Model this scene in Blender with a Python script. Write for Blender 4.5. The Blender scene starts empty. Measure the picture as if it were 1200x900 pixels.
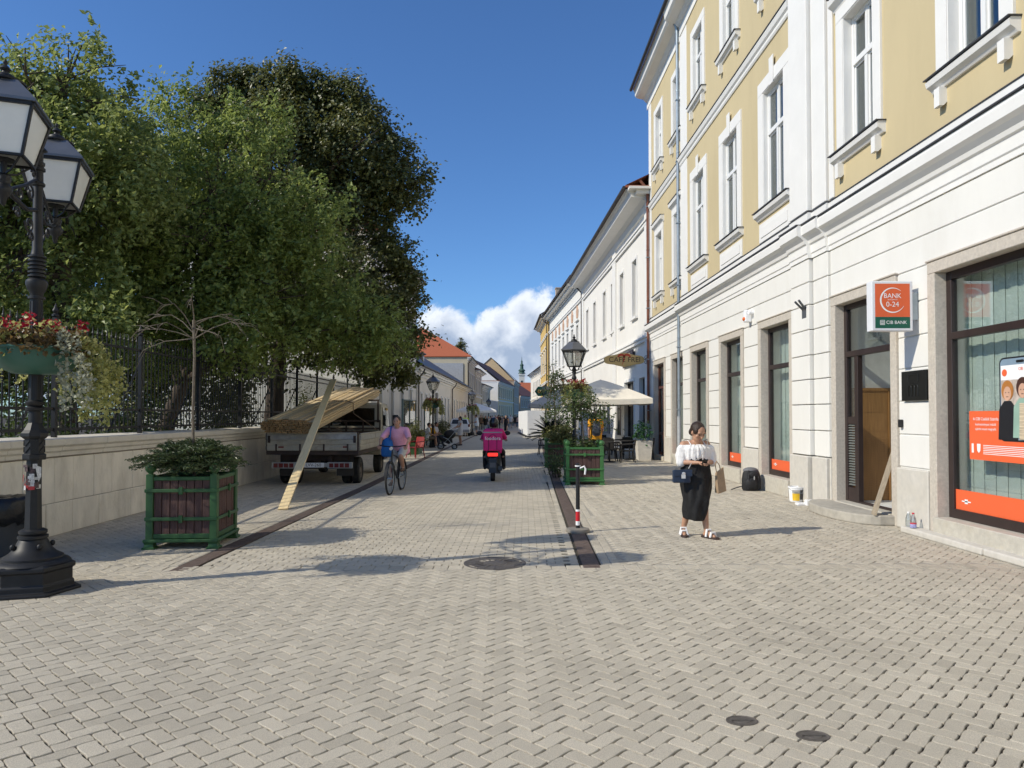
import bpy, bmesh, math, random
import numpy as np
from mathutils import Vector, Matrix, Quaternion

random.seed(7)
RNG = np.random.default_rng(11)
PI = math.pi
sc = bpy.context.scene
COL = sc.collection

# ------------------------------------------------------------------ camera, sky, sun, exposure
FPX, VPX, HZN, EYE = 832.0, 589.0, 487.0, 1.70
cam_d = bpy.data.cameras.new('camera')
cam_d.sensor_width = 36.0
cam_d.lens = 36.0 * FPX / 1200.0
cam_d.clip_start = 0.05
cam_d.clip_end = 6000.0
cam_d.shift_y = 18.5 / 1200.0
cam = bpy.data.objects.new('camera', cam_d)
COL.objects.link(cam)
cam.location = (0, 0, EYE)
cam.rotation_euler = (math.radians(90 + 1.274), 0, -math.atan(11 / FPX))
sc.camera = cam

SUN_AZ = math.radians(21.0)      # shadows run along (cos, sin)
SUN_EL = math.radians(36.0)
sun_dir = Vector((-math.cos(SUN_AZ) * math.cos(SUN_EL), -math.sin(SUN_AZ) * math.cos(SUN_EL), math.sin(SUN_EL)))
sun_d = bpy.data.lights.new('sun', 'SUN')
sun_d.energy = 4.15
sun_d.angle = math.radians(0.53)
sun_d.color = (1.0, 0.925, 0.775)
sun = bpy.data.objects.new('sun', sun_d)
COL.objects.link(sun)
sun.location = sun_dir * 60
sun.rotation_euler = sun_dir.to_track_quat('Z', 'Y').to_euler()

world = bpy.data.worlds.new('World')
sc.world = world
world.use_nodes = True
wn, wl = world.node_tree.nodes, world.node_tree.links
wn.clear()
w_out = wn.new('ShaderNodeOutputWorld')
w_bg = wn.new('ShaderNodeBackground')
w_bg.inputs['Strength'].default_value = 0.11
w_sky = wn.new('ShaderNodeTexSky')
w_sky.sky_type = 'NISHITA'
w_sky.sun_disc = False
w_sky.sun_elevation = SUN_EL
w_sky.sun_rotation = math.atan2(sun_dir.x, sun_dir.y)
w_sky.altitude = 200
w_sky.air_density = 1.0
w_sky.dust_density = 0.35
w_sky.ozone_density = 3.2


def wnode(t, **kw):
    n = wn.new(t)
    for k, v in kw.items():
        setattr(n, k, v)
    return n


def wmath(op, a, b=None, c=None):
    n = wn.new('ShaderNodeMath')
    n.operation = op
    for i, x in enumerate((a, b, c)):
        if x is None:
            continue
        if isinstance(x, (int, float)):
            n.inputs[i].default_value = x
        else:
            wl.new(x, n.inputs[i])
    return n.outputs[0]


# cumulus bank low over the far end of the street, laid out by compass direction and altitude
w_tc = wn.new('ShaderNodeTexCoord')
w_sep = wn.new('ShaderNodeSeparateXYZ')
wl.new(w_tc.outputs['Generated'], w_sep.inputs[0])
dx, dy, dz = w_sep.outputs
az = wmath('ARCTAN2', dx, dy)
el = wmath('ARCSINE', dz)
w_n1 = wnode('ShaderNodeTexNoise')
w_n1.inputs['Scale'].default_value = 16.0
w_n1.inputs['Detail'].default_value = 9.0
w_n1.inputs['Roughness'].default_value = 0.62
w_n1.inputs['Distortion'].default_value = 0.4
wl.new(w_tc.outputs['Generated'], w_n1.inputs['Vector'])
nz = wmath('SUBTRACT', w_n1.outputs['Fac'], 0.5)


def blob(a0, e0, ra, re):
    u = wmath('DIVIDE', wmath('SUBTRACT', az, a0), ra)
    v = wmath('DIVIDE', wmath('SUBTRACT', el, e0), re)
    return wmath('SUBTRACT', 1.0, wmath('SQRT', wmath('ADD', wmath('MULTIPLY', u, u), wmath('MULTIPLY', v, v))))


blobs = [blob(-0.085, 0.095, 0.056, 0.064), blob(-0.13, 0.06, 0.06, 0.05), blob(0.045, 0.108, 0.060, 0.078),
         blob(0.005, 0.09, 0.062, 0.072), blob(0.075, 0.085, 0.06, 0.075), blob(0.0, 0.03, 0.09, 0.03),
         blob(-0.035, 0.065, 0.06, 0.055), blob(0.25, 0.06, 0.12, 0.09), blob(-0.45, 0.06, 0.2, 0.07), blob(0.7, 0.08, 0.25, 0.08),
         blob(-1.1, 0.1, 0.35, 0.08)]
m = blobs[0]
for b in blobs[1:]:
    m = wmath('MAXIMUM', m, b)
dens = wmath('ADD', m, wmath('MULTIPLY', nz, 1.5))
w_r = wnode('ShaderNodeMapRange', interpolation_type='SMOOTHSTEP')
w_r.inputs['From Min'].default_value = 0.02
w_r.inputs['From Max'].default_value = 0.30
wl.new(dens, w_r.inputs['Value'])
# faint high wisps
w_n2 = wnode('ShaderNodeTexNoise')
w_n2.inputs['Scale'].default_value = 5.0
w_n2.inputs['Detail'].default_value = 6.0
w_map = wn.new('ShaderNodeMapping')
w_map.inputs['Scale'].default_value = (1, 1, 5)
wl.new(w_tc.outputs['Generated'], w_map.inputs[0])
wl.new(w_map.outputs[0], w_n2.inputs['Vector'])
w_r2 = wnode('ShaderNodeMapRange')
w_r2.inputs['From Min'].default_value = 0.66
w_r2.inputs['From Max'].default_value = 0.85
w_r2.inputs['To Max'].default_value = 0.35
wl.new(w_n2.outputs['Fac'], w_r2.inputs['Value'])
w_low = wnode('ShaderNodeMapRange')
w_low.inputs['From Min'].default_value = 0.22
w_low.inputs['From Max'].default_value = 0.12
wl.new(dz, w_low.inputs['Value'])
wisp = wmath('MULTIPLY', w_r2.outputs[0], w_low.outputs[0])
cov = wmath('MULTIPLY', wmath('MAXIMUM', w_r.outputs[0], wisp), 0.93)
# relief of the cloud: bright towards the sun, greyer underneath and inside
w_n3 = wnode('ShaderNodeTexNoise')
w_n3.inputs['Scale'].default_value = 26.0
w_n3.inputs['Detail'].default_value = 7.0
w_map3 = wn.new('ShaderNodeMapping')
w_map3.inputs['Location'].default_value = (0.012, 0.0, -0.02)
wl.new(w_tc.outputs['Generated'], w_map3.inputs[0])
wl.new(w_map3.outputs[0], w_n3.inputs['Vector'])
shade = wmath('ADD', wmath('MULTIPLY', wmath('SUBTRACT', w_n3.outputs['Fac'], 0.5), 1.3),
              wmath('ADD', wmath('MULTIPLY', wmath('SUBTRACT', 0.55, dens), 0.7), wmath('MULTIPLY', wmath('SUBTRACT', el, 0.075), 5.0)))
w_cr = wn.new('ShaderNodeValToRGB')
w_cr.color_ramp.elements[0].position = 0.0
w_cr.color_ramp.elements[0].color = (3.6, 4.4, 5.9, 1)
w_cr.color_ramp.elements[1].position = 0.62
w_cr.color_ramp.elements[1].color = (9.0, 9.4, 10.0, 1)
wl.new(wmath('ADD', shade, 0.10), w_cr.inputs[0])
w_tint = wnode('ShaderNodeMix', data_type='RGBA', blend_type='MULTIPLY')
w_tint.inputs['Factor'].default_value = 1.0
wl.new(w_sky.outputs[0], w_tint.inputs[6])
w_tint.inputs[7].default_value = (0.70, 1.02, 1.38, 1)
w_mix = wnode('ShaderNodeMix', data_type='RGBA')
wl.new(cov, w_mix.inputs['Factor'])
wl.new(w_tint.outputs[2], w_mix.inputs[6])
wl.new(w_cr.outputs[0], w_mix.inputs[7])
wl.new(w_mix.outputs[2], w_bg.inputs['Color'])
wl.new(w_bg.outputs[0], w_out.inputs[0])

sc.view_settings.view_transform = 'Standard'
sc.view_settings.look = 'None'
sc.view_settings.exposure = 0.0
sc.view_settings.gamma = 1.0
sc.cycles.use_denoising = True
sc.cycles.max_bounces = 8
sc.cycles.transparent_max_bounces = 16


def at(px, py, y):
    """world point seen at picture position (px, py) at street depth y"""
    return Vector(((px - VPX) / FPX * y, y, EYE + (HZN - py) / FPX * y))


def gnd(px, py):
    y = EYE * FPX / (py - HZN)
    return Vector(((px - VPX) / FPX * y, y, 0.0))


# ------------------------------------------------------------------ materials
MATS = {}


def M(name, col, rough=0.7, var=0.12, scale=4.0, bump=0.0, bscale=60.0, metal=0.0, spec=0.4, stretch=None, dirt=0.0, dcol=(0.12, 0.1, 0.08), dscale=1.5, coat=0.0, attr=None):
    if name in MATS:
        return MATS[name]
    m = bpy.data.materials.new(name)
    m.use_nodes = True
    nt = m.node_tree
    bs = nt.nodes['Principled BSDF']
    bs.inputs['Roughness'].default_value = rough
    bs.inputs['Metallic'].default_value = metal
    bs.inputs['Specular IOR Level'].default_value = spec
    if coat:
        bs.inputs['Coat Weight'].default_value = coat
    tc = nt.nodes.new('ShaderNodeTexCoord')
    src = tc.outputs['Object']
    if stretch:
        mp = nt.nodes.new('ShaderNodeMapping')
        mp.inputs['Scale'].default_value = stretch
        nt.links.new(src, mp.inputs[0])
        src = mp.outputs[0]
    nz = nt.nodes.new('ShaderNodeTexNoise')
    nz.inputs['Scale'].default_value = scale
    nz.inputs['Detail'].default_value = 6
    nz.inputs['Roughness'].default_value = 0.6
    nt.links.new(src, nz.inputs['Vector'])
    cr = nt.nodes.new('ShaderNodeValToRGB')
    cr.color_ramp.elements[0].position = 0.3
    cr.color_ramp.elements[1].position = 0.7
    c = np.array(col)
    cr.color_ramp.elements[0].color = (*np.clip(c * (1 - var), 0, 1), 1)
    cr.color_ramp.elements[1].color = (*np.clip(c * (1 + var), 0, 1), 1)
    nt.links.new(nz.outputs['Fac'], cr.inputs[0])
    out = cr.outputs[0]
    if dirt > 0:
        n2 = nt.nodes.new('ShaderNodeTexNoise')
        n2.inputs['Scale'].default_value = dscale
        n2.inputs['Detail'].default_value = 8
        n2.inputs['Roughness'].default_value = 0.7
        nt.links.new(src, n2.inputs['Vector'])
        mr = nt.nodes.new('ShaderNodeMapRange')
        mr.inputs['From Min'].default_value = 0.5
        mr.inputs['From Max'].default_value = 0.78
        mr.inputs['To Max'].default_value = dirt
        nt.links.new(n2.outputs['Fac'], mr.inputs['Value'])
        mx = nt.nodes.new('ShaderNodeMix')
        mx.data_type = 'RGBA'
        nt.links.new(mr.outputs[0], mx.inputs['Factor'])
        nt.links.new(out, mx.inputs[6])
        mx.inputs[7].default_value = (*dcol, 1)
        out = mx.outputs[2]
    if attr:
        at_ = nt.nodes.new('ShaderNodeAttribute')
        at_.attribute_name = attr
        mr = nt.nodes.new('ShaderNodeMapRange')
        mr.inputs['To Min'].default_value = 0.55
        mr.inputs['To Max'].default_value = 1.45
        nt.links.new(at_.outputs['Fac'], mr.inputs['Value'])
        mx = nt.nodes.new('ShaderNodeMix')
        mx.data_type = 'RGBA'
        mx.blend_type = 'MULTIPLY'
        mx.inputs['Factor'].default_value = 1.0
        nt.links.new(out, mx.inputs[6])
        nt.links.new(mr.outputs[0], mx.inputs[7])
        out = mx.outputs[2]
    nt.links.new(out, bs.inputs['Base Color'])
    if bump > 0:
        n3 = nt.nodes.new('ShaderNodeTexNoise')
        n3.inputs['Scale'].default_value = bscale
        n3.inputs['Detail'].default_value = 5
        nt.links.new(src, n3.inputs['Vector'])
        bp = nt.nodes.new('ShaderNodeBump')
        bp.inputs['Strength'].default_value = bump
        bp.inputs['Distance'].default_value = 0.02
        nt.links.new(n3.outputs['Fac'], bp.inputs['Height'])
        nt.links.new(bp.outputs[0], bs.inputs['Normal'])
    MATS[name] = m
    return m


def leaf_mat(name, c1, c2, trans=0.35):
    if name in MATS:
        return MATS[name]
    m = bpy.data.materials.new(name)
    m.use_nodes = True
    nt = m.node_tree
    bs = nt.nodes['Principled BSDF']
    bs.inputs['Roughness'].default_value = 0.42
    bs.inputs['Specular IOR Level'].default_value = 0.5
    a = nt.nodes.new('ShaderNodeAttribute')
    a.attribute_name = 'tone'
    cr = nt.nodes.new('ShaderNodeValToRGB')
    cr.color_ramp.elements[0].color = (*c1, 1)
    cr.color_ramp.elements[1].color = (*c2, 1)
    nt.links.new(a.outputs['Fac'], cr.inputs[0])
    nt.links.new(cr.outputs[0], bs.inputs['Base Color'])
    tr = nt.nodes.new('ShaderNodeBsdfTranslucent')
    hs = nt.nodes.new('ShaderNodeHueSaturation')
    hs.inputs['Hue'].default_value = 0.485
    hs.inputs['Value'].default_value = 1.5
    nt.links.new(cr.outputs[0], hs.inputs['Color'])
    nt.links.new(hs.outputs[0], tr.inputs['Color'])
    mx = nt.nodes.new('ShaderNodeMixShader')
    mx.inputs[0].default_value = trans
    nt.links.new(bs.outputs[0], mx.inputs[1])
    nt.links.new(tr.outputs[0], mx.inputs[2])
    nt.links.new(mx.outputs[0], nt.nodes['Material Output'].inputs['Surface'])
    MATS[name] = m
    return m


def glass_mat(name, tint=(0.85, 0.92, 0.9), base=0.06, gain=0.75):
    """window glass: mirror at glancing angles, otherwise see-through"""
    if name in MATS:
        return MATS[name]
    m = bpy.data.materials.new(name)
    m.use_nodes = True
    nt = m.node_tree
    nt.nodes.remove(nt.nodes['Principled BSDF'])
    gl = nt.nodes.new('ShaderNodeBsdfGlossy')
    gl.inputs['Roughness'].default_value = 0.01
    tr = nt.nodes.new('ShaderNodeBsdfTransparent')
    tr.inputs['Color'].default_value = (*tint, 1)
    lw = nt.nodes.new('ShaderNodeLayerWeight')
    lw.inputs['Blend'].default_value = 0.35
    mr = nt.nodes.new('ShaderNodeMapRange')
    mr.inputs['To Min'].default_value = base
    mr.inputs['To Max'].default_value = gain
    nt.links.new(lw.outputs['Fresnel'], mr.inputs['Value'])
    mx = nt.nodes.new('ShaderNodeMixShader')
    nt.links.new(mr.outputs[0], mx.inputs[0])
    nt.links.new(tr.outputs[0], mx.inputs[1])
    nt.links.new(gl.outputs[0], mx.inputs[2])
    nt.links.new(mx.outputs[0], nt.nodes['Material Output'].inputs['Surface'])
    MATS[name] = m
    return m


def emit_mat(name, col, strength):
    if name in MATS:
        return MATS[name]
    m = bpy.data.materials.new(name)
    m.use_nodes = True
    bs = m.node_tree.nodes['Principled BSDF']
    bs.inputs['Base Color'].default_value = (*col, 1)
    bs.inputs['Emission Color'].default_value = (*col, 1)
    bs.inputs['Emission Strength'].default_value = strength
    MATS[name] = m
    return m


# ------------------------------------------------------------------ scratch scene for remesh and text
TMP = bpy.data.scenes.new('scratch')


def evaluate(ob):
    TMP.collection.objects.link(ob)
    with bpy.context.temp_override(scene=TMP, view_layer=TMP.view_layers[0]):
        dg = bpy.context.evaluated_depsgraph_get()
        dg.update()
    me = bpy.data.meshes.new_from_object(ob.evaluated_get(dg), depsgraph=dg)
    TMP.collection.objects.unlink(ob)
    bpy.data.objects.remove(ob)
    return me


TEXT = {}


def text_geo(body, size, extrude=0.0):
    key = (body, size, extrude)
    if key not in TEXT:
        cu = bpy.data.curves.new('lettering', 'FONT')
        cu.body = body
        cu.size = size
        cu.extrude = extrude
        cu.align_x = 'CENTER'
        cu.align_y = 'CENTER'
        cu.resolution_u = 4
        me = evaluate(bpy.data.objects.new('lettering', cu))
        TEXT[key] = ([tuple(v.co) for v in me.vertices], [tuple(p.vertices) for p in me.polygons])
        bpy.data.meshes.remove(me)
        bpy.data.curves.remove(cu)
    return TEXT[key]


# ------------------------------------------------------------------ mesh builder
def perp(d):
    d = Vector(d).normalized()
    a = Vector((0, 0, 1)) if abs(d.z) < 0.9 else Vector((1, 0, 0))
    x = a.cross(d).normalized()
    return x, d.cross(x).normalized()


class MB:
    def __init__(s):
        s.v, s.f = [], []

    def add(s, vs, fs):
        o = len(s.v)
        s.v += [tuple(x) for x in vs]
        s.f += [tuple(i + o for i in f) for f in fs]
        return s

    def box(s, x0, y0, z0, x1, y1, z1):
        return s.obox((x0, y0, z0), (x1 - x0, 0, 0), (0, y1 - y0, 0), (0, 0, z1 - z0))

    def obox(s, O, U, V, W):
        O, U, V, W = Vector(O), Vector(U), Vector(V), Vector(W)
        if U.cross(V).dot(W) < 0:
            U, V = V, U
        vs = [O, O + U, O + U + V, O + V, O + W, O + U + W, O + U + V + W, O + V + W]
        return s.add(vs, [(3, 2, 1, 0), (4, 5, 6, 7), (0, 1, 5, 4), (1, 2, 6, 5), (2, 3, 7, 6), (3, 0, 4, 7)])

    def bar(s, p0, p1, w, h, up=None):
        p0, p1 = Vector(p0), Vector(p1)
        d = p1 - p0
        if up is None:
            x, y = perp(d)
        else:
            x = d.cross(Vector(up)).normalized()
            y = x.cross(d).normalized()
        return s.obox(p0 - x * w / 2 - y * h / 2, x * w, y * h, d)

    def tube(s, pts, rad, n=8, caps=True):
        pts = [Vector(p) for p in pts]
        if isinstance(rad, (int, float)):
            rad = [rad] * len(pts)
        base = len(s.v)
        px = None
        for i, p in enumerate(pts):
            if i == 0:
                d = pts[1] - pts[0]
            elif i == len(pts) - 1:
                d = pts[-1] - pts[-2]
            else:
                d = (pts[i + 1] - p).normalized() + (p - pts[i - 1]).normalized()
            if d.length < 1e-9:
                d = Vector((0, 0, 1))
            d.normalize()
            if px is None:
                x, y = perp(d)
            else:
                x = (px - d * px.dot(d))
                x = x.normalized() if x.length > 1e-6 else perp(d)[0]
                y = d.cross(x)
            px = x
            for k in range(n):
                a = 2 * PI * k / n
                s.v.append(tuple(p + (x * math.cos(a) + y * math.sin(a)) * rad[i]))
        for i in range(len(pts) - 1):
            for k in range(n):
                a, b = base + i * n + k, base + i * n + (k + 1) % n
                s.f.append((a, b, b + n, a + n))
        if caps:
            s.f.append(tuple(base + k for k in reversed(range(n))))
            e = base + (len(pts) - 1) * n
            s.f.append(tuple(e + k for k in range(n)))
        return s

    def lathe(s, c, prof, n=24, rot=0.0, sx=1.0, sy=1.0):
        c = Vector(c)
        base = len(s.v)
        for r, z in prof:
            for k in range(n):
                a = 2 * PI * k / n + rot
                s.v.append((c.x + math.cos(a) * r * sx, c.y + math.sin(a) * r * sy, c.z + z))
        for i in range(len(prof) - 1):
            for k in range(n):
                a, b = base + i * n + k, base + i * n + (k + 1) % n
                s.f.append((a, b, b + n, a + n))
        if prof[0][0] > 1e-4:
            s.f.append(tuple(base + k for k in reversed(range(n))))
        if prof[-1][0] > 1e-4:
            e = base + (len(prof) - 1) * n
            s.f.append(tuple(e + k for k in range(n)))
        return s

    def ell(s, c, r, n=14, m=9, R=None):
        c = Vector(c)
        if isinstance(r, (int, float)):
            r = (r, r, r)
        base = len(s.v)
        pts = [Vector((0, 0, -r[2]))]
        for i in range(1, m):
            t = -PI / 2 + PI * i / m
            for k in range(n):
                a = 2 * PI * k / n
                pts.append(Vector((r[0] * math.cos(t) * math.cos(a), r[1] * math.cos(t) * math.sin(a), r[2] * math.sin(t))))
        pts.append(Vector((0, 0, r[2])))
        for p in pts:
            s.v.append(tuple(c + (R @ p if R is not None else p)))
        for k in range(n):
            s.f.append((base, base + 1 + (k + 1) % n, base + 1 + k))
        for i in range(m - 2):
            for k in range(n):
                a, b = base + 1 + i * n + k, base + 1 + i * n + (k + 1) % n
                s.f.append((a, b, b + n, a + n))
        t = base + 1 + (m - 1) * n
        for k in range(n):
            a, b = t - n + k, t - n + (k + 1) % n
            s.f.append((a, b, t))
        return s

    def cap(s, p0, p1, r0, r1, n=12):
        p0, p1 = Vector(p0), Vector(p1)
        d = (p1 - p0)
        if d.length < 1e-6:
            return s.ell(p0, r0)
        d.normalize()
        pts, rad = [], []
        for a in (-75, -45, -15):
            t = math.radians(a)
            pts.append(p0 + d * r0 * math.sin(t))
            rad.append(r0 * math.cos(t))
        for a in (15, 45, 75):
            t = math.radians(a)
            pts.append(p1 + d * r1 * math.sin(t))
            rad.append(r1 * math.cos(t))
        return s.tube(pts, rad, n)

    def loft(s, rings, xax, n=20, caps=True):
        """rings: (centre, rx, ry[, yaxis]) ellipses; xax is the width axis"""
        base = len(s.v)
        xax = Vector(xax).normalized()
        C = [Vector(r[0]) for r in rings]
        for i, r in enumerate(rings):
            d = (C[min(i + 1, len(C) - 1)] - C[max(i - 1, 0)]).normalized()
            x = (xax - d * xax.dot(d)).normalized()
            y = d.cross(x)
            for k in range(n):
                a = 2 * PI * k / n
                s.v.append(tuple(C[i] + x * math.cos(a) * r[1] + y * math.sin(a) * r[2]))
        for i in range(len(rings) - 1):
            for k in range(n):
                a, b = base + i * n + k, base + i * n + (k + 1) % n
                s.f.append((a, b, b + n, a + n))
        if caps:
            s.f.append(tuple(base + k for k in reversed(range(n))))
            e = base + (len(rings) - 1) * n
            s.f.append(tuple(e + k for k in range(n)))
        return s

    def prism(s, poly, O, U, V, W):
        """2-D outline (u, v) extruded along W"""
        O, U, V, W = Vector(O), Vector(U), Vector(V), Vector(W)
        n = len(poly)
        ar = sum(poly[i][0] * poly[(i + 1) % n][1] - poly[(i + 1) % n][0] * poly[i][1] for i in range(n))
        if (ar < 0) != (U.cross(V).dot(W) < 0):
            poly = poly[::-1]
        a = [O + U * p[0] + V * p[1] for p in poly]
        b = [p + W for p in a]
        fs = [tuple(reversed(range(n))), tuple(range(n, 2 * n))]
        fs += [(i, (i + 1) % n, (i + 1) % n + n, i + n) for i in range(n)]
        return s.add(a + b, fs)

    def quad(s, a, b, c, d):
        return s.add([a, b, c, d], [(0, 1, 2, 3)])

    def text(s, body, size, O, U, V, extrude=0.0):
        vs, fs = text_geo(body, size, extrude)
        O, U, V = Vector(O), Vector(U).normalized(), Vector(V).normalized()
        N = U.cross(V)
        return s.add([O + U * a + V * b + N * c for a, b, c in vs], fs)

    def wall(s, O, U, N, L, z0, z1, openings, depth=0.25):
        """vertical wall face starting at O along U with outward normal N, with recessed openings (u0,u1,z0,z1)"""
        O, U, N = Vector(O), Vector(U).normalized(), Vector(N).normalized()
        flip = U.cross(Vector((0, 0, 1))).dot(N) < 0
        P = lambda u, z, d=0.0: O + U * u + Vector((0, 0, z)) - N * d

        def q(*p):
            s.quad(*(p[::-1] if flip else p))
        us = sorted({0.0, L, *[o[0] for o in openings], *[o[1] for o in openings]})
        for a, b in zip(us[:-1], us[1:]):
            mid = (a + b) / 2
            cuts = sorted((o[2], o[3]) for o in openings if o[0] < mid < o[1])
            z = z0
            for c0, c1 in cuts:
                if c0 > z + 1e-6:
                    q(P(a, z), P(b, z), P(b, c0), P(a, c0))
                z = max(z, c1)
            if z < z1 - 1e-6:
                q(P(a, z), P(b, z), P(b, z1), P(a, z1))
        for u0, u1, a, b in openings:
            q(P(u0, a), P(u0, a, depth), P(u0, b, depth), P(u0, b))
            q(P(u1, a, depth), P(u1, a), P(u1, b), P(u1, b, depth))
            q(P(u0, b), P(u0, b, depth), P(u1, b, depth), P(u1, b))
            q(P(u0, a, depth), P(u0, a), P(u1, a), P(u1, a, depth))
        return s

    def build(s, name, mat, parent=None, smooth=False, origin=None, bevel=0.0, seg=1, auto=None):
        me = bpy.data.meshes.new(name)
        vs = s.v
        if parent is not None:
            r = parent
            while r.parent is not None:
                r = r.parent
            inv = r.matrix_basis.inverted()
            if inv != Matrix.Identity(4):
                vs = [tuple(inv @ Vector(v)) for v in vs]
        elif origin is not None:
            o = Vector(origin)
            vs = [(v[0] - o.x, v[1] - o.y, v[2] - o.z) for v in vs]
        me.from_pydata(vs, [], s.f)
        me.validate()
        me.update()
        return link(name, me, mat, parent, smooth, origin, bevel, seg)


def link(name, me, mat, parent=None, smooth=False, origin=None, bevel=0.0, seg=1):
    if mat is not None:
        me.materials.append(mat)
    if smooth:
        me.polygons.foreach_set('use_smooth', [True] * len(me.polygons))
        if smooth != 'full':
            try:
                me.set_sharp_from_angle(angle=math.radians(40))
            except Exception:
                pass
    o = bpy.data.objects.new(name, me)
    COL.objects.link(o)
    if parent is not None:
        o.parent = parent
    elif origin is not None:
        o.location = origin
    if bevel:
        b = o.modifiers.new('bevel', 'BEVEL')
        b.width = bevel
        b.segments = seg
        b.limit_method = 'ANGLE'
        b.angle_limit = math.radians(50)
    return o


def tag(o, label, cat, group=None, kind=None):
    o['label'] = label
    o['category'] = cat
    if group:
        o['group'] = group
    if kind:
        o['kind'] = kind
    return o


def empty(name, loc, label, cat, group=None, rz=0.0):
    o = bpy.data.objects.new(name, None)
    COL.objects.link(o)
    o.empty_display_size = 0.2
    o.location = loc
    o.rotation_euler = (0, 0, rz)
    return tag(o, label, cat, group)


def struct(o):
    o['kind'] = 'structure'
    return o


def copy_tree(o, parent=None):
    c = o.copy()
    COL.objects.link(c)
    if parent is not None:
        c.parent = parent
    for ch in [x for x in COL.objects if x.parent == o]:
        copy_tree(ch, c)
    return c


def children_map():
    mp = {}
    for x in COL.objects:
        if x.parent is not None:
            mp.setdefault(x.parent.name, []).append(x)
    return mp


def mesh_np(name, V, loops_per_face, idx, mat, tone=None, parent=None, smooth=False, origin=None):
    """fast mesh from numpy arrays; idx is a flat loop index array"""
    me = bpy.data.meshes.new(name)
    V = np.asarray(V, dtype=np.float32)
    if parent is not None:
        r = parent
        while r.parent is not None:
            r = r.parent
        inv = np.array(r.matrix_basis.inverted())
        V = V @ inv[:3, :3].T.astype(np.float32) + inv[:3, 3].astype(np.float32)
    elif origin is not None:
        V = V - np.array(origin, dtype=np.float32)
    me.vertices.add(len(V))
    me.vertices.foreach_set('co', V.ravel())
    lt = np.asarray(loops_per_face, dtype=np.int32)
    me.loops.add(len(idx))
    me.loops.foreach_set('vertex_index', np.asarray(idx, dtype=np.int32))
    me.polygons.add(len(lt))
    ls = np.zeros(len(lt), dtype=np.int32)
    ls[1:] = np.cumsum(lt)[:-1]
    me.polygons.foreach_set('loop_start', ls)
    me.polygons.foreach_set('loop_total', lt)
    if tone is not None:
        a = me.attributes.new('tone', 'FLOAT', 'FACE')
        a.data.foreach_set('value', np.asarray(tone, dtype=np.float32))
    me.polygons.foreach_set('use_smooth', np.zeros(len(lt), dtype=bool))
    me.update(calc_edges=True)
    me.validate()
    return link(name, me, mat, parent, smooth, origin)


def leaves(name, C, Nrm, size, mat, parent=None, origin=None, aspect=0.6, bend=0.25, droop=0.0):
    """one folded leaf per point: C centres, Nrm preferred normals"""
    n = len(C)
    N = Nrm / (np.linalg.norm(Nrm, axis=1, keepdims=True) + 1e-9)
    t = RNG.normal(size=(n, 3))
    t[:, 2] -= droop
    t -= N * (t * N).sum(1, keepdims=True)
    t /= np.linalg.norm(t, axis=1, keepdims=True) + 1e-9
    b = np.cross(N, t)
    L = (size * RNG.uniform(0.65, 1.3, n))[:, None]
    Wd = L * aspect * 0.5
    base = C - t * L * 0.5
    tip = C + t * L * 0.5 - N * L * bend * 0.5
    l = C - t * L * 0.05 + b * Wd + N * L * bend * 0.4
    r = C - t * L * 0.05 - b * Wd + N * L * bend * 0.4
    V = np.stack([base, r, tip, l], 1).reshape(-1, 3)
    i0 = np.arange(n) * 4
    idx = np.stack([i0, i0 + 1, i0 + 2, i0, i0 + 2, i0 + 3], 1).ravel()
    tone = np.repeat(np.clip(RNG.beta(2.2, 2.6, n), 0, 1), 2)
    return mesh_np(name, V, np.full(2 * n, 3), idx, mat, tone, parent, False, origin)
# ------------------------------------------------------------------ ground and paving
m_paver = M('paver concrete', (0.585, 0.528, 0.425), rough=0.9, var=0.26, scale=170, bump=0.7, bscale=300, spec=0.2, dirt=0.6, dcol=(0.37, 0.335, 0.27), dscale=0.6, attr='tone')


def spots(m, scale, rad, col, fac):
    """old chewing gum and oil drips: sparse small dark dots in the surface"""
    nt = m.node_tree
    bs = nt.nodes['Principled BSDF']
    old = bs.inputs['Base Color'].links[0].from_socket
    tc = nt.nodes.new('ShaderNodeTexCoord')
    vo = nt.nodes.new('ShaderNodeTexVoronoi')
    vo.inputs['Scale'].default_value = scale
    nt.links.new(tc.outputs['Object'], vo.inputs['Vector'])
    sp = nt.nodes.new('ShaderNodeSeparateColor')
    nt.links.new(vo.outputs['Color'], sp.inputs[0])
    mr = nt.nodes.new('ShaderNodeMapRange')       # each cell gets its own dot size, many none
    mr.inputs['From Min'].default_value = 0.55
    mr.inputs['To Min'].default_value = 0.0
    mr.inputs['To Max'].default_value = rad
    nt.links.new(sp.outputs[0], mr.inputs['Value'])
    lt = nt.nodes.new('ShaderNodeMath')
    lt.operation = 'LESS_THAN'
    nt.links.new(vo.outputs['Distance'], lt.inputs[0])
    nt.links.new(mr.outputs[0], lt.inputs[1])
    mu = nt.nodes.new('ShaderNodeMath')
    mu.operation = 'MULTIPLY'
    mu.inputs[1].default_value = fac
    nt.links.new(lt.outputs[0], mu.inputs[0])
    mx = nt.nodes.new('ShaderNodeMix')
    mx.data_type = 'RGBA'
    nt.links.new(mu.outputs[0], mx.inputs['Factor'])
    nt.links.new(old, mx.inputs[6])
    mx.inputs[7].default_value = (*col, 1)
    nt.links.new(mx.outputs[2], bs.inputs['Base Color'])


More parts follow.
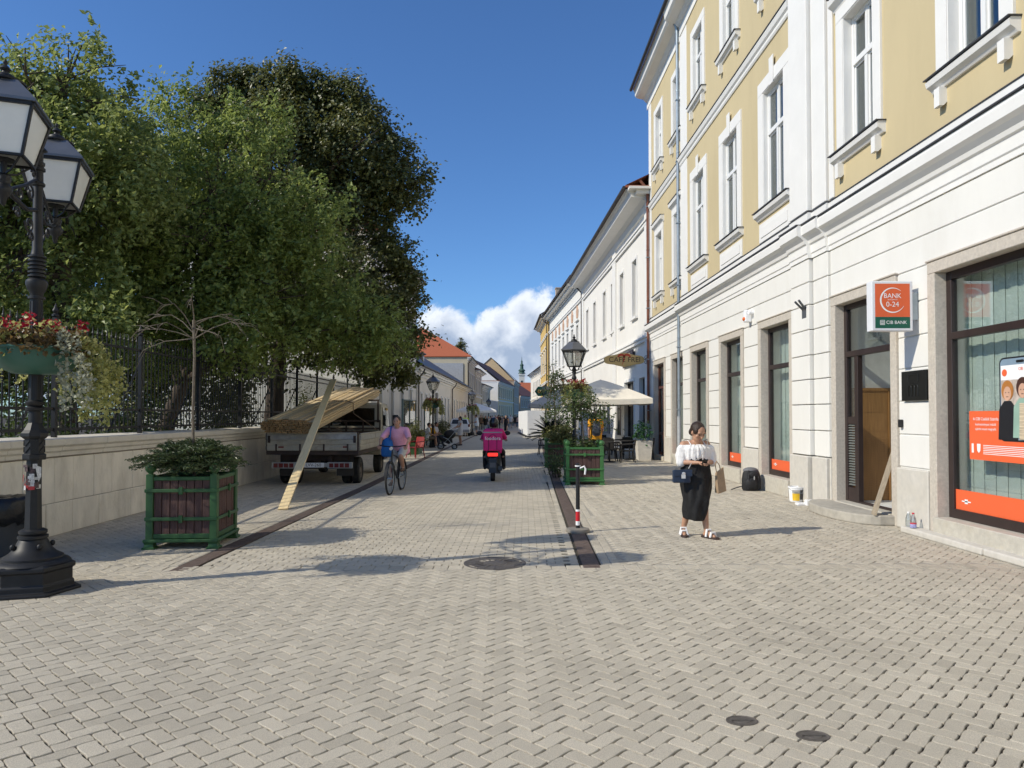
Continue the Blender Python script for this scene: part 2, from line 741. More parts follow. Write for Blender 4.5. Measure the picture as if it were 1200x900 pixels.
spots(m_paver, 2.3, 0.055, (0.12, 0.11, 0.10), .7)
m_joint = M('joint sand', (0.085, 0.075, 0.06), rough=0.95, var=0.35, scale=30, bump=0.4, bscale=200, spec=0.1, dirt=0.5, dcol=(0.05, 0.06, 0.03), dscale=3)
m_road = M('far paving', (0.47, 0.43, 0.35), rough=0.9, var=0.12, scale=6, bump=0.3, bscale=60, spec=0.2, dirt=0.4, dcol=(0.17, 0.155, 0.135), dscale=0.6)

g = MB()
R_ = [-4000, -300, -60, -12, 12, 60, 300, 4000]
for xa, xb in zip(R_[:-1], R_[1:]):
    for ya, yb in zip(R_[:-1], R_[1:]):
        g.quad((xa, ya, -0.014), (xb, ya, -0.014), (xb, yb, -0.014), (xa, yb, -0.014))
struct(g.build('ground', m_joint))

LDRAIN = [(7.85, -3.56), (17, -3.27), (30, -3.08), (60, -2.35), (110, -1.0)]
RDRAIN = [(7.95, 1.0), (17.0, 1.34), (42.9, 2.38), (56, 2.9)]


def interp(tab, y):
    return float(np.interp(y, [t[0] for t in tab], [t[1] for t in tab]))


def bricks(name, cx, cy, L, Wd, rot, seed):
    """paving stones as real blocks: centres, sizes and rotations in, one mesh out; wavy long edges, worn arrises"""
    rng = np.random.default_rng(seed)
    n = len(cx)
    gap = 0.0058
    u = np.array([-.5, -.25, 0, .25, .5, .5, .5, .25, 0, -.25, -.5, -.5])
    v = np.array([-.5, -.5, -.5, -.5, -.5, 0, .5, .5, .5, .5, .5, 0])
    wav = np.array([0, -1, 0, 1, 0, 0, 0, 1, 0, -1, 0, 0]) * 0.0045
    k = len(u)
    inset = np.array([1, 0, 0, 0, 1, 0, 1, 0, 0, 0, 1, 0])

    def ring(shrink):
        X = u[None] * (L[:, None] - gap - 2 * shrink)
        Y = v[None] * (Wd[:, None] - gap - 2 * shrink) + wav[None]
        cut = 1 - 0.010 * inset[None] / np.maximum(L[:, None], .05)
        X = X * cut
        c, s = np.cos(rot)[:, None], np.sin(rot)[:, None]
        return cx[:, None] + X * c - Y * s, cy[:, None] + X * s + Y * c
    z_off = rng.normal(0, 0.0011, n)[:, None]
    tx, ty = rng.normal(0, 0.003, n)[:, None], rng.normal(0, 0.003, n)[:, None]
    V = np.zeros((n, 3 * k, 3))
    for j, (sh, z) in enumerate(((0.0, -0.016), (0.0, -0.0040), (0.0030, 0.0))):
        X, Y = ring(sh)
        V[:, j * k:(j + 1) * k, 0] = X
        V[:, j * k:(j + 1) * k, 1] = Y
        V[:, j * k:(j + 1) * k, 2] = z + z_off + (X - cx[:, None]) * tx + (Y - cy[:, None]) * ty
    i0 = (np.arange(n) * 3 * k)[:, None]
    a = np.arange(k)
    b = (a + 1) % k
    q1 = np.stack([a, b, b + k, a + k], 1).ravel()
    q2 = q1 + k
    top = np.arange(k) + 2 * k
    idx = np.concatenate([i0 + q1[None], i0 + q2[None], i0 + top[None]], 1)
    lt = np.tile(np.array([4] * (2 * k) + [k]), n)
    tone = np.repeat(np.clip(rng.normal(0.5, 0.06, n), 0.15, 0.85), 2 * k + 1)
    o = mesh_np(name, V.reshape(-1, 3), lt, idx.ravel(), m_paver, tone)
    return struct(o)


def herringbone(name, inside, x0, x1, y0, y1, a, seed):
    cs, sn = math.cos(PI / 4), math.sin(PI / 4)
    rad = int(max(x1 - x0, y1 - y0) / a) + 4
    ox, oy = (x0 + x1) / 2, (y0 + y1) / 2
    c, r = np.meshgrid(np.arange(-rad, rad), np.arange(-rad, rad))
    t = (c - r) % 4
    H = t == 0
    Vv = t == 3
    hx, hy = (c[H] + 1) * a, (r[H] + .5) * a
    vx, vy = (c[Vv] + .5) * a, (r[Vv] + 1) * a
    X = np.concatenate([hx, vx])
    Y = np.concatenate([hy, vy])
    rot = np.concatenate([np.full(len(hx), PI / 4), np.full(len(vx), PI * 3 / 4)])
    gx = ox + X * cs - Y * sn
    gy = oy + X * sn + Y * cs
    k = inside(gx, gy)
    n = int(k.sum())
    return bricks(name, gx[k], gy[k], np.full(n, 2 * a), np.full(n, a), rot[k], seed)


lx = lambda y: np.interp(y, [t[0] for t in LDRAIN], [t[1] for t in LDRAIN])
rx = lambda y: np.interp(y, [t[0] for t in RDRAIN], [t[1] for t in RDRAIN])
YB = 8.0
herringbone('plaza_paving', lambda x, y: (y > 0.7) & (y < YB - .145) & (x > -12.5) & (x < 6.3) & ((x > -6.35) | (y < 7.72)), -12.6, 6.4, 0.5, 8.2, 0.098, 1)
herringbone('right_pavement', lambda x, y: (y > YB + .145) & (y < 33) & (x > rx(y) + .36) & (x < 6.25), 1, 6.4, 8, 33, 0.098, 2)
herringbone('left_pavement', lambda x, y: (y > YB + .145) & (y < 33) & (x < lx(y) - .36) & (x > -6.4), -6.4, -3, 8, 33, 0.098, 3)
# border course across the street, stretcher courses along the two gutters, stretcher bond in the carriageway
bx, by, bl, bw, br = [], [], [], [], []
x = -6.3
while x < 6.3:
    bx.append(x); by.append(YB); bl.append(.165); bw.append(.2); br.append(0.0)
    x += .165
for tab, sg in ((LDRAIN, -1), (RDRAIN, 1)):
    for off in (0.185, 0.29, -0.185):
        y = YB + .2
        while y < 33:
            x0, x1 = interp(tab, y), interp(tab, y + .2)
            bx.append((x0 + x1) / 2 + sg * off); by.append(y + .05); bl.append(.2); bw.append(.1); br.append(math.atan2(.2, x1 - x0))
            y += .2
bricks('border_course', np.array(bx), np.array(by), np.array(bl), np.array(bw), np.array(br), 4)
bx, by = [], []
row, y = 0, YB + .155
while y < 33:
    a, b = interp(LDRAIN, y) + .26, interp(RDRAIN, y) - .26
    x = a + .1 - (.1 if row % 2 else 0)
    while x < b - .02:
        bx.append(x); by.append(y)
        x += .2
    y += .1
    row += 1
n = len(bx)
bricks('street_paving', np.array(bx), np.array(by), np.full(n, .2), np.full(n, .1), np.zeros(n), 5)
f = MB()
f.quad((-60, 8.0, -.006), (-6.6, 8.0, -.006), (-6.6, 60, -.006), (-60, 60, -.006))
struct(f.build('garden_ground', M('garden grass', (.06, .085, .03), rough=.95, var=.4, scale=3, bump=.6, bscale=30)))
f = MB()
f.quad((-60, -60, -.0135), (60, -60, -.0135), (60, 0.75, -.0135), (-60, 0.75, -.0135))
struct(f.build('square_ground', m_road))
f = MB()
f.quad((-12, 33, -.004), (9, 33, -.004), (14, 170, -.004), (-10, 170, -.004))
struct(f.build('far_street', m_road))
# far cross bands so the distant paving is not one flat tone
m_drain = M('rusty cast iron', (0.165, 0.125, 0.105), rough=0.75, var=0.3, scale=14, bump=0.5, bscale=120, metal=0.3, spec=0.3)
for nm, tab, lab, end in (('drain_channel', LDRAIN, 'long rusty drain channel beside the lorry and wall side of the street', 60),
                          ('drain_channel', RDRAIN, 'long rusty drain channel running under the black bollard', 56)):
    d = MB()
    y = tab[0][0]
    while y < end:
        y2 = min(y + .5, end)
        xa, xb = interp(tab, y), interp(tab, y2)
        z = 0.0 if y < 33 else .002
        w = .095
        d.add([(xa - w, y + .006, z - .012), (xa + w, y + .006, z - .012), (xb + w, y2 - .004, z - .012), (xb - w, y2 - .004, z - .012),
               (xa - w, y + .006, z), (xa + w, y + .006, z), (xb + w, y2 - .004, z), (xb - w, y2 - .004, z)],
              [(4, 5, 6, 7), (0, 1, 5, 4), (1, 2, 6, 5), (2, 3, 7, 6), (3, 0, 4, 7)])
        for k in range(4):     # slots
            ys = y + .07 + k * .11
            xm = interp(tab, ys)
            d.add([(xm - .08, ys, z + .002), (xm + .08, ys, z + .002), (xm + .08, ys + .05, z + .004), (xm - .08, ys + .05, z + .004)], [(0, 1, 2, 3)])
        y = y2
    o = d.build(nm, m_drain, origin=(interp(tab, 8), 8, 0))
    tag(o, lab, 'drain', 'drain channels along the street')

e = MB()      # bedding mortar that fills the cut edges beside the gutters and the border course
for tab, sg in ((LDRAIN, -1), (RDRAIN, 1)):
    y = YB
    while y < 33:
        y2 = y + 1.0
        a, c = interp(tab, y), interp(tab, y2)
        e.quad(*((a + sg * .12, y, -.0055), (a + sg * .62, y, -.0055), (c + sg * .62, y2, -.0055), (c + sg * .12, y2, -.0055))[::sg])
        y = y2
e.quad((-6.3, YB - .36, -.0055), (6.3, YB - .36, -.0055), (6.3, YB - .0, -.0055), (-6.3, YB - .0, -.0055))
e.quad((1.62, YB, -.0055), (6.3, YB, -.0055), (6.3, YB + .34, -.0055), (1.62, YB + .34, -.0055))
e.quad((-6.3, YB, -.0055), (-4.18, YB, -.0055), (-4.18, YB + .34, -.0055), (-6.3, YB + .34, -.0055))
struct(e.build('bedding_mortar', M('bedding mortar', (0.36, 0.33, 0.275), rough=.95, var=.2, scale=20)))
# manhole and two small valve covers
m_iron = M('cast iron', (0.13, 0.115, 0.1), rough=0.6, var=0.25, scale=20, bump=0.4, bscale=150, metal=0.4)
c = gnd(580, 659)
b = MB().lathe((c.x, c.y, 0), [(.36, -.01), (.36, .004), (.33, .004), (.325, .001), (.30, .001), (.295, .004), (.22, .004), (.215, .001), (.14, .001), (.135, .004), (0, .004)], 40)
for k in range(16):
    a = k * PI / 8
    b.bar((c.x + math.cos(a) * .14, c.y + math.sin(a) * .14, .004), (c.x + math.cos(a) * .31, c.y + math.sin(a) * .31, .004), .012, .006)
tag(b.build('manhole_cover', m_iron, origin=(c.x, c.y, 0), smooth=True), 'round iron manhole cover with ribbed rings in the middle of the street', 'manhole')
for px, py, lab in ((868, 843, 'small oval iron valve cover in the foreground paving, the left one'), (951, 861, 'small oval iron valve cover in the foreground paving, nearest the right edge')):
    c = gnd(px, py)
    b = MB().lathe((c.x, c.y, 0), [(.088, -.01), (.088, .005), (.08, .006), (.076, .002), (.05, .002), (.045, .006), (0, .006)], 24, sy=.72)
    b.bar((c.x - .06, c.y, .006), (c.x + .06, c.y, .006), .014, .008)
    tag(b.build('valve_cover', m_iron, origin=(c.x, c.y, 0), smooth=True), lab, 'valve cover', 'oval valve covers')

# ------------------------------------------------------------------ garden wall with iron fence
m_stone = M('wall stone', (0.74, 0.69, 0.59), rough=0.85, var=0.16, scale=2.4, bump=0.4, bscale=45, dirt=0.6, dcol=(0.40, 0.35, 0.27), dscale=3.2, stretch=(1, 1, .35))
m_cope = M('coping stone', (0.64, 0.60, 0.52), rough=0.85, var=0.14, scale=3, bump=0.3, bscale=60, dirt=0.4, dcol=(0.25, 0.22, 0.18), dscale=3)
WX = -6.36
WY0 = 7.75       # corner: from here the wall turns away to the left
wr = empty('garden_wall', (WX, 18, 0), 'long pale stone wall with coping carrying the black iron fence', 'wall')
b = MB()
rw = random.Random(3)
for z0, z1, ph in ((0.0, .46, .3), (.46, 1.10, 0.0)):
    y = WY0
    while y < 32.0:
        w = rw.uniform(.42, .70) if z0 else rw.uniform(.6, .95)
        y2 = min(y + w, 32.0)
        b.box(WX - .3, y + .003, z0 + .003, WX + rw.uniform(-.004, .004) + (.02 if z0 == 0 else 0), y2 - .003, z1 - .003)
        y = y2
b.build('stone_courses', m_stone, wr, bevel=.008)
b = MB().box(WX - .28, WY0 + .02, .05, WX - .012, 32.0, 1.12)
b.build('mortar', M('mortar', (0.25, 0.22, 0.18), rough=.95), wr)
b = MB()
y = WY0
while y < 32:
    y2 = min(y + rw.uniform(1.0, 1.5), 32.0)
    prof = [(WX - .34, 1.12), (WX + .02, 1.12), (WX + .02, 1.18), (WX + .05, 1.20), (WX + .05, 1.25), (WX + .09, 1.28), (WX + .09, 1.37), (WX - .34, 1.40)]
    b.prism([(p[0], p[1]) for p in prof], (0, y + .002, 0), (1, 0, 0), (0, 0, 1), (0, y2 - y - .004, 0))
    y = y2
b.box(WX - 9, WY0 - .04, 1.12, WX - .345, WY0 + .36, 1.40)
b.build('coping', m_cope, wr, bevel=.006)
b = MB()
x = WX - .31
while x > WX - 9:
    x2 = x - rw.uniform(.7, 1.1)
    b.box(x2 + .003, WY0, .003, x - .003, WY0 + .3, .457)
    b.box(x2 + .003, WY0 + .01, .463, x - .003, WY0 + .3, 1.11)
    x = x2
b.build('return_courses', m_stone, wr, bevel=.008)

m_black = M('black iron paint', (0.016, 0.0165, 0.018), rough=0.5, var=0.3, scale=8, spec=0.35)
FX = WX - .12
fr = empty('iron_fence', (FX, 18, 1.4), 'tall black iron picket fence standing on the stone wall', 'fence')
posts = [WY0 + .18 + 2.42 * k for k in range(11)]
for y in posts:
    b = MB()
    b.box(FX - .03, y - .03, 1.38, FX + .03, y + .03, 3.12)
    b.lathe((FX, y, 3.12), [(.03, 0), (.05, .02), (.05, .04), (.025, .06), (.045, .1), (.02, .15), (.0, .22)], 8)
    b.bar((FX - .02, y, 2.6), (FX - .55, y, 1.42), .025, .025)
    b.build('post', m_black, fr)
for i, (ya, yb) in enumerate(zip(posts[:-1], posts[1:])):
    b = MB()
    n = 18
    for k in range(1, n):
        y = ya + (yb - ya) * k / n
        b.tube([(FX, y, 1.44), (FX, y, 2.98)], .011, 5)
        b.lathe((FX, y, 2.98), [(.011, 0), (.02, .03), (.013, .05), (0, .14)], 5)
        if k % 3 == 0:
            for s in (-1, 1):
                b.tube([(FX, y + s * .05 * math.sin(t), 1.62 + .07 - .07 * math.cos(t)) for t in np.linspace(0, PI * 1.2, 6)], .006, 4)
    b.build('picket_panel', m_black, fr)
    r = MB()
    for z in (1.5, 1.80, 2.86):
        r.box(FX - .012, ya + .03, z - .02, FX + .012, yb - .03, z + .02)
    r.build('rail', m_black, fr)

for i in range(3):
    xa, xb = FX - 2.4 * i, FX - 2.4 * (i + 1)
    b = MB()
    for k in range(1, 18):
        x = xa + (xb - xa) * k / 18
        b.tube([(x, posts[0], 1.44), (x, posts[0], 2.98)], .011, 5)
        b.lathe((x, posts[0], 2.98), [(.011, 0), (.02, .03), (.013, .05), (0, .14)], 5)
    for z in (1.5, 1.80, 2.86):
        b.box(xb, posts[0] - .012, z - .02, xa, posts[0] + .012, z + .02)
    b.build('picket_panel', m_black, fr)
# ------------------------------------------------------------------ the bank building on the right
X0 = 6.10
m_white = M('white render', (0.75, 0.735, 0.69), rough=0.85, var=0.035, scale=1.2, bump=0.08, bscale=90, spec=0.2, dirt=0.30, dcol=(0.56, 0.53, 0.46), dscale=1.3, stretch=(1, 1, .3))
m_yellow = M('ochre render', (0.565, 0.47, 0.285), rough=0.85, var=0.045, scale=0.9, bump=0.08, bscale=90, spec=0.2, dirt=0.35, dcol=(0.44, 0.36, 0.215), dscale=1.1, stretch=(1, 1, .3))
m_trim = M('white trim', (0.77, 0.76, 0.73), rough=0.75, var=0.03, scale=2, spec=0.25, dirt=0.1, dcol=(0.6, 0.57, 0.5))
m_plinth = M('plinth stone', (0.58, 0.55, 0.49), rough=0.8, var=0.10, scale=10, bump=0.2, bscale=120, dirt=0.35, dcol=(0.42, 0.37, 0.27), dscale=2.5)
m_surr = M('grey stone surround', (0.53, 0.48, 0.41), rough=0.85, var=0.14, scale=26, bump=0.3, bscale=160, dirt=0.3, dcol=(0.36, 0.32, 0.26), dscale=5)
m_lead = M('dark sheet metal', (0.07, 0.07, 0.075), rough=0.5, var=0.2, metal=0.4)
m_brown = M('dark brown frame', (0.035, 0.023, 0.021), rough=0.4, var=0.15)
m_wframe = M('white window frame', (0.78, 0.78, 0.76), rough=0.4, var=0.02)
m_glass = glass_mat('window glass', base=0.10, gain=0.85)
m_shop = glass_mat('shop glass', tint=(0.93, 0.97, 0.955), base=0.06, gain=0.40)
m_dark = M('dim interior', (0.045, 0.045, 0.05), rough=0.9)
m_curt = M('lace curtain', (0.62, 0.63, 0.64), rough=0.9, var=0.12, scale=3, stretch=(1, 9, .25))
m_blind = M('vertical blind', (0.84, 0.89, 0.85), rough=0.85, var=0.06, scale=3)
m_zinc = M('zinc pipe', (0.33, 0.38, 0.42), rough=0.42, var=0.12, scale=6, metal=0.55)
m_copper = M('copper brown pipe', (0.20, 0.075, 0.045), rough=0.5, var=0.2, scale=6, metal=0.2)
m_orange = M('orange film', (0.80, 0.135, 0.045), rough=0.45, var=0.02)
m_wlet = M('white lettering', (0.85, 0.85, 0.85), rough=0.5, var=0.0)
m_tile = M('red roof tile', (0.30, 0.10, 0.055), rough=0.85, var=0.3, scale=9, bump=0.4, bscale=30)

bank = empty('bank_building', (X0 + 6, 12, 0), 'three storey ochre and white corner bank with stone framed shop windows', 'building')
YN, YF = -8.0, 29.2          # near and far ends of the facade
P1, P2 = 14.55, 13.05        # pilaster between the two bays
GW = [(27.4, 2.0, 'door'), (24.5, 1.9, 'win'), (21.55, 1.95, 'win'), (18.53, 1.95, 'win'), (15.52, 1.96, 'win'),
      (11.9, 2.16, 'entrance'), (8.2, 3.6, 'shop'), (3.0, 2.4, 'win'), (-1.5, 2.4, 'win')]
SW = .17                     # width of the stone surround
ops = []
for yc, w, k in GW:
    zb = {'door': .16, 'win': .35, 'entrance': .17, 'shop': .29}[k]
    zt = 3.70
    ops.append((yc - w / 2 + SW - YN - .012, yc + w / 2 - SW - YN + .012, zb - .05, zt + .012))
# ground-floor wall with sunk joints: courses stand proud between the openings
b = MB()
b.wall((X0, YN, 0), (0, 1, 0), (-1, 0, 0), YF - YN, 0, 4.76, ops, .42)
b.build('ground_floor_wall', m_white, bank)
b = MB()
rows = [(.93, 1.405), (1.42, 1.905), (1.92, 2.395), (2.41, 2.87), (2.885, 3.365), (3.38, 3.855), (3.87, 4.295), (4.31, 4.75)]
edges = sorted([(yc - w / 2, yc + w / 2) for yc, w, k in GW])
piers = []
prev = YN
for a, c in edges:
    piers.append((prev, a)); prev = c
piers.append((prev, YF))


def courses(b, ya, yb, proud, z0, z1):
    b.box(X0 - proud, ya, z0, X0 + .002, yb, z1)


PB = .018
for z0, z1 in rows:
    if z0 < 3.8:
        segs = piers
    else:
        segs = [(YN, YF)]
    for ya, yb in segs:
        pieces = []
        for s0, s1, ex in ((YN, P2, .0), (P2, P2 + .62, .05), (P2 + .64, P1, .13), (P1, 23.75, .08), (23.75, YF, .0)):
            lo, hi = max(ya, s0), min(yb, s1)
            if hi - lo > .03:
                pieces.append((lo, hi, ex))
        for lo, hi, ex in pieces:
            courses(b, lo + (.006 if lo > ya else .004), hi - (.006 if hi < yb else .004), PB + ex, z0, z1)
b.build('rusticated_courses', m_white, bank, bevel=.012)
for ya, yb in piers:
    for s0, s1, ex in ((YN, P2, .0), (P2, P2 + .62, .05), (P2 + .64, P1, .13), (P1, 23.75, .08), (23.75, YF, .0)):
        lo, hi = max(ya, s0), min(yb, s1)
        if hi - lo > .05:
            MB().box(X0 - .075 - ex, lo + .01, 0, X0 + .002, hi - .01, .91).build('plinth', m_plinth, bank, bevel=.015)

# ground-floor openings
def ground_opening(yc, w, kind):
    ya, yb = yc - w / 2, yc + w / 2
    ex = .08 if P1 < yc < 23.75 else 0
    zb = {'door': .16, 'win': .35, 'entrance': .17, 'shop': .29}[kind]
    b = MB()
    xo, xi = X0 - .055 - ex, X0 + .14 - ex * .8
    b.box(xo, ya, 0, xi, ya + SW, 3.70)
    b.box(xo, yb - SW, 0, xi, yb, 3.70)
    b.box(xo, ya, 3.702, xi, yb, 3.868)
    b.box(xo - .02, ya - .02, 3.87, X0 + .01, yb + .02, 3.90)
    nm = {'door': 'door', 'win': 'window', 'entrance': 'door', 'shop': 'shop_window'}[kind]
    root = b.build(nm, m_surr, bank, bevel=.008)
    s = MB()
    s.box(X0 - .10 - ex - (.02 if kind == 'shop' else 0), ya + SW + .004, 0, xi + .1, yb - SW - .004, zb)
    s.build('sill', M('sill stone', (0.50, 0.47, 0.40), rough=.8, var=.12, scale=12, bump=.2, dirt=.4, dcol=(.45, .36, .2), dscale=2), root, bevel=.01)
    a, c = ya + SW, yb - SW
    xf = X0 + .11 - ex * .8
    fm = M('red brown door frame', (0.13, 0.045, 0.025), rough=.45, var=.15) if kind == 'door' else m_brown
    fr = MB()
    t = .09 if kind != 'shop' else .11
    fr.box(xf, a, zb, xf + .09, a + t, 3.70)
    fr.box(xf, c - t, zb, xf + .09, c, 3.70)
    fr.box(xf, a + t, 3.70 - t, xf + .09, c - t, 3.70)
    fr.box(xf, a + t, zb, xf + .09, c - t, zb + (.13 if kind != 'entrance' else .03))
    zt = 2.80
    fr.box(xf - .01, a + t, zt - .05, xf + .085, c - t, zt + .05)
    if kind == 'door':
        fr.box(xf, yc - .04, zb + .13, xf + .085, yc + .04, zt - .05)
        fr.box(xf + .01, a + t, .95, xf + .07, yc - .04, 1.05)
        fr.box(xf + .01, yc + .04, .95, xf + .07, c - t, 1.05)
    fr.build('frame', fm, root, bevel=.006)
    if kind == 'entrance':
        return root
    p = MB()
    p.box(xf + .04, a + t - .005, zb + .12, xf + .05, c - t + .005, 3.70 - t + .005)
    p.build('pane', m_shop, root)
    d = MB()          # room behind: dark box and a vertical blind
    d.quad((xf + 1.2, a - .3, 0), (xf + 1.2, c + .3, 0), (xf + 1.2, c + .3, 4), (xf + 1.2, a - .3, 4))
    d.quad((xf + .1, a - .3, 0), (xf + 1.2, a - .3, 0), (xf + 1.2, a - .3, 4), (xf + .1, a - .3, 4))
    d.quad((xf + .1, c + .3, 0), (xf + 1.2, c + .3, 0), (xf + 1.2, c + .3, 4), (xf + .1, c + .3, 4))
    d.quad((xf + .1, a - .3, 4), (xf + 1.2, a - .3, 4), (xf + 1.2, c + .3, 4), (xf + .1, c + .3, 4))
    d.quad((xf + .1, a - .3, 0), (xf + 1.2, a - .3, 0), (xf + 1.2, c + .3, 0), (xf + .1, c + .3, 0))
    d.build('room', m_dark, root)
    if kind in ('win', 'shop'):
        bl = MB()
        y = a + .05
        k = 0
        while y < c - .05:
            xx = xf + .30
            bl.box(xx + (.014 if k % 2 else 0), y, zb + (.02 if kind == 'win' else .1), xx + .004 + (.014 if k % 2 else 0), y + .118, 3.66)
            y += .112
            k += 1
        bl.build('blind', m_blind, root)
        o = MB()
        o.box(xf + .032, a + t, zb + .13, xf + .038, c - t, zb + .13 + (.27 if kind == 'shop' else .23))
        o.build('film_band', m_orange, root)
        l = MB()
        cy, cz = c - t - .22, zb + .13 + .12
        l.box(xf + .028, cy - .09, cz - .008, xf + .031, cy + .09, cz + .008)
        l.lathe((0, 0, 0), [], 4) if False else None
        l.obox((xf + .028, cy - .03, cz - .03), (.003, 0, 0), (0, .06, 0), (0, 0, .06))
        l.build('logo', m_wlet, root)
    return root


roots = {}
for yc, w, k in GW:
    roots[yc] = ground_opening(yc, w, k)

# entrance: brown frame with side panel and louvre, timber lobby behind
er = roots[11.9]
a, c = 11.9 - 1.08 + SW, 11.9 + 1.08 - SW
xf = X0 + .11
b = MB()
ym = c - .42
b.box(xf, ym - .06, .19, xf + .09, ym + .06, 2.75)
b.box(xf + .01, ym + .06, .19, xf + .07, c - .09, .42)
b.box(xf + .01, ym + .06, 1.55, xf + .07, c - .09, 1.68)
b.build('door_post', m_brown, er, bevel=.006)
b = MB()
z = .46
while z < 1.52:
    b.obox((xf + .02, ym + .10, z), (.04, 0, .015), (0, c - .13 - ym, 0), (0, 0, .014))
    z += .046
b.build('louvre', M('grey green louvre', (.16, .17, .16), rough=.5), er)
b = MB()
b.box(xf + .04, ym + .06, 1.68, xf + .05, c - .09, 2.75)
b.box(xf + .04, a + .09, 2.85, xf + .05, c - .09, 3.61)
b.build('pane', m_shop, er)
m_wood = M('oak panelling', (0.33, 0.17, 0.06), rough=.5, var=.2, scale=5, stretch=(8, 8, .6))
m_woodd = M('dark gap', (0.10, 0.05, 0.02), rough=.7)
b = MB()
yw = c - .03          # timber reveal of the lobby, facing back down the street
b.box(xf + .10, yw, .17, xf + 1.05, yw + .05, 2.15)
z = .26
while z < 1.30:
    b.box(xf + .12, yw - .010, z, xf + 1.03, yw, z + .024)
    z += .042
for z in (.62, 1.10, 1.42, 1.76):
    b.box(xf + .10, yw - .004, z, xf + 1.04, yw, z + .012)
b.box(xf + .78, yw - .03, .17, xf + .84, yw, 2.15)
b.box(xf + .10, yw - .02, 2.15, xf + 1.06, yw + .06, 2.20)
b.build('lobby_panel', m_wood, er)
b = MB()
b.box(xf + 1.3, a - .5, .1, xf + 1.35, c + .1, 4)
b.box(xf + .12, c + .03, .1, xf + 1.3, c + .08, 4)
b.box(xf + .12, a - .14, .1, xf + 1.3, a - .1, 4)
b.box(xf + .12, a - .1, .1, xf + 1.3, c + .03, .165)
b.box(xf + .12, a - .1, 3.72, xf + 1.3, c + .03, 3.8)
b.build('lobby_wall', M('lobby wall', (.60, .60, .58), rough=.8), er)
# half-round stone step
b = MB()
pts = [(X0 + .28, a - .0)]
pts = []
for t in np.linspace(0, PI, 18):
    pts.append((X0 - .03 - .66 * math.sin(t) ** .6, 11.9 + .12 + 1.12 * math.cos(t)))
pts = [(X0 + .25, 11.9 + .78)] + pts[0:] + [(X0 + .25, 11.9 - .85)]
b.prism(pts, (0, 0, 0), (1, 0, 0), (0, 1, 0), (0, 0, .155))
b.build('step', M('worn step stone', (.42, .39, .33), rough=.85, var=.15, scale=8, bump=.3, dirt=.3), er, bevel=.02, seg=2)
# kerb stones under the shop window
b = MB()
y = 10.35
rk = random.Random(5)
while y > -8:
    y2 = y - rk.uniform(1.4, 2.0)
    b.box(X0 - .30 + rk.uniform(-.02, .02), y2 + .006, 0, X0 - .085, y - .006, .09)
    y = y2
b.build('kerb', m_plinth, bank, bevel=.02, seg=2)

# upper wall
U1 = [(27.4, 1.5, 'hood'), (24.5, 1.5, 'hood'), (21.55, 1.95, 'key'), (18.53, 1.95, 'key'), (15.52, 1.95, 'key'), (11.95, 1.5, 'hood'), (9.0, 1.5, 'hood'), (6.0, 1.5, 'hood'), (3.0, 1.5, 'hood'), (0.0, 1.5, 'hood'), (-3.0, 1.5, 'hood')]
ops = []
for yc, w, k in U1:
    iw = 1.02 if k == 'hood' else 1.2
    ops.append((yc - iw / 2 - YN, yc + iw / 2 - YN, 6.42, 8.80 if k == 'hood' else 9.12))
    ops.append((yc - .52 - YN, yc + .52 - YN, 11.50, 13.62))
b = MB()
b.wall((X0, YN, 0), (0, 1, 0), (-1, 0, 0), YF - YN, 4.76, 15.0, ops, .40)
b.build('upper_wall', m_yellow, bank)
# body, gable ends and roof
b = MB()
b.quad((X0, YF, 0), (X0 + 13, YF, 0), (X0 + 13, YF, 15), (X0, YF, 15))
b.quad((X0, YN, 0), (X0 + 13, YN, 0), (X0 + 13, YN, 15), (X0, YN, 15))
b.quad((X0 + 13, YN, 0), (X0 + 13, YF, 0), (X0 + 13, YF, 15), (X0 + 13, YN, 15))
b.build('rear_wall', m_yellow, bank)
b = MB()
b.add([(X0 - .62, YN - .3, 15.42), (X0 + 13.4, YN - .3, 15.42), (X0 + 13.4, YF + .35, 15.42), (X0 - .62, YF + .35, 15.42), (X0 + 6.4, YN + 5, 19.6), (X0 + 6.4, YF - 5, 19.6)],
      [(0, 3, 2, 1), (0, 1, 4), (1, 2, 5, 4), (2, 3, 5), (3, 0, 4, 5)])
b.build('roof', m_tile, bank)


def moulding(b, prof, ya, yb, ex=0.0):
    """profile of (projection, z) run along the facade"""
    b.prism([(X0 + .002, prof[0][1])] + [(X0 - ex - p, z) for p, z in prof] + [(X0 + .002, prof[-1][1])], (0, ya, 0), (1, 0, 0), (0, 0, 1), (0, yb - ya, 0))


bays = [(YN - .1, P2, .0), (P2, P2 + .62, .05), (P2 + .62, P1, .13), (P1, 23.75, .08), (23.75, YF, .0)]
b = MB()
for ya, yb, ex in bays:
    moulding(b, [(.035, 4.765), (.035, 4.84), (.055, 4.86), (.055, 5.02), (.09, 5.04), (.11, 5.10), (.17, 5.16), (.24, 5.20), (.25, 5.34), (.22, 5.40)], ya, yb, ex)
b.build('storey_cornice', m_trim, bank)
b = MB()
for ya, yb, ex in bays:
    b.box(X0 - ex - .262, ya, 5.402, X0 + .01, yb, 5.418)
    b.box(X0 - ex - .05, ya, 5.66, X0 + .003, yb, 5.674)
b.build('flashing', m_lead, bank)
b = MB()
for ya, yb, ex in bays:
    b.box(X0 - ex - .035, ya, 5.42, X0 + .003, yb, 5.66)
b.build('base_band', m_trim, bank)
b = MB()
for ya, yb, ex in bays:
    if yb - ya > 2:
        moulding(b, [(.03, 10.10), (.05, 10.14), (.05, 10.20), (.09, 10.24), (.12, 10.34), (.10, 10.38)], ya, yb, ex)
b.build('string_course', m_trim, bank)
b = MB()
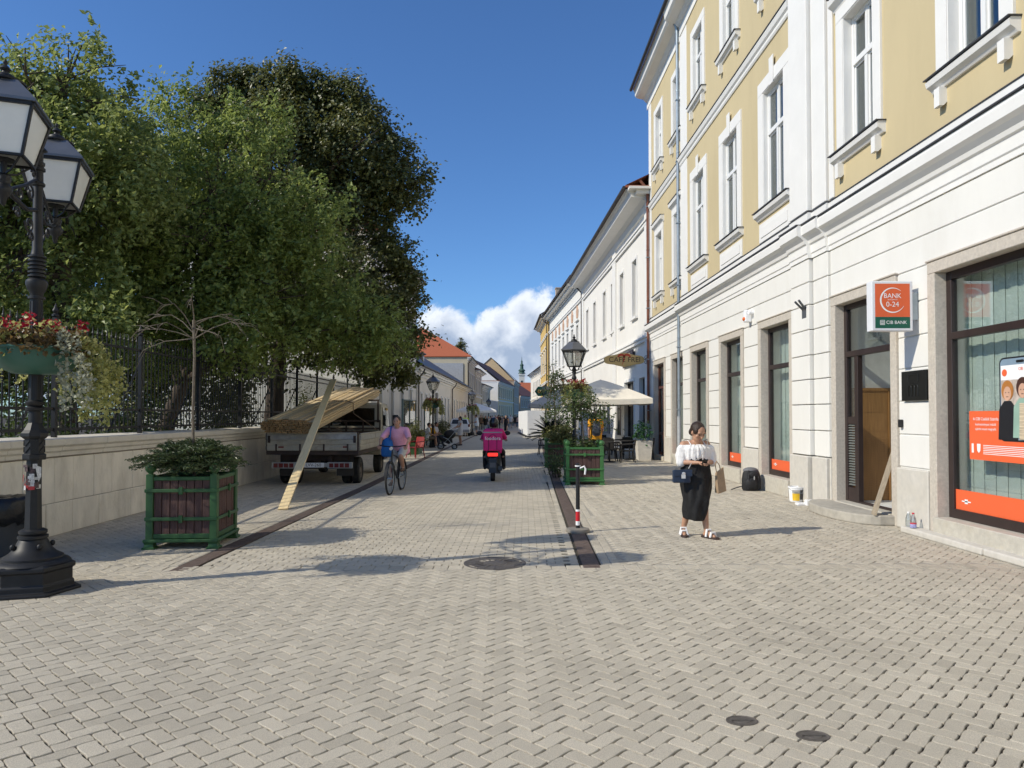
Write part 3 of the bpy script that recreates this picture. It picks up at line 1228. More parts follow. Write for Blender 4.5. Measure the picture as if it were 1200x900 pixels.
for ya, yb, ex in bays:
    if yb - ya > 2:
        b.box(X0 - ex - .13, ya, 10.382, X0 + .003, yb, 10.395)
b.build('course_flashing', m_lead, bank)
b = MB()
for ya, yb, ex in bays:
    yb2 = yb + (.35 if yb == YF else 0)
    moulding(b, [(.03, 14.55), (.03, 14.85), (.10, 14.90), (.18, 15.0), (.45, 15.06), (.52, 15.12), (.55, 15.30), (.60, 15.40)], ya, yb2, ex)
b.build('eaves_cornice', m_trim, bank)
b = MB()
b.tube([(X0 - .70, YN - .2, 15.42), (X0 - .70, YF + .36, 15.42)], .07, 8)
b.build('gutter', m_lead, bank)
# pilasters, corner strips and the projecting bay's ochre skin
for v in ((X0 - .085, P2 + .02, 5.70, X0 + .004, P2 + .60, 14.5), (X0 - .165, P2 + .64, 5.70, X0 + .004, P1 - .02, 14.5), (X0 - .04, P2 - .20, 5.70, X0 + .004, P2 - .02, 14.5),
          (X0 - .10, 22.90, 5.70, X0 + .004, 23.72, 14.5), (X0 - .035, 28.75, 5.70, X0 + .004, YF, 14.5)):
    MB().box(*v).build('pilaster', m_trim, bank, bevel=.01)



def upper_window(yc, style, storey):
    if storey == 1:
        zb, zt = 6.42, (8.80 if style == 'hood' else 9.12)
        iw = 1.02 if style == 'hood' else 1.2
    else:
        zb, zt, iw = 11.50, 13.62, 1.04
    ex = .08 if P1 < yc < 22.9 else 0.0
    a, c = yc - iw / 2, yc + iw / 2
    t = .24 if style == 'hood' or storey == 2 else .30
    b = MB()
    xo = X0 - ex - .045
    b.box(xo, a - t, zb, X0 + .004, a, zt)
    b.box(xo, c, zb, X0 + .004, c + t, zt)
    b.box(xo, a - t, zt + .002, X0 + .004, c + t, zt + t)
    # reveal lining in white, and the small inner step
    b.box(xo + .015, a, zb, X0 + .398, a + .018, zt - .002)
    b.box(xo + .015, c - .018, zb, X0 + .398, c, zt - .002)
    b.box(xo + .015, a + .018, zt - .02, X0 + .398, c - .018, zt - .001)
    if storey == 1 and style == 'key':
        b.prism([(-.09, 0), (.09, 0), (.12, .62), (-.12, .62)], (xo - .03, yc, zt - .06), (0, 1, 0), (0, 0, 1), (.03, 0, 0))
        b.box(X0 - ex - .03, a - t, 5.70, X0 + .004, c + t, 6.14)           # apron
        b.box(X0 - ex - .045, a - t + .14, 5.80, X0 - ex - .031, c + t - .14, 6.04)
    root = b.build('window', m_trim, bank, bevel=.006)
    if storey == 1 and style == 'hood':
        h = MB()
        pr = [(.03, 9.06), (.05, 9.10), (.14, 9.16), (.16, 9.26), (.12, 9.30)]
        h.prism([(X0 + .002, 9.06)] + [(X0 - ex - p, z) for p, z in pr] + [(X0 + .002, 9.30)], (0, a - t - .08, 0), (1, 0, 0), (0, 0, 1), (0, iw + 2 * t + .16, 0))
        h.build('hood', m_trim, root)
        h = MB().box(X0 - ex - .17, a - t - .09, 9.302, X0 + .003, c + t + .09, 9.315)
        h.build('hood_flashing', m_lead, root)
    s = MB()
    wv = t + .08
    pr = [(.04, zb - .20), (.07, zb - .16), (.13, zb - .12), (.15, zb - .05), (.12, zb - .02)]
    s.prism([(X0 + .003, zb - .20)] + [(X0 - ex - p, z) for p, z in pr] + [(X0 + .003, zb - .02)], (0, a - wv, 0), (1, 0, 0), (0, 0, 1), (0, iw + 2 * wv, 0))
    if not (storey == 1 and style == 'key'):
        for yy in (a - t + .06, c + t - .18):
            s.prism([(0, 0), (.12, 0), (.12, -.20), (.06, -.26), (0, -.26)], (X0 - ex - .11, yy, zb - .2), (1, 0, 0), (0, 0, 1), (0, .12, 0))
    s.build('sill', m_trim, root)
    s = MB().box(X0 - ex - .17, a - wv - .02, zb - .018, X0 + .05, c + wv + .02, zb - .003)
    s.build('sill_flashing', m_lead, root)
    # timber frame: transom, centre post, two casements
    xf = X0 + (.13 if ex == 0 else -.005)
    f = MB()
    e = .06
    zm = zb + (zt - zb) * .64
    f.box(xf, a + .018, zb, xf + .08, a + .018 + e, zt - .02)
    f.box(xf, c - .018 - e, zb, xf + .08, c - .018, zt - .02)
    f.box(xf, a + .018 + e, zt - .02 - e, xf + .08, c - .018 - e, zt - .02)
    f.box(xf, a + .018 + e, zb, xf + .08, c - .018 - e, zb + e + .03)
    f.box(xf - .02, a + .018 + e, zm - .05, xf + .075, c - .018 - e, zm + .05)
    f.box(xf - .01, yc - .045, zb + e + .03, xf + .07, yc + .045, zm - .05)
    f.box(xf + .005, yc - .035, zm + .05, xf + .07, yc + .035, zt - .02 - e)
    for y0, y1, z0, z1 in ((a + .018 + e, yc - .045, zb + e + .03, zm - .05), (yc + .045, c - .018 - e, zb + e + .03, zm - .05),
                           (a + .018 + e, yc - .035, zm + .05, zt - .02 - e), (yc + .035, c - .018 - e, zm + .05, zt - .02 - e)):
        q = .035
        f.box(xf + .02, y0, z0, xf + .06, y0 + q, z1)
        f.box(xf + .02, y1 - q, z0, xf + .06, y1, z1)
        f.box(xf + .02, y0 + q, z0, xf + .06, y1 - q, z0 + q)
        f.box(xf + .02, y0 + q, z1 - q, xf + .06, y1 - q, z1)
    f.build('frame', m_wframe, root)
    p = MB().box(xf + .038, a + .03, zb + .03, xf + .044, c - .03, zt - .04)
    p.build('pane', m_glass, root)
    k = MB()
    rr = random.Random(int(yc * 10) + storey)
    n = 40
    for sgn, y0, y1 in ((0, a + .02, a + .02 + iw * rr.uniform(.10, .20)), (1, c - .02 - iw * rr.uniform(.10, .20), c - .02)):
        pts = []
        for i in range(n // 2 + 1):
            yy = y0 + (y1 - y0) * i / (n // 2)
            pts.append((xf + .17 + .015 * math.sin(i * 1.9), yy))
        for i in range(n // 2):
            k.quad((pts[i][0], pts[i][1], zb), (pts[i + 1][0], pts[i + 1][1], zb), (pts[i + 1][0], pts[i + 1][1], zt), (pts[i][0], pts[i][1], zt))
    k.build('curtain', m_curt, root)
    d = MB()
    x1 = X0 + 1.3
    d.quad((x1, a - .3, zb - .3), (x1, c + .3, zb - .3), (x1, c + .3, zt + .2), (x1, a - .3, zt + .2))
    for yy in (a - .3, c + .3):
        d.quad((X0 + .41, yy, zb - .3), (x1, yy, zb - .3), (x1, yy, zt + .2), (X0 + .41, yy, zt + .2))
    for zz in (zb - .3, zt + .2):
        d.quad((X0 + .41, a - .3, zz), (x1, a - .3, zz), (x1, c + .3, zz), (X0 + .41, c + .3, zz))
    d.build('room', m_dark, root)


for yc, w, k in U1:
    upper_window(yc, k, 1)
    upper_window(yc, k, 2)
b = MB()
b.box(X0 - .081, P1, 5.70, X0 + .002, P1 + .1, 14.5)
ops2 = [(yc - (1.2 if s == 1 else 1.04) / 2 - P1, yc + (1.2 if s == 1 else 1.04) / 2 - P1, z0, z1) for yc in (15.52, 18.53, 21.55) for s, z0, z1 in ((1, 6.42, 9.12), (2, 11.5, 13.62))]
b = MB()
b.wall((X0 - .08, P1, 0), (0, 1, 0), (-1, 0, 0), 22.95 - P1, 5.67, 14.6, ops2, .09)
b.build('bay_wall', m_yellow, bank)

# downpipes
def downpipe(y, x, z0, z1, mat, shoe, lab, r=.055):
    root = empty('downpipe', (x, y, 0), lab, 'downpipe')
    b = MB().tube([(x, y, shoe), (x, y, z1 - .5), (x - .05, y, z1 - .3), (x - .3, y, z1)], r, 12)
    for z in np.arange(2.2, z1 - 1, 2.1):
        b.lathe((x, y, z), [(r, 0), (r + .008, .005), (r + .008, .05), (r, .055)], 12)
    b.build('pipe', mat, root, smooth=True)
    b = MB().tube([(x, y, z0), (x, y, shoe + .02)], r + .012, 12)
    b.build('standpipe', M('grey standpipe', (.42, .44, .45), rough=.5), root, smooth=True)
    b = MB()
    for z in np.arange(1.9, z1 - 1, 2.1):
        b.box(x - r - .015, y - r - .015, z, X0 + .02, y + r + .015, z + .03)
    b.build('bracket', m_zinc, root)
    return root


downpipe(23.82, X0 - .16, 0, 15.3, m_zinc, 1.65, 'grey zinc downpipe running down the ochre facade between two bays')
downpipe(29.05, X0 - .12, 0, 11.4, m_copper, 1.35, 'copper brown downpipe at the joint of ochre and white buildings')
# ------------------------------------------------------------------ other houses along the street
m_cream = M('cream render', (0.74, 0.70, 0.62), rough=.88, var=.05, scale=1.2, bump=.06, bscale=120, dirt=.15, dcol=(.5, .45, .38), dscale=.7)
m_beige = M('beige render', (0.55, 0.49, 0.36), rough=.88, var=.08, scale=1.0, dirt=.25, dcol=(.35, .3, .22), dscale=.6)
m_gold = M('gold render', (0.60, 0.41, 0.14), rough=.88, var=.06, scale=1.0)
m_pink = M('dull rose render', (0.52, 0.39, 0.27), rough=.88, var=.08, scale=1.0)
m_winb = M('far window glass', (0.05, 0.05, 0.052), rough=.2, var=.3, scale=.6, spec=.35)
m_slate = M('blue grey slate', (0.085, 0.095, 0.115), rough=.55, var=.25, scale=12, bump=.3, bscale=14, stretch=(1, 1, 3))
m_tile2 = M('bright red tile', (0.42, 0.12, 0.055), rough=.85, var=.22, scale=14, bump=.5, bscale=16, stretch=(1, 1, 3))
m_tile3 = M('old brown tile', (0.23, 0.085, 0.06), rough=.85, var=.25, scale=12, bump=.5, bscale=16)
m_gut = M('dark gutter', (0.05, 0.04, 0.035), rough=.5, var=.2)


def house(name, label, p0, p1, h, wall, roof=None, ridge=3.0, depth=9.0, side=-1, wins=(), over=.45, storeys=(), trim=m_trim,
          hip0=0.0, hip1=0.0, cornice=True, door=None, base=None, blind_gable=None, side_mat=None):
    """p0 near and p1 far end of the street front; side -1 = house on the left (front faces +x).
    wins: rows of (z0, z1, [centres as metres from p0], width, style)"""
    p0, p1 = Vector((*p0, 0)), Vector((*p1, 0))
    U = (p1 - p0)
    L = U.length
    U.normalize()
    N = Vector((U.y, -U.x, 0)) if side < 0 else Vector((-U.y, U.x, 0))
    root = empty(name, (p0 + p1) / 2 - N * depth / 2, label, 'building')
    ops = []
    for z0, z1, cs, w, st in wins:
        for u in cs:
            if 0 < u - w / 2 and u + w / 2 < L:
                ops.append((u - w / 2, u + w / 2, z0, z1))
    b = MB()
    b.wall(p0, U, N, L, 0, h, ops, .22)
    b.build('front_wall', wall, root)
    b = MB()
    B0, B1 = p0 - N * depth, p1 - N * depth
    H = Vector((0, 0, h))
    b.quad(p0, B0, B0 + H, p0 + H)
    b.quad(p1, B1, B1 + H, p1 + H)
    b.quad(B0, B1, B1 + H, B0 + H)
    b.build('side_wall', side_mat or wall, root)
    for z0, z1, cs, w, st in wins:
        for u in cs:
            if not (0 < u - w / 2 and u + w / 2 < L):
                continue
            b = MB()
            t, pr = .13, .04
            P = lambda uu, zz, d: p0 + U * uu + N * d + Vector((0, 0, zz))
            if st != 'plain':
                b.obox(P(u - w / 2 - t, z0, -.001), U * t, N * pr, (0, 0, z1 - z0))
                b.obox(P(u + w / 2, z0, -.001), U * t, N * pr, (0, 0, z1 - z0))
                b.obox(P(u - w / 2 - t, z1, -.001), U * (w + 2 * t), N * (pr + .01), (0, 0, t))
                if st == 'hood':
                    b.obox(P(u - w / 2 - t - .1, z1 + t + .16, -.001), U * (w + 2 * t + .2), N * .16, (0, 0, .12))
                if st == 'arch':
                    pts = [(w / 2 * math.cos(a), w / 2 * math.sin(a)) for a in np.linspace(0, PI, 11)]
                    out = [(p[0] * 1.3, p[1] * 1.3) for p in pts]
            b.obox(P(u - w / 2 - .16, z0 - .12, -.001), U * (w + .32), N * .13, (0, 0, .12))
            wo = b.build('window' if z0 > .4 else 'door', trim, root)
            f = MB()
            e = .05
            f.obox(P(u - w / 2, z0, -.20), U * e, N * .06, (0, 0, z1 - z0))
            f.obox(P(u + w / 2 - e, z0, -.20), U * e, N * .06, (0, 0, z1 - z0))
            f.obox(P(u - w / 2 + e, z1 - e, -.20), U * (w - 2 * e), N * .06, (0, 0, e))
            f.obox(P(u - w / 2 + e, z0, -.20), U * (w - 2 * e), N * .06, (0, 0, e))
            f.obox(P(u - .03, z0 + e, -.195), U * .06, N * .05, (0, 0, z1 - z0 - 2 * e))
            f.obox(P(u - w / 2 + e, z0 + (z1 - z0) * .66, -.197), U * (w - 2 * e), N * .06, (0, 0, .06))
            f.build('frame', m_wframe if st != 'dark' else m_brown, wo)
            q = MB()
            q.obox(P(u - w / 2, z0, -.215), U * w, N * .012, (0, 0, z1 - z0))
            q.build('pane', m_winb, wo)
    if cornice:
        b = MB()
        for z, hh, pr in ((h - .62, .10, .06), (h - .40, .12, .14), (h - .26, .16, over * .6), (h - .10, .10, over * .9)):
            b.obox(p0 + Vector((0, 0, z)) - N * .002 - U * (pr * .5), U * (L + pr), N * (pr + .002), (0, 0, hh - .003))
        for z in storeys:
            b.obox(p0 + Vector((0, 0, z)) - N * .002, U * L, N * .10, (0, 0, .14))
            b.obox(p0 + Vector((0, 0, z + .142)) - N * .002, U * L, N * .15, (0, 0, .08))
        b.build('cornice', trim, root)
    if base is not None:
        b = MB().obox(p0 - N * .002, U * L, N * .06, (0, 0, .7))
        b.build('plinth', base, root)
    if roof is not None:
        b = MB()
        e0 = p0 + N * over - U * (.15)
        e1 = p1 + N * over + U * (.15)
        f0, f1 = B0 - N * over - U * .15, B1 - N * over + U * .15
        r0 = (p0 + B0) / 2 + U * (hip0 - .15) + Vector((0, 0, h + ridge))
        r1 = (p1 + B1) / 2 - U * (hip1 - .15) + Vector((0, 0, h + ridge))
        z = Vector((0, 0, h + .03))
        th = Vector((0, 0, .10))
        top = [e0 + z + th, e1 + z + th, f1 + z + th, f0 + z + th, r0 + th, r1 + th]
        bot = [e0 + z, e1 + z, f1 + z, f0 + z]
        b.add(top + bot, [(0, 1, 5, 4), (3, 4, 5, 2)] + ([(0, 4, 3)] if hip0 else []) + ([(1, 2, 5)] if hip1 else []) + [(6, 7, 1, 0), (7, 8, 2, 1), (8, 9, 3, 2), (9, 6, 0, 3)])
        b.build('roof', roof, root)
        if hip0 == 0:
            for a, c in ((p0, B0), (p1, B1)):
                MB().add([a + H, c + H, (a + c) / 2 + Vector((0, 0, h + ridge))], [(0, 1, 2)]).build('gable', blind_gable or wall, root)
        b = MB()
        b.tube([e0 + z + N * .06, e1 + z + N * .06], .07, 8)
        b.build('gutter', m_gut, root)
    return root, U, N, p0, L


def chimney(root, x, y, z0, z1, w=.6, mat=None):
    b = MB().box(x - w / 2, y - w / 2, z0, x + w / 2, y + w / 2, z1)
    b.box(x - w / 2 - .06, y - w / 2 - .06, z1, x + w / 2 + .06, y + w / 2 + .06, z1 + .12)
    return b.build('chimney', mat or m_pink, root)


def spout(root, p, N, z1, z0=0.1, r=.05):
    p = Vector((p[0], p[1], 0))
    q = p + N * .10
    MB().tube([p + N * .5 + Vector((0, 0, z1)), p + N * .42 + Vector((0, 0, z1 - .25)), q + Vector((0, 0, z1 - .6)), q + Vector((0, 0, z0))], r, 8).build('drainpipe', m_gut, root, smooth=True)


# --- right: two white classicist houses
RA0, RA1 = (6.12, 29.25), (5.68, 50.2)
ua = lambda px: 6.68 / ((px - 589) / 832 + .02) - 29.25
upA = [ua(p) for p in (744.5, 729.5, 719, 709, 697.5, 689)]
A, U, N, p0, L = house('white_townhouse', 'cream white two storey townhouse with cafe on its ground floor and deep eaves', RA0, RA1, 11.1, M('pale white render', (.78, .76, .71), rough=.88, var=.04, scale=1.2, dirt=.15, dcol=(.55, .52, .46), dscale=.7),
                       m_tile, 3.2, 11, 1, wins=[(6.2, 8.8, upA, .95, 'frame'), (0.12, 3.0, [7.6, 10.8], 2.4, 'dark'), (0.5, 3.0, upA[3:], 1.1, 'dark'), (0.12, 3.35, [1.45], 1.25, 'dark'), (0.12, 3.3, [4.4], 2.2, 'dark')],
                       over=1.05, storeys=(4.85, 9.75), base=m_plinth)
for u, w in ((0.02, .7), (7.6, .9), (L - .9, .9)):
    MB().obox(p0 + U * u - N * .002, U * w, N * .09, (0, 0, 10.4)).build('pilaster', m_trim, A)
# deep white soffit cornice of this house
b = MB()
b.prism([(0, 10.30), (.10, 10.34), (.14, 10.6), (.32, 10.72), (.80, 10.78), (.86, 10.95), (1.02, 11.08), (0, 11.10)], p0 - U * .05, N, (0, 0, 1), U * (L + .1))
b.build('soffit', m_trim, A)
spout(A, p0 + U * (L - .1), N, 11.0)
chimney(A, 11.5, 36, 12.5, 15.2)
chimney(A, 11.0, 45, 12.5, 15.0)
ub = [2.2, 4.9, 7.6, 10.3, 13.0, 15.7, 18.4]
B, U, N, p0, L = house('white_baroque_house', 'second white townhouse behind the lamp with ornamented upper windows', (5.66, 50.3), (4.75, 71.5), 11.6, m_white,
                       m_slate, 3.0, 11, 1, wins=[(6.0, 8.4, ub, 1.0, 'hood'), (0.5, 3.2, ub, 1.2, 'dark')], over=.8, storeys=(4.9, 9.9), base=m_plinth)
b = MB()
for u in ub:
    b.prism([(-.35, 0), (.35, 0), (.5, .55), (0, .95), (-.5, .55)], p0 + U * u + Vector((0, 0, 8.95)) - N * .002, U, (0, 0, 1), N * .06)
b.build('ornament', M('pale terracotta', (.55, .36, .25), rough=.8), B)
spout(B, p0 + U * (L - .2), N, 11.4)
Cc, U, N, p0, L = house('golden_house', 'narrow view of a golden yellow townhouse with stucco cornice beyond white houses', (4.55, 71.7), (4.5, 84), 11.9, m_gold, m_slate, 3.4, 11, 1,
                        wins=[(6.2, 8.4, [2, 5, 8, 11], 1.0, 'hood'), (.5, 3, [2, 5, 8, 11], 1.2, 'dark')], over=.7, storeys=(5, 9.8))
spout(Cc, p0 + U * .2, N, 11.6)
chimney(Cc, 6.5, 80, 12.5, 16.0, 1.0)
house('red_roofed_house', 'pale townhouse with bright red tiled roof at the far right of the street', (5.7, 92), (4.7, 118), 8.3, m_cream, m_tile2, 3.4, 11, 1,
      wins=[(4.9, 6.9, [2, 4.6, 7.2, 9.8, 12.4, 15, 17.6, 20.2], 1.0, 'frame'), (.6, 2.8, [2, 4.6, 7.2, 9.8, 12.4, 15, 17.6], 1.1, 'dark')], over=.5, storeys=(4.1,))

# --- left: courtyard house behind the trees, long low house, then taller ones
house('courtyard_house', 'tall pale house behind the trees with its blind side towards the garden', (-6.15, 33.2), (-5.66, 46.4), 10.3, m_cream, m_tile, 3.2, 11, -1,
      wins=[(5.6, 7.8, [2, 5, 8, 11], 1.05, 'frame'), (.8, 3.3, [2, 5, 8, 11], .9, 'arch')], over=.55, storeys=(4.4,))
low, U, N, p0, L = house('low_slate_house', 'long low cream house with blue grey slate roof and rusticated front', (-5.64, 46.6), (-4.2, 86), 4.95, m_cream, m_slate, 3.3, 9.5, -1,
                         wins=[(.7, 3.2, [2, 4.2, 6.4, 13.5, 15.9, 18.3, 23.5, 26.2, 28.9, 31.6, 34.3, 37], .8, 'frame'), (.02, 3.5, [10.0], 1.7, 'dark')], over=.4, base=m_plinth)
for u, w in ((0, 1.3), (7.4, 1.5), (11.1, 1.3), (20.2, 1.5)):
    b = MB()
    for z in np.arange(.9, 4.2, .42):
        b.obox(p0 + U * u + Vector((0, 0, z)) - N * .002, U * w, N * .02, (0, 0, .39))
    b.build('quoins', m_cream, low)
spout(low, p0 + U * .3, N, 4.8)
spout(low, p0 + U * 21, N, 4.8)
spout(low, p0 + U * (L - .2), N, 4.8)
for u in (3.0, 13.0):
    c = p0 + U * u - N * 1.6
    b = MB()
    b.obox(c + Vector((0, 0, 5.4)), U * 1.3, -N * 2.2, (0, 0, 1.5))
    b.obox(c + Vector((0, 0, 6.902)) + N * .15 - U * .12, U * 1.54, -N * 2.6, (0, 0, .1))
    d = b.build('dormer', m_lead, low)
    MB().obox(c + U * .25 + N * .002 + Vector((0, 0, 5.95)), U * .8, N * .03, (0, 0, .75)).build('dormer_window', m_winb, d)
b = MB()
for r in (0, 1):
    for u in np.arange(.3, L, .55):
        c = p0 + U * (u + r * .27) - N * (.25 + .45 * r) + Vector((0, 0, 5.25 + .42 * r))
        b.obox(c, U * .10, -N * .14, (0, 0, .10))
b.build('snow_guard', m_slate, low)
red, U, N, p0, L = house('hipped_house', 'taller cream house with bright orange red hipped roof behind the low slate house', (-4.35, 88), (-3.95, 100.5), 8.95, m_beige, m_tile2, 4.3, 13, -1,
                         wins=[(5.2, 7.2, [2, 5, 8, 11], 1.0, 'frame'), (.6, 2.9, [2, 5, 8, 11], 1.2, 'dark')], over=.5, storeys=(4.3,), hip0=5.5, hip1=5.0)
MB().box(-9.5, 87.93, 5.6, -4.9, 88.01, 8.2).build('bare_patch', M('grey panel', (.42, .44, .46), rough=.8), red)
spout(red, p0 + U * .2, N, 8.8)
house('stucco_house', 'weathered beige stucco townhouse next to the hipped red roof', (-3.9, 101), (-3.35, 112), 8.2, m_beige, m_tile3, 2.0, 10, -1,
      wins=[(5.0, 7.0, [1.8, 4.4, 7.0, 9.6], 1.0, 'hood'), (.6, 2.9, [1.8, 4.4, 7, 9.6], 1.2, 'dark')], over=.7, storeys=(4.3,))
house('small_stucco_house', 'lower weathered stucco house beyond the beige townhouse', (-3.3, 113), (-2.2, 126), 6.6, m_beige, m_tile3, 1.2, 9, -1,
      wins=[(4.1, 5.7, [1.8, 4.4, 7.0, 9.6], 1.0, 'frame'), (.6, 2.6, [1.8, 4.4, 7, 9.6], 1.2, 'dark')], over=.5, storeys=(3.4,))
# the street bends: these fronts turn towards us
wh, U, N, p0, L = house('white_gabled_house', 'long house with white gable and dark red roof where the street bends', (-.85, 128), (2.25, 152), 7.9, M('warm beige render', (.74, .57, .32), rough=.88, var=.06), m_tile3, 4.2, 10, -1,
                        wins=[(5.0, 6.9, [2.2 + 3.1 * k for k in range(7)], 1.2, 'frame'), (1.7, 3.6, [2.2 + 3.1 * k for k in range(7)], 1.2, 'frame')], over=.35, storeys=(4.3,), blind_gable=m_trim, side_mat=m_trim)
b = MB().tube([(-5.9, 128.6, 12.1), (-5.9, 128.6, 13.1)], .06, 6)
b.bar((-6.2, 128.6, 12.75), (-5.6, 128.6, 12.75), .1, .1)
b.build('cross', m_gut, wh)
house('yellow_gabled_house', 'house with pale orange gable and dark roof behind the white gabled one', (2.45, 153), (4.0, 172), 9.2, m_pink, m_tile3, 5.0, 10, -1,
      wins=[(6.0, 8.0, [2, 5, 8, 11, 14], 1.2, 'frame'), (2.2, 4.2, [2, 5, 8, 11, 14], 1.2, 'frame')], over=.35, blind_gable=M('pale apricot render', (.64, .47, .27), rough=.88, var=.06))
house('row_house', 'distant low row house with dark red roof under the church tower', (4.3, 176), (9.5, 196), 6.6, m_pink, m_tile3, 3.6, 10, -1,
      wins=[(3.8, 5.6, [2 + 2.6 * k for k in range(7)], 1.1, 'frame')], over=.35)
house('closing_house', 'distant pale house with brownish roof closing the street', (5.5, 206), (14, 207), 8.4, m_pink, m_tile2, 3.0, 9, -1, wins=[(4.5, 6.6, [1.5, 4, 6.5], 1.2, 'frame')], over=.3)
# church: grey roof and slim tower with green copper onion spire
TX, TY = (611.5 - VPX) / FPX * 420, 420
ch = empty('church', (TX, TY, 0), 'distant church with slim white tower, green copper spire and grey nave roof', 'church')
m_cop = M('green copper', (0.06, 0.115, 0.09), rough=.7, var=.25, scale=.6)
b = MB().box(TX - 1.6, TY - 1.6, 0, TX + 1.6, TY + 1.6, 26.5)
for z in (17.5, 25.4):
    b.box(TX - 1.9, TY - 1.9, z, TX + 1.9, TY + 1.9, z + .6)
b.build('tower', m_cream, ch)
b = MB()
for z in (17.3,):
    b.box(TX - .6, TY - 1.66, z + 2, TX + .6, TY - 1.59, z + 5)
b.build('tower_window', m_winb, ch)
MB().lathe((TX, TY, 26.5), [(2.1, 0), (2.2, .3), (1.7, .7), (1.4, 1.2), (2.1, 1.7), (1.9, 2.2), (1.0, 2.9), (.9, 4.6), (1.2, 4.9), (1.0, 5.4), (.5, 6.0), (.42, 7.0), (.55, 7.2), (.18, 8.0), (.08, 9.8), (0, 10.2)], 8).build('spire', m_cop, ch)
b = MB()
x0, x1 = TX + 1.5, (631 - VPX) / FPX * 425
b.box(x0, 419, 0, x1, 432, 15)
b.build('nave', m_cream, ch)
b = MB()
b.add([(x0, 418.5, 15), (x1 + .5, 418.5, 15), (x1 + .5, 432.5, 15), (x0, 432.5, 15), (x0, 425.5, 20.5), (x1 + .5, 425.5, 20.5)], [(0, 1, 5, 4), (2, 3, 4, 5), (0, 4, 3), (1, 2, 5)])
b.build('nave_roof', m_slate, ch)

# white hoarding in the street
m_hoard = M('white hoarding', (0.80, 0.81, 0.82), rough=.55, var=.02, dirt=.08, dcol=(.5, .5, .5))
hd = empty('site_hoarding', (2.9, 58, 0), 'white panelled construction hoarding standing in the street', 'hoarding')
A_, B_, C_ = Vector((1.62, 70, 0)), Vector((2.0, 56, 0)), Vector((4.3, 56.3, 0))
for i, (a, c, n) in enumerate(((A_, B_, 6), (B_, C_, 2))):
    for k in range(n):
        s, t = a.lerp(c, k / n), a.lerp(c, (k + 1) / n)
        d = (t - s).normalized()
        nn = Vector((d.y, -d.x, 0)) * .05
        b = MB().obox(s + d * .01 + Vector((0, 0, .12)), (t - s) - d * .02, nn, (0, 0, 1.98))
        for z in (.5, .95, 1.4, 1.85):
            b.obox(s + d * .012 + nn * 1.02 + Vector((0, 0, z)), (t - s) - d * .024, nn * .12, (0, 0, .02))
        b.build('panel', m_hoard, hd)
        f = MB().box(t.x - .25, t.y - .12, 0, t.x + .25, t.y + .12, .12)
        f.build('foot_block', m_lead, hd)
# ------------------------------------------------------------------ trees and plants
m_bark = M('bark', (0.085, 0.065, 0.05), rough=.95, var=.3, scale=6, stretch=(4, 4, .8), bump=.8, bscale=25)
lf_A = leaf_mat('fresh maple leaf', (0.085, 0.13, 0.032), (0.34, 0.395, 0.125), .45)
lf_B = leaf_mat('bright leaf', (0.08, 0.13, 0.028), (0.33, 0.395, 0.11), .45)
lf_D = leaf_mat('dark linden leaf', (0.050, 0.070, 0.018), (0.18, 0.185, 0.055), .32)
lf_S = leaf_mat('shrub leaf', (0.03, 0.055, 0.014), (0.10, 0.14, 0.04), .30)
lf_Y = leaf_mat('dark yew needle', (0.03, 0.055, 0.02), (0.12, 0.16, 0.06), .15)


def crown_points(lobes, n_clump, per, rc, shell=0.55, flat=.75, stray=.16):
    """leaf positions grouped in clumps; clumps sit mostly in the outer part of each lobe"""
    vol = np.array([l[1][0] * l[1][1] * l[1][2] for l in lobes]) ** .75
    pick = RNG.choice(len(lobes), n_clump, p=vol / vol.sum())
    d = RNG.normal(size=(n_clump, 3))
    d /= np.linalg.norm(d, axis=1, keepdims=True)
    rad = shell + (1 - shell) * RNG.uniform(0, 1, n_clump) ** .7
    far_ = RNG.uniform(size=n_clump) < stray
    rad[far_] *= RNG.uniform(1.05, 1.28, far_.sum())
    inner = RNG.uniform(size=n_clump) < .18
    rad[inner] *= RNG.uniform(.3, .8, inner.sum())
    c = np.array([tuple(l[0]) for l in lobes])[pick] + d * rad[:, None] * np.array([l[1] for l in lobes])[pick]
    k = RNG.poisson(per, n_clump)
    rcs = rc * RNG.uniform(.6, 1.35, n_clump)
    P = np.repeat(c, k, axis=0)
    off = RNG.normal(size=(len(P), 3)) * np.repeat(rcs, k)[:, None] * .5
    off[:, 2] *= flat
    outd = np.repeat(d, k, axis=0)
    nrm = outd * .5 + off / (rc + 1e-6) * .6 + np.array([0, 0, .45]) + np.array(sun_dir) * .75 + RNG.normal(size=(len(P), 3)) * .55
    return c, P + off, nrm


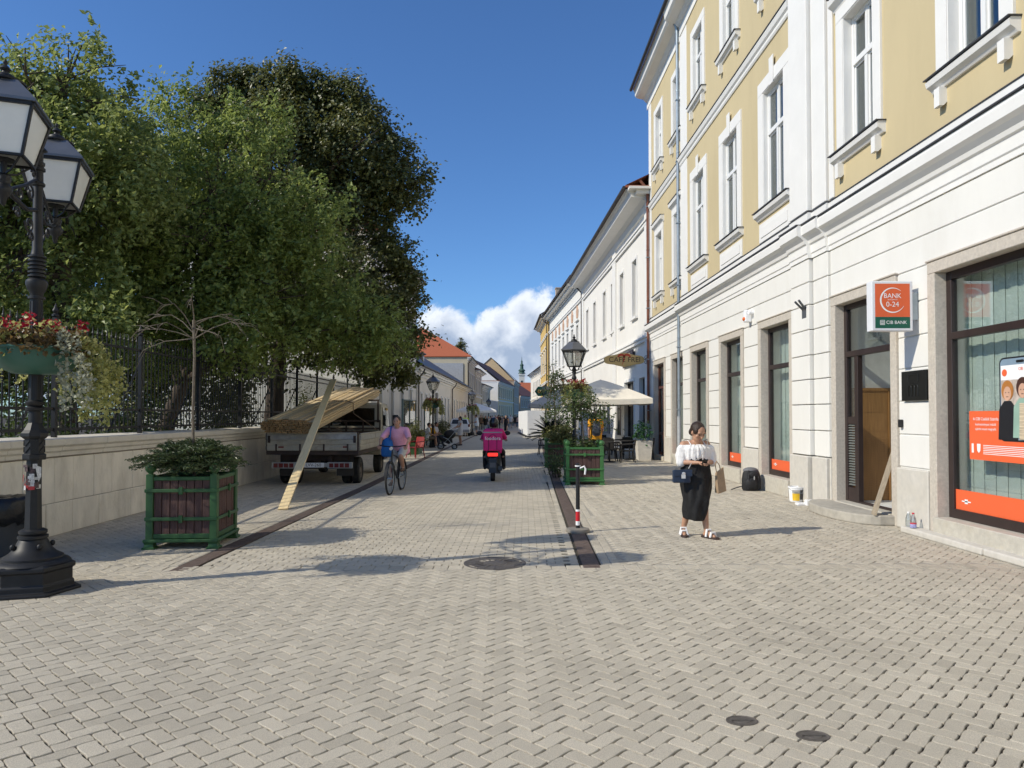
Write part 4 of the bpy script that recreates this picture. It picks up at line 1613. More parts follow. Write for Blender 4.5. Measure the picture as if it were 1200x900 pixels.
def tree(name, label, base, trunk, lobes, mat, n_clump=500, per=50, rc=.5, size=.11, r0=.22, n_limb=26, aspect=.62, group='trees behind the iron fence', lean=None, droop=.4, stray=.16, shoots=0):
    """trunk: list of points from the ground up; limbs fork off it to the leaf clumps"""
    base = Vector(base)
    root = empty(name, base, label, 'tree', group)
    c, P, nrm = crown_points(lobes, n_clump, per, rc, stray=stray)
    pts = [Vector(p) for p in trunk]
    b = MB()
    n = len(pts)
    b.tube(pts, [r0 * (1.25 if i == 0 else 1 - .6 * i / (n - 1)) for i in range(n)], 12)
    rr = random.Random(len(name) + n_clump)
    order = list(range(len(c)))
    rr.shuffle(order)
    for i in order[:n_limb]:
        e = Vector(c[i])
        t = rr.uniform(.35, 1.0)
        f = t * (n - 1)
        k = min(int(f), n - 2)
        s = pts[k].lerp(pts[k + 1], f - k)
        m1 = s.lerp(e, .35) + Vector((rr.uniform(-.3, .3), rr.uniform(-.3, .3), .35))
        m2 = s.lerp(e, .7) + Vector((rr.uniform(-.3, .3), rr.uniform(-.3, .3), .25))
        rb = r0 * rr.uniform(.22, .42)
        b.tube([s, m1, m2, e], [rb, rb * .7, rb * .42, .012], 7, caps=False)
        for q in range(3):
            e2 = e + Vector((rr.uniform(-.9, .9), rr.uniform(-.9, .9), rr.uniform(-.3, .35)))
            b.tube([m2, m2.lerp(e2, .5) + Vector((0, 0, .1)), e2], [rb * .3, .016, .006], 5, caps=False)
    b.build('trunk', m_bark, root, smooth=True)
    if shoots:
        rg = np.random.default_rng(n_clump)
        pick = c[rg.integers(0, len(c), shoots)]
        ext = []
        for q in pick:
            ln = rg.uniform(.35, .75)
            d = np.array([rg.normal() * .35, rg.normal() * .35, 1.0])
            for t in np.linspace(0, 1, 26):
                ext.append(q + d * ln * t + rg.normal(size=3) * (.10 - .06 * t))
        ext = np.array(ext)
        P = np.concatenate([P, ext])
        nrm = np.concatenate([nrm, rg.normal(size=ext.shape) + [-.3, -.3, .3]])
    leaves('crown', P, nrm, np.full(len(P), size), mat, root, aspect=aspect, droop=droop)
    return root


def L_(px, py, y, rx_, ry_, rz_):
    return (at(px, py, y), (rx_, ry_, rz_))


tree('maple_tree', 'tall fresh green maple with loose crown behind the near street lamp', (-8.6, 14.2, 0),
     [(-8.6, 14.2, 0), (-8.7, 14.3, 2.0), (-8.9, 14.5, 4.2), (-9.1, 14.7, 6.5), (-9.2, 14.8, 8.8)],
     [L_(70, 170, 15, 1.7, 1.8, 1.9), L_(20, 250, 14, 1.7, 1.6, 1.5), L_(135, 250, 15.5, 1.2, 1.3, 1.5), L_(95, 95, 15, .95, 1, 1.0), L_(60, 345, 14, 1.7, 1.3, 1.2),
      L_(-60, 170, 14, 1.8, 1.8, 1.9), L_(15, 105, 14.5, .8, .8, .75), L_(100, 400, 13.6, 1.3, .9, .8), L_(-40, 360, 13, 1.2, 1.2, 1.2), L_(140, 165, 15.5, .7, .8, .9), L_(150, 225, 14.3, 1.1, 1.1, 1.2), L_(110, 190, 14.0, 1.2, 1.1, 1.2)],
     lf_A, 1300, 29, .30, .12, .2, n_limb=44, shoots=320, stray=.08)
tree('ash_tree', 'bright green leafy tree overhanging the fence behind the bare potted tree', (-8.3, 17.2, 0),
     [(-8.3, 17.2, 0), (-8.1, 17.3, 1.6), (-7.7, 17.6, 3.0), (-7.4, 17.9, 5.0), (-7.2, 18.0, 7.4)],
     [L_(255, 215, 18, 1.9, 1.9, 1.9), L_(225, 320, 16.6, 1.7, 1.5, 1.6), L_(330, 345, 17.6, 1.7, 1.5, 1.7), L_(405, 385, 18.2, 1.5, 1.3, 1.15), L_(280, 400, 16.2, 1.5, 1.1, .9),
      L_(215, 150, 18, 1.1, 1.1, 1.1), L_(170, 400, 15.6, 1.1, 1.0, 1.0), L_(360, 270, 18, 1.3, 1.3, 1.3), L_(300, 150, 18.5, .9, .9, .9), L_(440, 405, 18.6, .9, .9, .7), L_(170, 300, 16.5, 1.2, 1.2, 1.3), L_(165, 360, 16, 1.2, 1.1, .9), L_(290, 280, 17, 1.3, 1.2, 1.3)],
     lf_B, 1600, 30, .30, .118, .21, n_limb=44, shoots=380, stray=.07)
tree('linden_tree', 'large dark green linden with dense rounded crown reaching over the street', (-8.4, 26, 0),
     [(-8.4, 26, 0), (-8.3, 26, 2.5), (-8.1, 26.1, 5.0), (-7.8, 26.2, 8.0), (-7.4, 26.4, 11.5)],
     [L_(330, 215, 26, 3.0, 3.2, 3.0), L_(410, 200, 26, 1.9, 2.4, 2.2), L_(458, 212, 26, 1.0, 1.4, 1.1), L_(350, 138, 27, 2.0, 2.3, 1.4), L_(432, 330, 26, 1.8, 2, 2.1),
      L_(452, 400, 25, 1.15, 1.4, 1.4), L_(298, 108, 27, 1.4, 1.5, .9), L_(258, 140, 27, 1.2, 1.3, .9), L_(400, 125, 26.5, 1.1, 1.3, 1.1), L_(380, 400, 25, 1.8, 1.7, 1.2),
      L_(470, 300, 26, .7, .9, .8), L_(370, 330, 22.5, 1.7, 1.5, 1.6), L_(300, 320, 22, 1.7, 1.5, 1.7)] + [L_(a, b, 26, r, r, r * .85) for a, b, r in ((238, 118, .8), (270, 98, .8), (335, 86, .9), (372, 100, .75), (408, 112, .8), (440, 146, .85), (468, 178, .75), (492, 206, .6), (480, 236, .7), (446, 262, .7), (472, 322, .65), (482, 356, .6), (488, 392, .6), (470, 438, .6), (434, 440, .7))],
     lf_D, 2300, 46, .42, .14, .36, stray=.05, aspect=.8)
tree('shade_tree', 'dim green tree filling the garden behind the maple', (-13, 21, 0),
     [(-13, 21, 0), (-13, 21, 3), (-12.8, 21, 6), (-12.6, 21, 9)],
     [L_(90, 330, 20, 2.6, 1.8, 2.8), L_(190, 230, 22, 2.4, 1.8, 2.4), L_(-40, 300, 20, 2.5, 2, 3), L_(150, 420, 20, 2.6, 1.6, 1.4), L_(250, 420, 23, 2.2, 1.6, 1.8), L_(20, 420, 19, 2.2, 1.5, 1.3)],
     lf_D, 900, 50, .6, .17, .26)
tree('conifer_tree', 'dark conifer rising behind the red hipped roof', (at(540.5, 470, 130).x, 130, 0), [(at(540.5, 470, 130).x, 130, 0), (at(540.5, 470, 130).x, 130, 14.5)],
     [L_(540, 412, 130, 1.1, 1.1, 2.0), L_(540, 430, 130, 1.7, 1.7, 2.0), L_(541, 402, 130, .5, .5, 1.0)], lf_D, 130, 40, .5, .28, .2, group=None)


def shrub(name, label, lobes, mat, n_clump, per, rc, size, cat='shrub', group=None, stems=6, aspect=.6, shell=.4):
    c0 = Vector(lobes[0][0])
    root = empty(name, (c0.x, c0.y, 0), label, cat, group)
    c, P, nrm = crown_points(lobes, n_clump, per, rc, shell)
    ok = P[:, 2] > .03
    b = MB()
    rr = random.Random(n_clump)
    for i in range(min(stems, len(c))):
        e = Vector(c[i])
        s = Vector((c0.x + rr.uniform(-.15, .15), c0.y + rr.uniform(-.15, .15), 0))
        b.tube([s, s.lerp(e, .5) + Vector((0, 0, .15)), e], [.022, .014, .005], 5, caps=False)
    b.build('stem', m_bark, root)
    leaves('foliage', P[ok], nrm[ok], np.full(int(ok.sum()), size), mat, root, aspect=aspect)
    return root


for i, (y, h, x, lab) in enumerate(((9.5, 1.6, -7.9, 'leafy garden shrub behind the fence next to the waste bin'), (12.2, 1.9, -8.0, 'leafy garden shrub behind the fence left of the bare potted tree'),
                                    (15.2, 2.1, -7.9, 'leafy garden shrub behind the fence right of the bare potted tree'), (20.5, 2.3, -8.2, 'dark garden shrub behind the fence beside the lorry'),
                                    (29.5, 4.2, -8.2, 'dark garden shrub behind the far end of the fence'), (23.5, 4.6, -8.9, 'tall dark garden shrub in front of the linden trunk'), (18.2, 3.4, -9.2, 'dark garden shrub deep behind the fence left of the lorry'))):
    shrub('garden_shrub', lab, [(Vector((x, y, 1.0)), (.9, 1.1, .9)), (Vector((x - .2, y + .5, 1.5 + .3 * (i % 2))), (.7, .9, h * .45))], lf_S if i < 3 else lf_D, 80, 34, .4, .11, group='shrubs behind the fence')


def plant_leaves(name, parent, spots, mat, n, r, size, aspect=.6, up=.5):
    """loose tuft of leaves round each spot"""
    S = np.array([tuple(s) for s in spots])
    P = np.repeat(S, n, axis=0)
    off = RNG.normal(size=(len(P), 3)) * r
    nrm = off * 2 + np.array([0, 0, up]) + RNG.normal(size=off.shape) * .5 * r
    return leaves(name, P + off, nrm, np.full(len(P), size), mat, parent, aspect=aspect)
# ------------------------------------------------------------------ street lamps
m_lampg = M('frosted lamp glass', (0.72, 0.73, 0.70), rough=.25, var=.05, spec=.6)
m_lampc = glass_mat('clear lamp glass', tint=(.8, .82, .8), base=.25, gain=.7)
m_lampr = M('lamp roof sheet', (0.16, 0.165, 0.175), rough=.35, var=.12, metal=.5)
m_bowl = M('green bowl', (0.04, 0.125, 0.095), rough=.4, var=.15, dirt=.3, dcol=(.1, .11, .09), dscale=4)
lf_trail = leaf_mat('variegated trailing leaf', (0.16, 0.19, 0.04), (0.58, 0.56, 0.22), .35)
lf_grey = leaf_mat('grey trailing leaf', (0.18, 0.19, 0.13), (0.42, 0.43, 0.32), .3)
lf_red = leaf_mat('red petals', (0.22, 0.006, 0.010), (0.55, 0.02, 0.02), .2)
lf_bronze = leaf_mat('bronze leaf', (0.06, 0.04, 0.014), (0.22, 0.15, 0.05), .3)


def lantern(root, c, s_top, s_bot, h, rot, pane_mat, name='lantern', n=4):
    """tapered lantern whose glass starts at c"""
    c = Vector(c)
    R = lambda a: Vector((math.cos(a), math.sin(a), 0))
    k = [rot + 2 * PI * i / n for i in range(n)]
    rb, rt = s_bot / math.sqrt(2), s_top / math.sqrt(2)
    f = MB()
    lo = [c + R(a) * rb for a in k]
    hi = [c + R(a) * rt + Vector((0, 0, h)) for a in k]
    for i in range(n):
        j = (i + 1) % n
        f.bar(lo[i], hi[i], .022, .022)
        f.bar(lo[i], lo[j], .025, .022)
        f.bar(hi[i], hi[j], .03, .03)
    f.lathe(c, [(.03, -.20), (.06, -.19), (.06, -.15), (.025, -.13), (.025, -.02), (.09, -.01), (.09, .0)], 10)
    for a in k:
        f.tube([c + R(a) * .03 + Vector((0, 0, -.13)), c + R(a) * .12 + Vector((0, 0, -.10)), c + R(a) * rb * .9], .010, 5)
    fo = f.build(name, m_black, root)
    p = MB()
    for i in range(n):
        j = (i + 1) % n
        p.quad(lo[i] * .97 + c * .03, lo[j] * .97 + c * .03, hi[j] * .97 + (c + Vector((0, 0, h))) * .03, hi[i] * .97 + (c + Vector((0, 0, h))) * .03)
    p.build('glass', pane_mat, fo)
    r = MB()
    ro = rt * 1.10
    e = [c + R(a) * ro + Vector((0, 0, h + .015)) for a in k]
    e2 = [c + R(a) * ro + Vector((0, 0, h + .04)) for a in k]
    t = [c + R(a) * rt * .46 + Vector((0, 0, h + .25)) for a in k]
    r.add(e + e2 + t, [tuple(reversed(range(n)))] + [(i, (i + 1) % n, (i + 1) % n + n, i + n) for i in range(n)] + [(i + n, (i + 1) % n + n, (i + 1) % n + 2 * n, i + 2 * n) for i in range(n)] + [tuple(range(2 * n, 3 * n))])
    r.build('lamp_roof', m_lampr, fo)
    q = MB()
    q.lathe(c + Vector((0, 0, h + .25)), [(rt * .42, 0), (rt * .42, .015), (.09, .03), (.075, .07), (.03, .095), (.025, .11), (.045, .13), (.03, .155), (.012, .17), (.02, .19), (0, .23)], 14)
    q.build('finial', m_black, fo, smooth=True)
    return fo


def scroll(b, p, d, s, up, r=.012):
    pts = []
    for i in range(16):
        t = i / 15 * PI * 2.6
        rad = s * (1 - i / 18)
        pts.append(Vector(p) + Vector(d) * (rad * math.cos(t)) + Vector((0, 0, 1)) * (rad * math.sin(t) * up))
    b.tube(pts, r, 5)


NX, NY = -4.57, 7.0
lp = empty('street_lamp', (NX, NY, 0), 'large black ornate street lamp with two lanterns in the left foreground', 'street lamp')
b = MB()
b.lathe((NX, NY, 0), [(.42, 0), (.42, .03), (.36, .035), (.36, .09), (.345, .10), (.345, .215), (.37, .225), (.37, .265), (.33, .28)], 6, rot=.30)
b.build('foot', m_black, lp, bevel=.01, seg=2)
b = MB()
b.lathe((NX, NY, 0), [(.325, .275), (.305, .30), (.26, .315), (.26, .335), (.20, .37), (.155, .42), (.13, .48), (.115, .505), (.13, .512), (.13, .535), (.105, .545), (.12, .56), (.12, .585), (.09, .60)], 28)
for k in range(4):
    a = k * PI / 2 + .9
    b.ell((NX + math.cos(a) * .17, NY + math.sin(a) * .17, .44), (.025, .025, .03), 8, 6)
b.build('socket', m_black, lp, smooth=True)
b = MB()
b.lathe((NX, NY, 0), [(.078, .59), (.070, .98), (.068, 1.27)], 8, rot=.2)
b.lathe((NX, NY, 0), [(.10, 1.27), (.105, 1.285), (.105, 1.32), (.088, 1.33), (.088, 1.47), (.108, 1.485), (.12, 1.50), (.12, 1.53), (.095, 1.56), (.06, 1.63)], 8, rot=.2)
for k in range(8):
    a = .2 + (k + .5) * PI / 4
    for zz in (1.345, 1.41):
        b.bar(Vector((NX, NY, zz)) + Vector((math.cos(a), math.sin(a), 0)) * .083 - Vector((-math.sin(a), math.cos(a), 0)) * .024, Vector((NX, NY, zz + .05)) + Vector((math.cos(a), math.sin(a), 0)) * .083 + Vector((-math.sin(a), math.cos(a), 0)) * .024, .012, .012)
b.build('shaft', m_black, lp)
b = MB()
b.lathe((NX, NY, 0), [(.058, 1.60), (.054, 1.74), (.078, 1.75), (.084, 1.775), (.062, 1.79), (.08, 1.81), (.084, 1.83), (.056, 1.85), (.052, 2.3), (.050, 2.80), (.055, 2.84)], 16)
for k in range(8):
    a = k * PI / 4
    b.tube([(NX + math.cos(a) * .053, NY + math.sin(a) * .053, 1.86), (NX + math.cos(a) * .049, NY + math.sin(a) * .049, 2.82)], .008, 5)
b.lathe((NX, NY, 0), [(.075, 2.84), (.075, 2.865), (.055, 2.87), (.06, 2.90), (.082, 2.94), (.098, 2.99), (.092, 3.02), (.06, 3.045), (.055, 3.05)], 16)
z = 3.05
for k in range(6):
    b.lathe((NX, NY, 0), [(.058, z), (.078, z + .008), (.078, z + .022), (.056, z + .030), (.056, z + .038)], 16)
    z += .038
b.lathe((NX, NY, 0), [(.056, z), (.046, z + .05), (.042, 3.95), (.058, 3.96), (.062, 3.98), (.044, 4.0), (.042, 4.10), (.06, 4.11), (.06, 4.135), (.042, 4.145), (.056, 4.17), (.056, 4.19), (.04, 4.20), (.042, 4.29), (.075, 4.31), (.062, 4.33), (.03, 4.36), (0, 4.38)], 16)
b.build('pole', m_black, lp, smooth=True)
near, far = Vector((-4.44, 6.33, 0)), Vector((-4.85, 7.72, 0))
for q in (near, far):
    d = (q - Vector((NX, NY, 0))).normalized()
    L = (q - Vector((NX, NY, 0))).length
    b = MB()
    o = Vector((NX, NY, 0))
    b.tube([o + Vector((0, 0, 3.72)), o + d * L * .35 + Vector((0, 0, 3.66)), o + d * L * .75 + Vector((0, 0, 3.70)), o + d * L + Vector((0, 0, 3.78))], .022, 7)
    b.tube([o + d * .06 + Vector((0, 0, 4.0)), o + d * L * .4 + Vector((0, 0, 3.88)), o + d * L * .8 + Vector((0, 0, 3.76))], .016, 6)
    scroll(b, o + d * .17 + Vector((0, 0, 3.84)), d, .09, 1)
    scroll(b, o + d * .38 + Vector((0, 0, 3.77)), d, .07, -1)
    scroll(b, o + d * .18 + Vector((0, 0, 3.54)), d, .09, -1)
    scroll(b, o + d * .42 + Vector((0, 0, 3.58)), d, .06, 1)
    scroll(b, o + d * .10 + Vector((0, 0, 4.05)), d, .05, 1)
    scroll(b, o + d * .14 + Vector((0, 0, 3.42)), d, .055, 1)
    b.lathe(q, [(0, 3.56), (.02, 3.58), (.03, 3.64), (.07, 3.68), (.075, 3.72), (.05, 3.76), (.06, 3.80), (.03, 3.84)], 12)
    b.build('arm', m_black, lp, smooth=True)
    lantern(lp, q + Vector((0, 0, 3.98)), .56, .37, .43, PI / 4 + .34, m_lampg)
# stickers wrapped round the shaft
m_st = [M('white sticker', (.55, .54, .52), rough=.6, var=.4, scale=60), M('red sticker', (.42, .04, .04), rough=.6, var=.3, scale=50), M('dark sticker', (.08, .05, .05), rough=.6, var=.7, scale=60)]
bs = [MB(), MB(), MB()]
rs = random.Random(9)
for i in range(24):
    a = rs.uniform(-2.6, -.2)
    z = rs.uniform(.98, 1.20)
    w, h = rs.uniform(.03, .06), rs.uniform(.02, .06)
    t = Vector((-math.sin(a), math.cos(a), 0))
    n = Vector((math.cos(a), math.sin(a), 0))
    bs[i % 3].obox(Vector((NX, NY, z)) + n * (.071 + .0008 * i) - t * w / 2, t * w, n * .001, (0, 0, h))
n = Vector((math.cos(-.9), math.sin(-.9), 0))
t = Vector((-math.sin(-.9), math.cos(-.9), 0))
bs[0].prism([(0, 0), (.05, -.02), (.05, -.11), (.03, -.16), (.01, -.06)], Vector((NX, NY, 1.22)) + n * .09, t, (0, 0, 1), n * .001)
stk = bs[0].build('sticker', m_st[0], lp)
bs[1].build('sticker', m_st[1], lp)
bs[2].build('sticker', m_st[2], lp)


def bowl(c, z, r, label, scale=1.0, trail=1.0, group='flower bowls on lamp posts', dens=1.0, trails=None):
    root = empty('flower_bowl', (c[0], c[1], z), label, 'flower bowl', group)
    b = MB().lathe((c[0], c[1], z), [(.10, 0), (r * .50, .01), (r * .80, .07), (r * .96, .17), (r, .23), (r * 1.04, .24), (r * 1.04, .26), (r * .9, .25), (.1, .24)], 28)
    b.build('bowl', m_bowl, root, smooth=True)
    rr = np.random.default_rng(int(abs(c[0]) * 100) + 1)

    def ringp(n, r0, r1, z0, z1):
        a = rr.uniform(0, 2 * PI, n)
        q = np.sqrt(rr.uniform(r0 * r0, r1 * r1, n))
        return np.stack([c[0] + np.cos(a) * q, c[1] + np.sin(a) * q, z + rr.uniform(z0, z1, n)], 1)
    P = np.concatenate([ringp(int(900 * dens), 0.1, r * 1.08, .28, .42), ringp(int(260 * dens), r * .98, r * 1.16, .17, .32)])
    leaves('flower_leaves', P, rr.normal(size=P.shape) + [0, 0, .8], np.full(len(P), .06 * scale), lf_bronze, root, aspect=.75)
    cs = ringp(int(26 * dens) + 4, .08, r * 1.0, .40, .54)
    P = np.repeat(cs, 14, axis=0) + rr.normal(size=(len(cs) * 14, 3)) * .026
    leaves('blossom', P, rr.normal(size=P.shape) + [0, 0, .6], np.full(len(P), .04 * scale), lf_red, root, aspect=.9)
    P = ringp(int(260 * dens), .1, r * 1.05, .32, .52)
    leaves('light_leaves', P, rr.normal(size=P.shape) + [0, 0, .8], np.full(len(P), .055 * scale), lf_trail, root, aspect=.8)
    # trails hanging over the rim
    Pt, Pg = [], []
    runs = [(rr.uniform(-2.6, 1.6), rr.uniform(.2, .75), i % 5 == 0) for i in range(int(26 * trail))]
    if trails:
        runs = [(a + rr.normal() * w, ln * rr.uniform(.6, 1.05), gr) for a, w, ln, n_, gr in trails for _ in range(n_)]
    for i, (a, ln, gr) in enumerate(runs):
        q0 = r * 1.05
        tgt = Pg if gr else Pt
        for s in np.arange(0, ln, .020):
            o = q0 + (.30 * min(s / .25, 1) * (i % 4) / 3 if trails else .16 * min(s / .25, 1) * (1 if i % 3 else .4)) + rr.normal() * .012
            tgt.append((c[0] + math.cos(a) * o + rr.normal() * .015, c[1] + math.sin(a) * o + rr.normal() * .015, z + .34 - s + rr.normal() * .012 + .06 * math.sin(min(s / .2, 1) * PI)))
    for P, m_, nm in ((Pt, lf_trail, 'trailing_leaves'), (Pg, lf_grey, 'grey_trailing_leaves')):
        if not P:
            continue
        P = np.repeat(np.array(P), 3, axis=0) + rr.normal(size=(len(P) * 3, 3)) * .026
        leaves(nm, P, rr.normal(size=P.shape) + [.3, -.4, .3], np.full(len(P), .045 * scale), m_, root, aspect=.8)
    return root


bowl((NX, NY), 2.10, .40, 'large green bowl of red flowers and long trailing leaves on the near lamp post', dens=1.0,
     trails=[(.62, .22, .85, 12, False), (.2, .10, .75, 3, False), (-.42, .06, .72, 5, True), (-1.85, .04, .46, 2, False), (1.4, .3, .6, 4, False), (2.6, .4, .4, 4, False)])


def small_lamp(x, y, label, h=3.76):
    root = empty('street_lamp', (x, y, 0), label, 'street lamp', 'single lantern street lamps')
    b = MB()
    b.lathe((x, y, 0), [(.22, 0), (.22, .12), (.19, .14), (.19, .24), (.13, .30), (.09, .45), (.10, .50), (.07, .55)], 10)
    b.lathe((x, y, 0), [(.062, .5), (.058, 1.1), (.075, 1.12), (.075, 1.16), (.052, 1.2), (.048, 2.7), (.07, 2.72), (.07, 2.76), (.045, 2.8), (.05, 2.92), (.085, 2.95), (.05, 3.0), (.04, 3.04)], 12)
    b.build('pole', m_black, root, smooth=True)
    lantern(root, (x, y, 3.06), .50, .27, .42, .3, m_lampc, n=6)
    return root


RLX, RLY = 1.98, 19.6
small_lamp(RLX, RLY, 'black street lamp with one lantern behind the right planter')
bowl((RLX, RLY), 2.15, .36, 'green flower bowl on the lamp post behind the right planter', trail=.7, dens=.8)
for x, y, lab, lb in ((-3.72, 38, 'black street lamp beside the seated people on the left', 'hanging flower bowl on the lamp post by the seated people'),
                      (-2.62, 61, 'black street lamp beyond the white parked car', 'hanging flower bowl on the lamp post beyond the white car'),
                      (-1.78, 91, 'smallest most distant black street lamp on the left, above the crowd', None), (3.0, 49.5, 'black street lamp in front of the dark green shop sign', None)):
    small_lamp(x, y, lab)
    if lb:
        bowl((x, y), 2.10, .42, lb, 1.6, 1.0, dens=.5)

# ------------------------------------------------------------------ planters
m_pg = M('green planter paint', (0.045, 0.155, 0.045), rough=.5, var=.18, scale=6, dirt=.35, dcol=(.10, .13, .08), dscale=5)
m_pgd = M('dark green planter paint', (0.032, 0.095, 0.032), rough=.5, var=.18, scale=6, dirt=.3, dcol=(.07, .09, .06), dscale=5)
m_pw = M('stained planter board', (0.085, 0.045, 0.040), rough=.75, var=.28, scale=5, stretch=(6, 6, .7), bump=.5, bscale=40, dirt=.4, dcol=(.14, .10, .085), dscale=6)
m_soil = M('soil', (.03, .022, .015), rough=1)


def planter(x, y, rz, label, mg, S=.90, H=.92):
    root = empty('planter', (0, 0, 0), label, 'planter', 'square wooden planters')
    h = S / 2
    f = MB()
    for sx in (-1, 1):
        for sy in (-1, 1):
            f.box(sx * h - .045, sy * h - .045, .10, sx * h + .045, sy * h + .045, H + .03)
    for z, zz in ((.13, .19), (H - .05, H)):
        for s in (-1, 1):
            f.box(-h + .045, s * h - .035, z, h - .045, s * h + .035, zz)
            f.box(s * h - .035, -h + .045, z, s * h + .035, h - .045, zz)
    for z in (.36, H - .20):
        for s in (-1, 1):
            f.box(-h - .055, s * (h + .05) - .012, z, h + .055, s * (h + .05) + .012, z + .045)
            f.box(s * (h + .05) - .012, -h - .038, z + .002, s * (h + .05) + .012, h + .038, z + .043)
            f.box(-.025, s * (h + .068) - .014, z - .025, .025, s * (h + .068) + .014, z + .07)
            f.box(s * (h + .068) - .014, -.025, z - .025, s * (h + .068) + .014, .025, z + .07)
    f.build('frame', mg, root, bevel=.006)
    f = MB()
    f.box(-h - .07, -h - .07, .085, h + .07, h + .07, .125)
    f.build('base_rail', mg, root, bevel=.008)
    for sx in (-1, 1):
        for sy in (-1, 1):
            MB().lathe((sx * h, sy * h, 0), [(.11, 0), (.11, .02), (.085, .03), (.075, .06), (.085, .083)], 4, rot=PI / 4).build('foot', mg, root)
            MB().lathe((sx * h, sy * h, H + .03), [(.03, 0), (.03, .015), (.05, .03), (.068, .07), (.06, .11), (.03, .135), (0, .14)], 14).build('finial', mg, root, smooth=True)
    rr = random.Random(int(abs(x) * 50))
    b = MB()
    n = 7
    w = (S - .09) / n
    for s in (-1, 1):
        for i in range(n):
            a = -h + .045 + i * w
            d = rr.uniform(-.003, .003)
            b.box(a + .004, s * h - .018 + d, .15, a + w - .004, s * h + .018 + d, H - .02)
            b.box(s * h - .018 + d, a + .004, .15, s * h + .018 + d, a + w - .004, H - .02)
    b.build('boards', m_pw, root, bevel=.004)
    MB().box(-h + .03, -h + .03, .14, h - .03, h - .03, H - .10).build('soil', m_soil, root)
    root.location = (x, y, 0)
    root.rotation_euler = (0, 0, rz)
    return root


planter(-4.13, 9.58, math.radians(4), 'square wooden planter with green frame holding a yew mound near the stone wall', m_pgd, .79)
planter(2.03, 17.85, math.radians(-2), 'square wooden planter with bright green frame beside the bollard', m_pg, .84)
planter(1.85, 23.6, math.radians(-2), 'dark green planter overgrown with shrubs behind the right planter', m_pgd, .8, .8)


def yew(x, y, z, label, R=.62, n=260):
    root = empty('yew_mound', (x, y, z), label, 'shrub')
    rr = np.random.default_rng(5)
    b = MB()
    P, Nn = [], []
    for i in range(n):
        a = rr.uniform(0, 2 * PI)
        e = rr.uniform(.12, 1.5)
        ln = R * rr.uniform(.55, 1.12) * (1 if e < .8 else .85)
        d = Vector((math.cos(a) * math.cos(e), math.sin(a) * math.cos(e), math.sin(e) * .82))
        p0 = Vector((x, y, z - .04)) + Vector((math.cos(a), math.sin(a), 0)) * rr.uniform(0, .2)
        pts = [p0 + d * ln * t + Vector((0, 0, .10 * math.sin(t * 2.2) - .13 * t * t)) for t in np.linspace(0, 1, 8)]
        b.tube(pts[::2], [.007, .006, .004, .003], 4, caps=False)
        for t in np.linspace(.25, 1, 22):
            f = t * 7
            k = min(int(f), 6)
            q = pts[k].lerp(pts[k + 1], f - k)
            side = Vector((-math.sin(a), math.cos(a), .1)) * rr.choice([-1, 1])
            for w in (.02, .045, .07):
                wob = rr.normal(0, .012, 3)
                P.append((q.x + side.x * w + wob[0], q.y + side.y * w + wob[1], q.z + side.z * w + wob[2] * .7))
                Nn.append((rr.normal() * .4, rr.normal() * .4, 1))
    b.build('stem', m_bark, root)
    leaves('foliage', np.array(P), np.array(Nn), np.full(len(P), .055), lf_Y, root, aspect=.3)
    return root


yew(-4.13, 9.58, 1.0, 'dark green spreading yew mound filling the left planter', R=.62, n=420)
# bare umbrella-shaped tree in the left planter
TXb, TYb = at(229, 480, 9.7).x, 9.7
bt = empty('bare_tree', (TXb, TYb, .8), 'thin bare grafted tree with drooping leafless branches in the left planter', 'tree')
m_twig = M('pale twig', (.17, .14, .105), rough=.9, var=.25, scale=20)
b = MB()
b.tube([(TXb + .02, TYb, .8), (TXb - .01, TYb, 1.7), (TXb, TYb + .01, 2.5), (TXb - .01, TYb, 3.0)], [.021, .018, .016, .020], 9)
b.build('trunk', m_twig, bt, smooth=True)
b = MB()
rb = random.Random(21)
for i, (a, reach, up, drop) in enumerate(((0.1, .95, .20, -.06), (.3, .62, .08, -.10), (3.3, .85, .10, .02), (3.0, .66, .22, .10), (2.8, .95, -.02, -.25), (-1.4, .5, .25, .0), (1.7, .7, .2, -.05), (.8, .8, .15, -.15), (-2.4, .75, .18, -.1), (-.5, .55, -.05, -.2), (4.0, .6, .3, .05))):
    d = Vector((math.cos(a), math.sin(a) * .8, 0))
    z0 = 2.85 + rb.uniform(-.15, .12)
    o = Vector((TXb, TYb, z0))
    pts = [o, o + d * reach * .25 + Vector((0, 0, up * .75)), o + d * reach * .5 + Vector((0, 0, up * 1.2)), o + d * reach * .8 + Vector((rb.uniform(-.05, .05), 0, up + drop * .4)), o + d * reach + Vector((0, rb.uniform(-.1, .1), up + drop - .12))]
    b.tube(pts, [.009, .0065, .005, .0035, .002], 6)
    for k in range(3):
        s = pts[2].lerp(pts[3], rb.random())
        e = s + d * rb.uniform(.1, .25) + Vector((rb.uniform(-.12, .12), rb.uniform(-.12, .12), rb.uniform(-.15, .08)))
        b.tube([s, s.lerp(e, .5) + Vector((0, 0, .03)), e], [.006, .004, .002], 4)
b.build('branches', m_twig, bt)

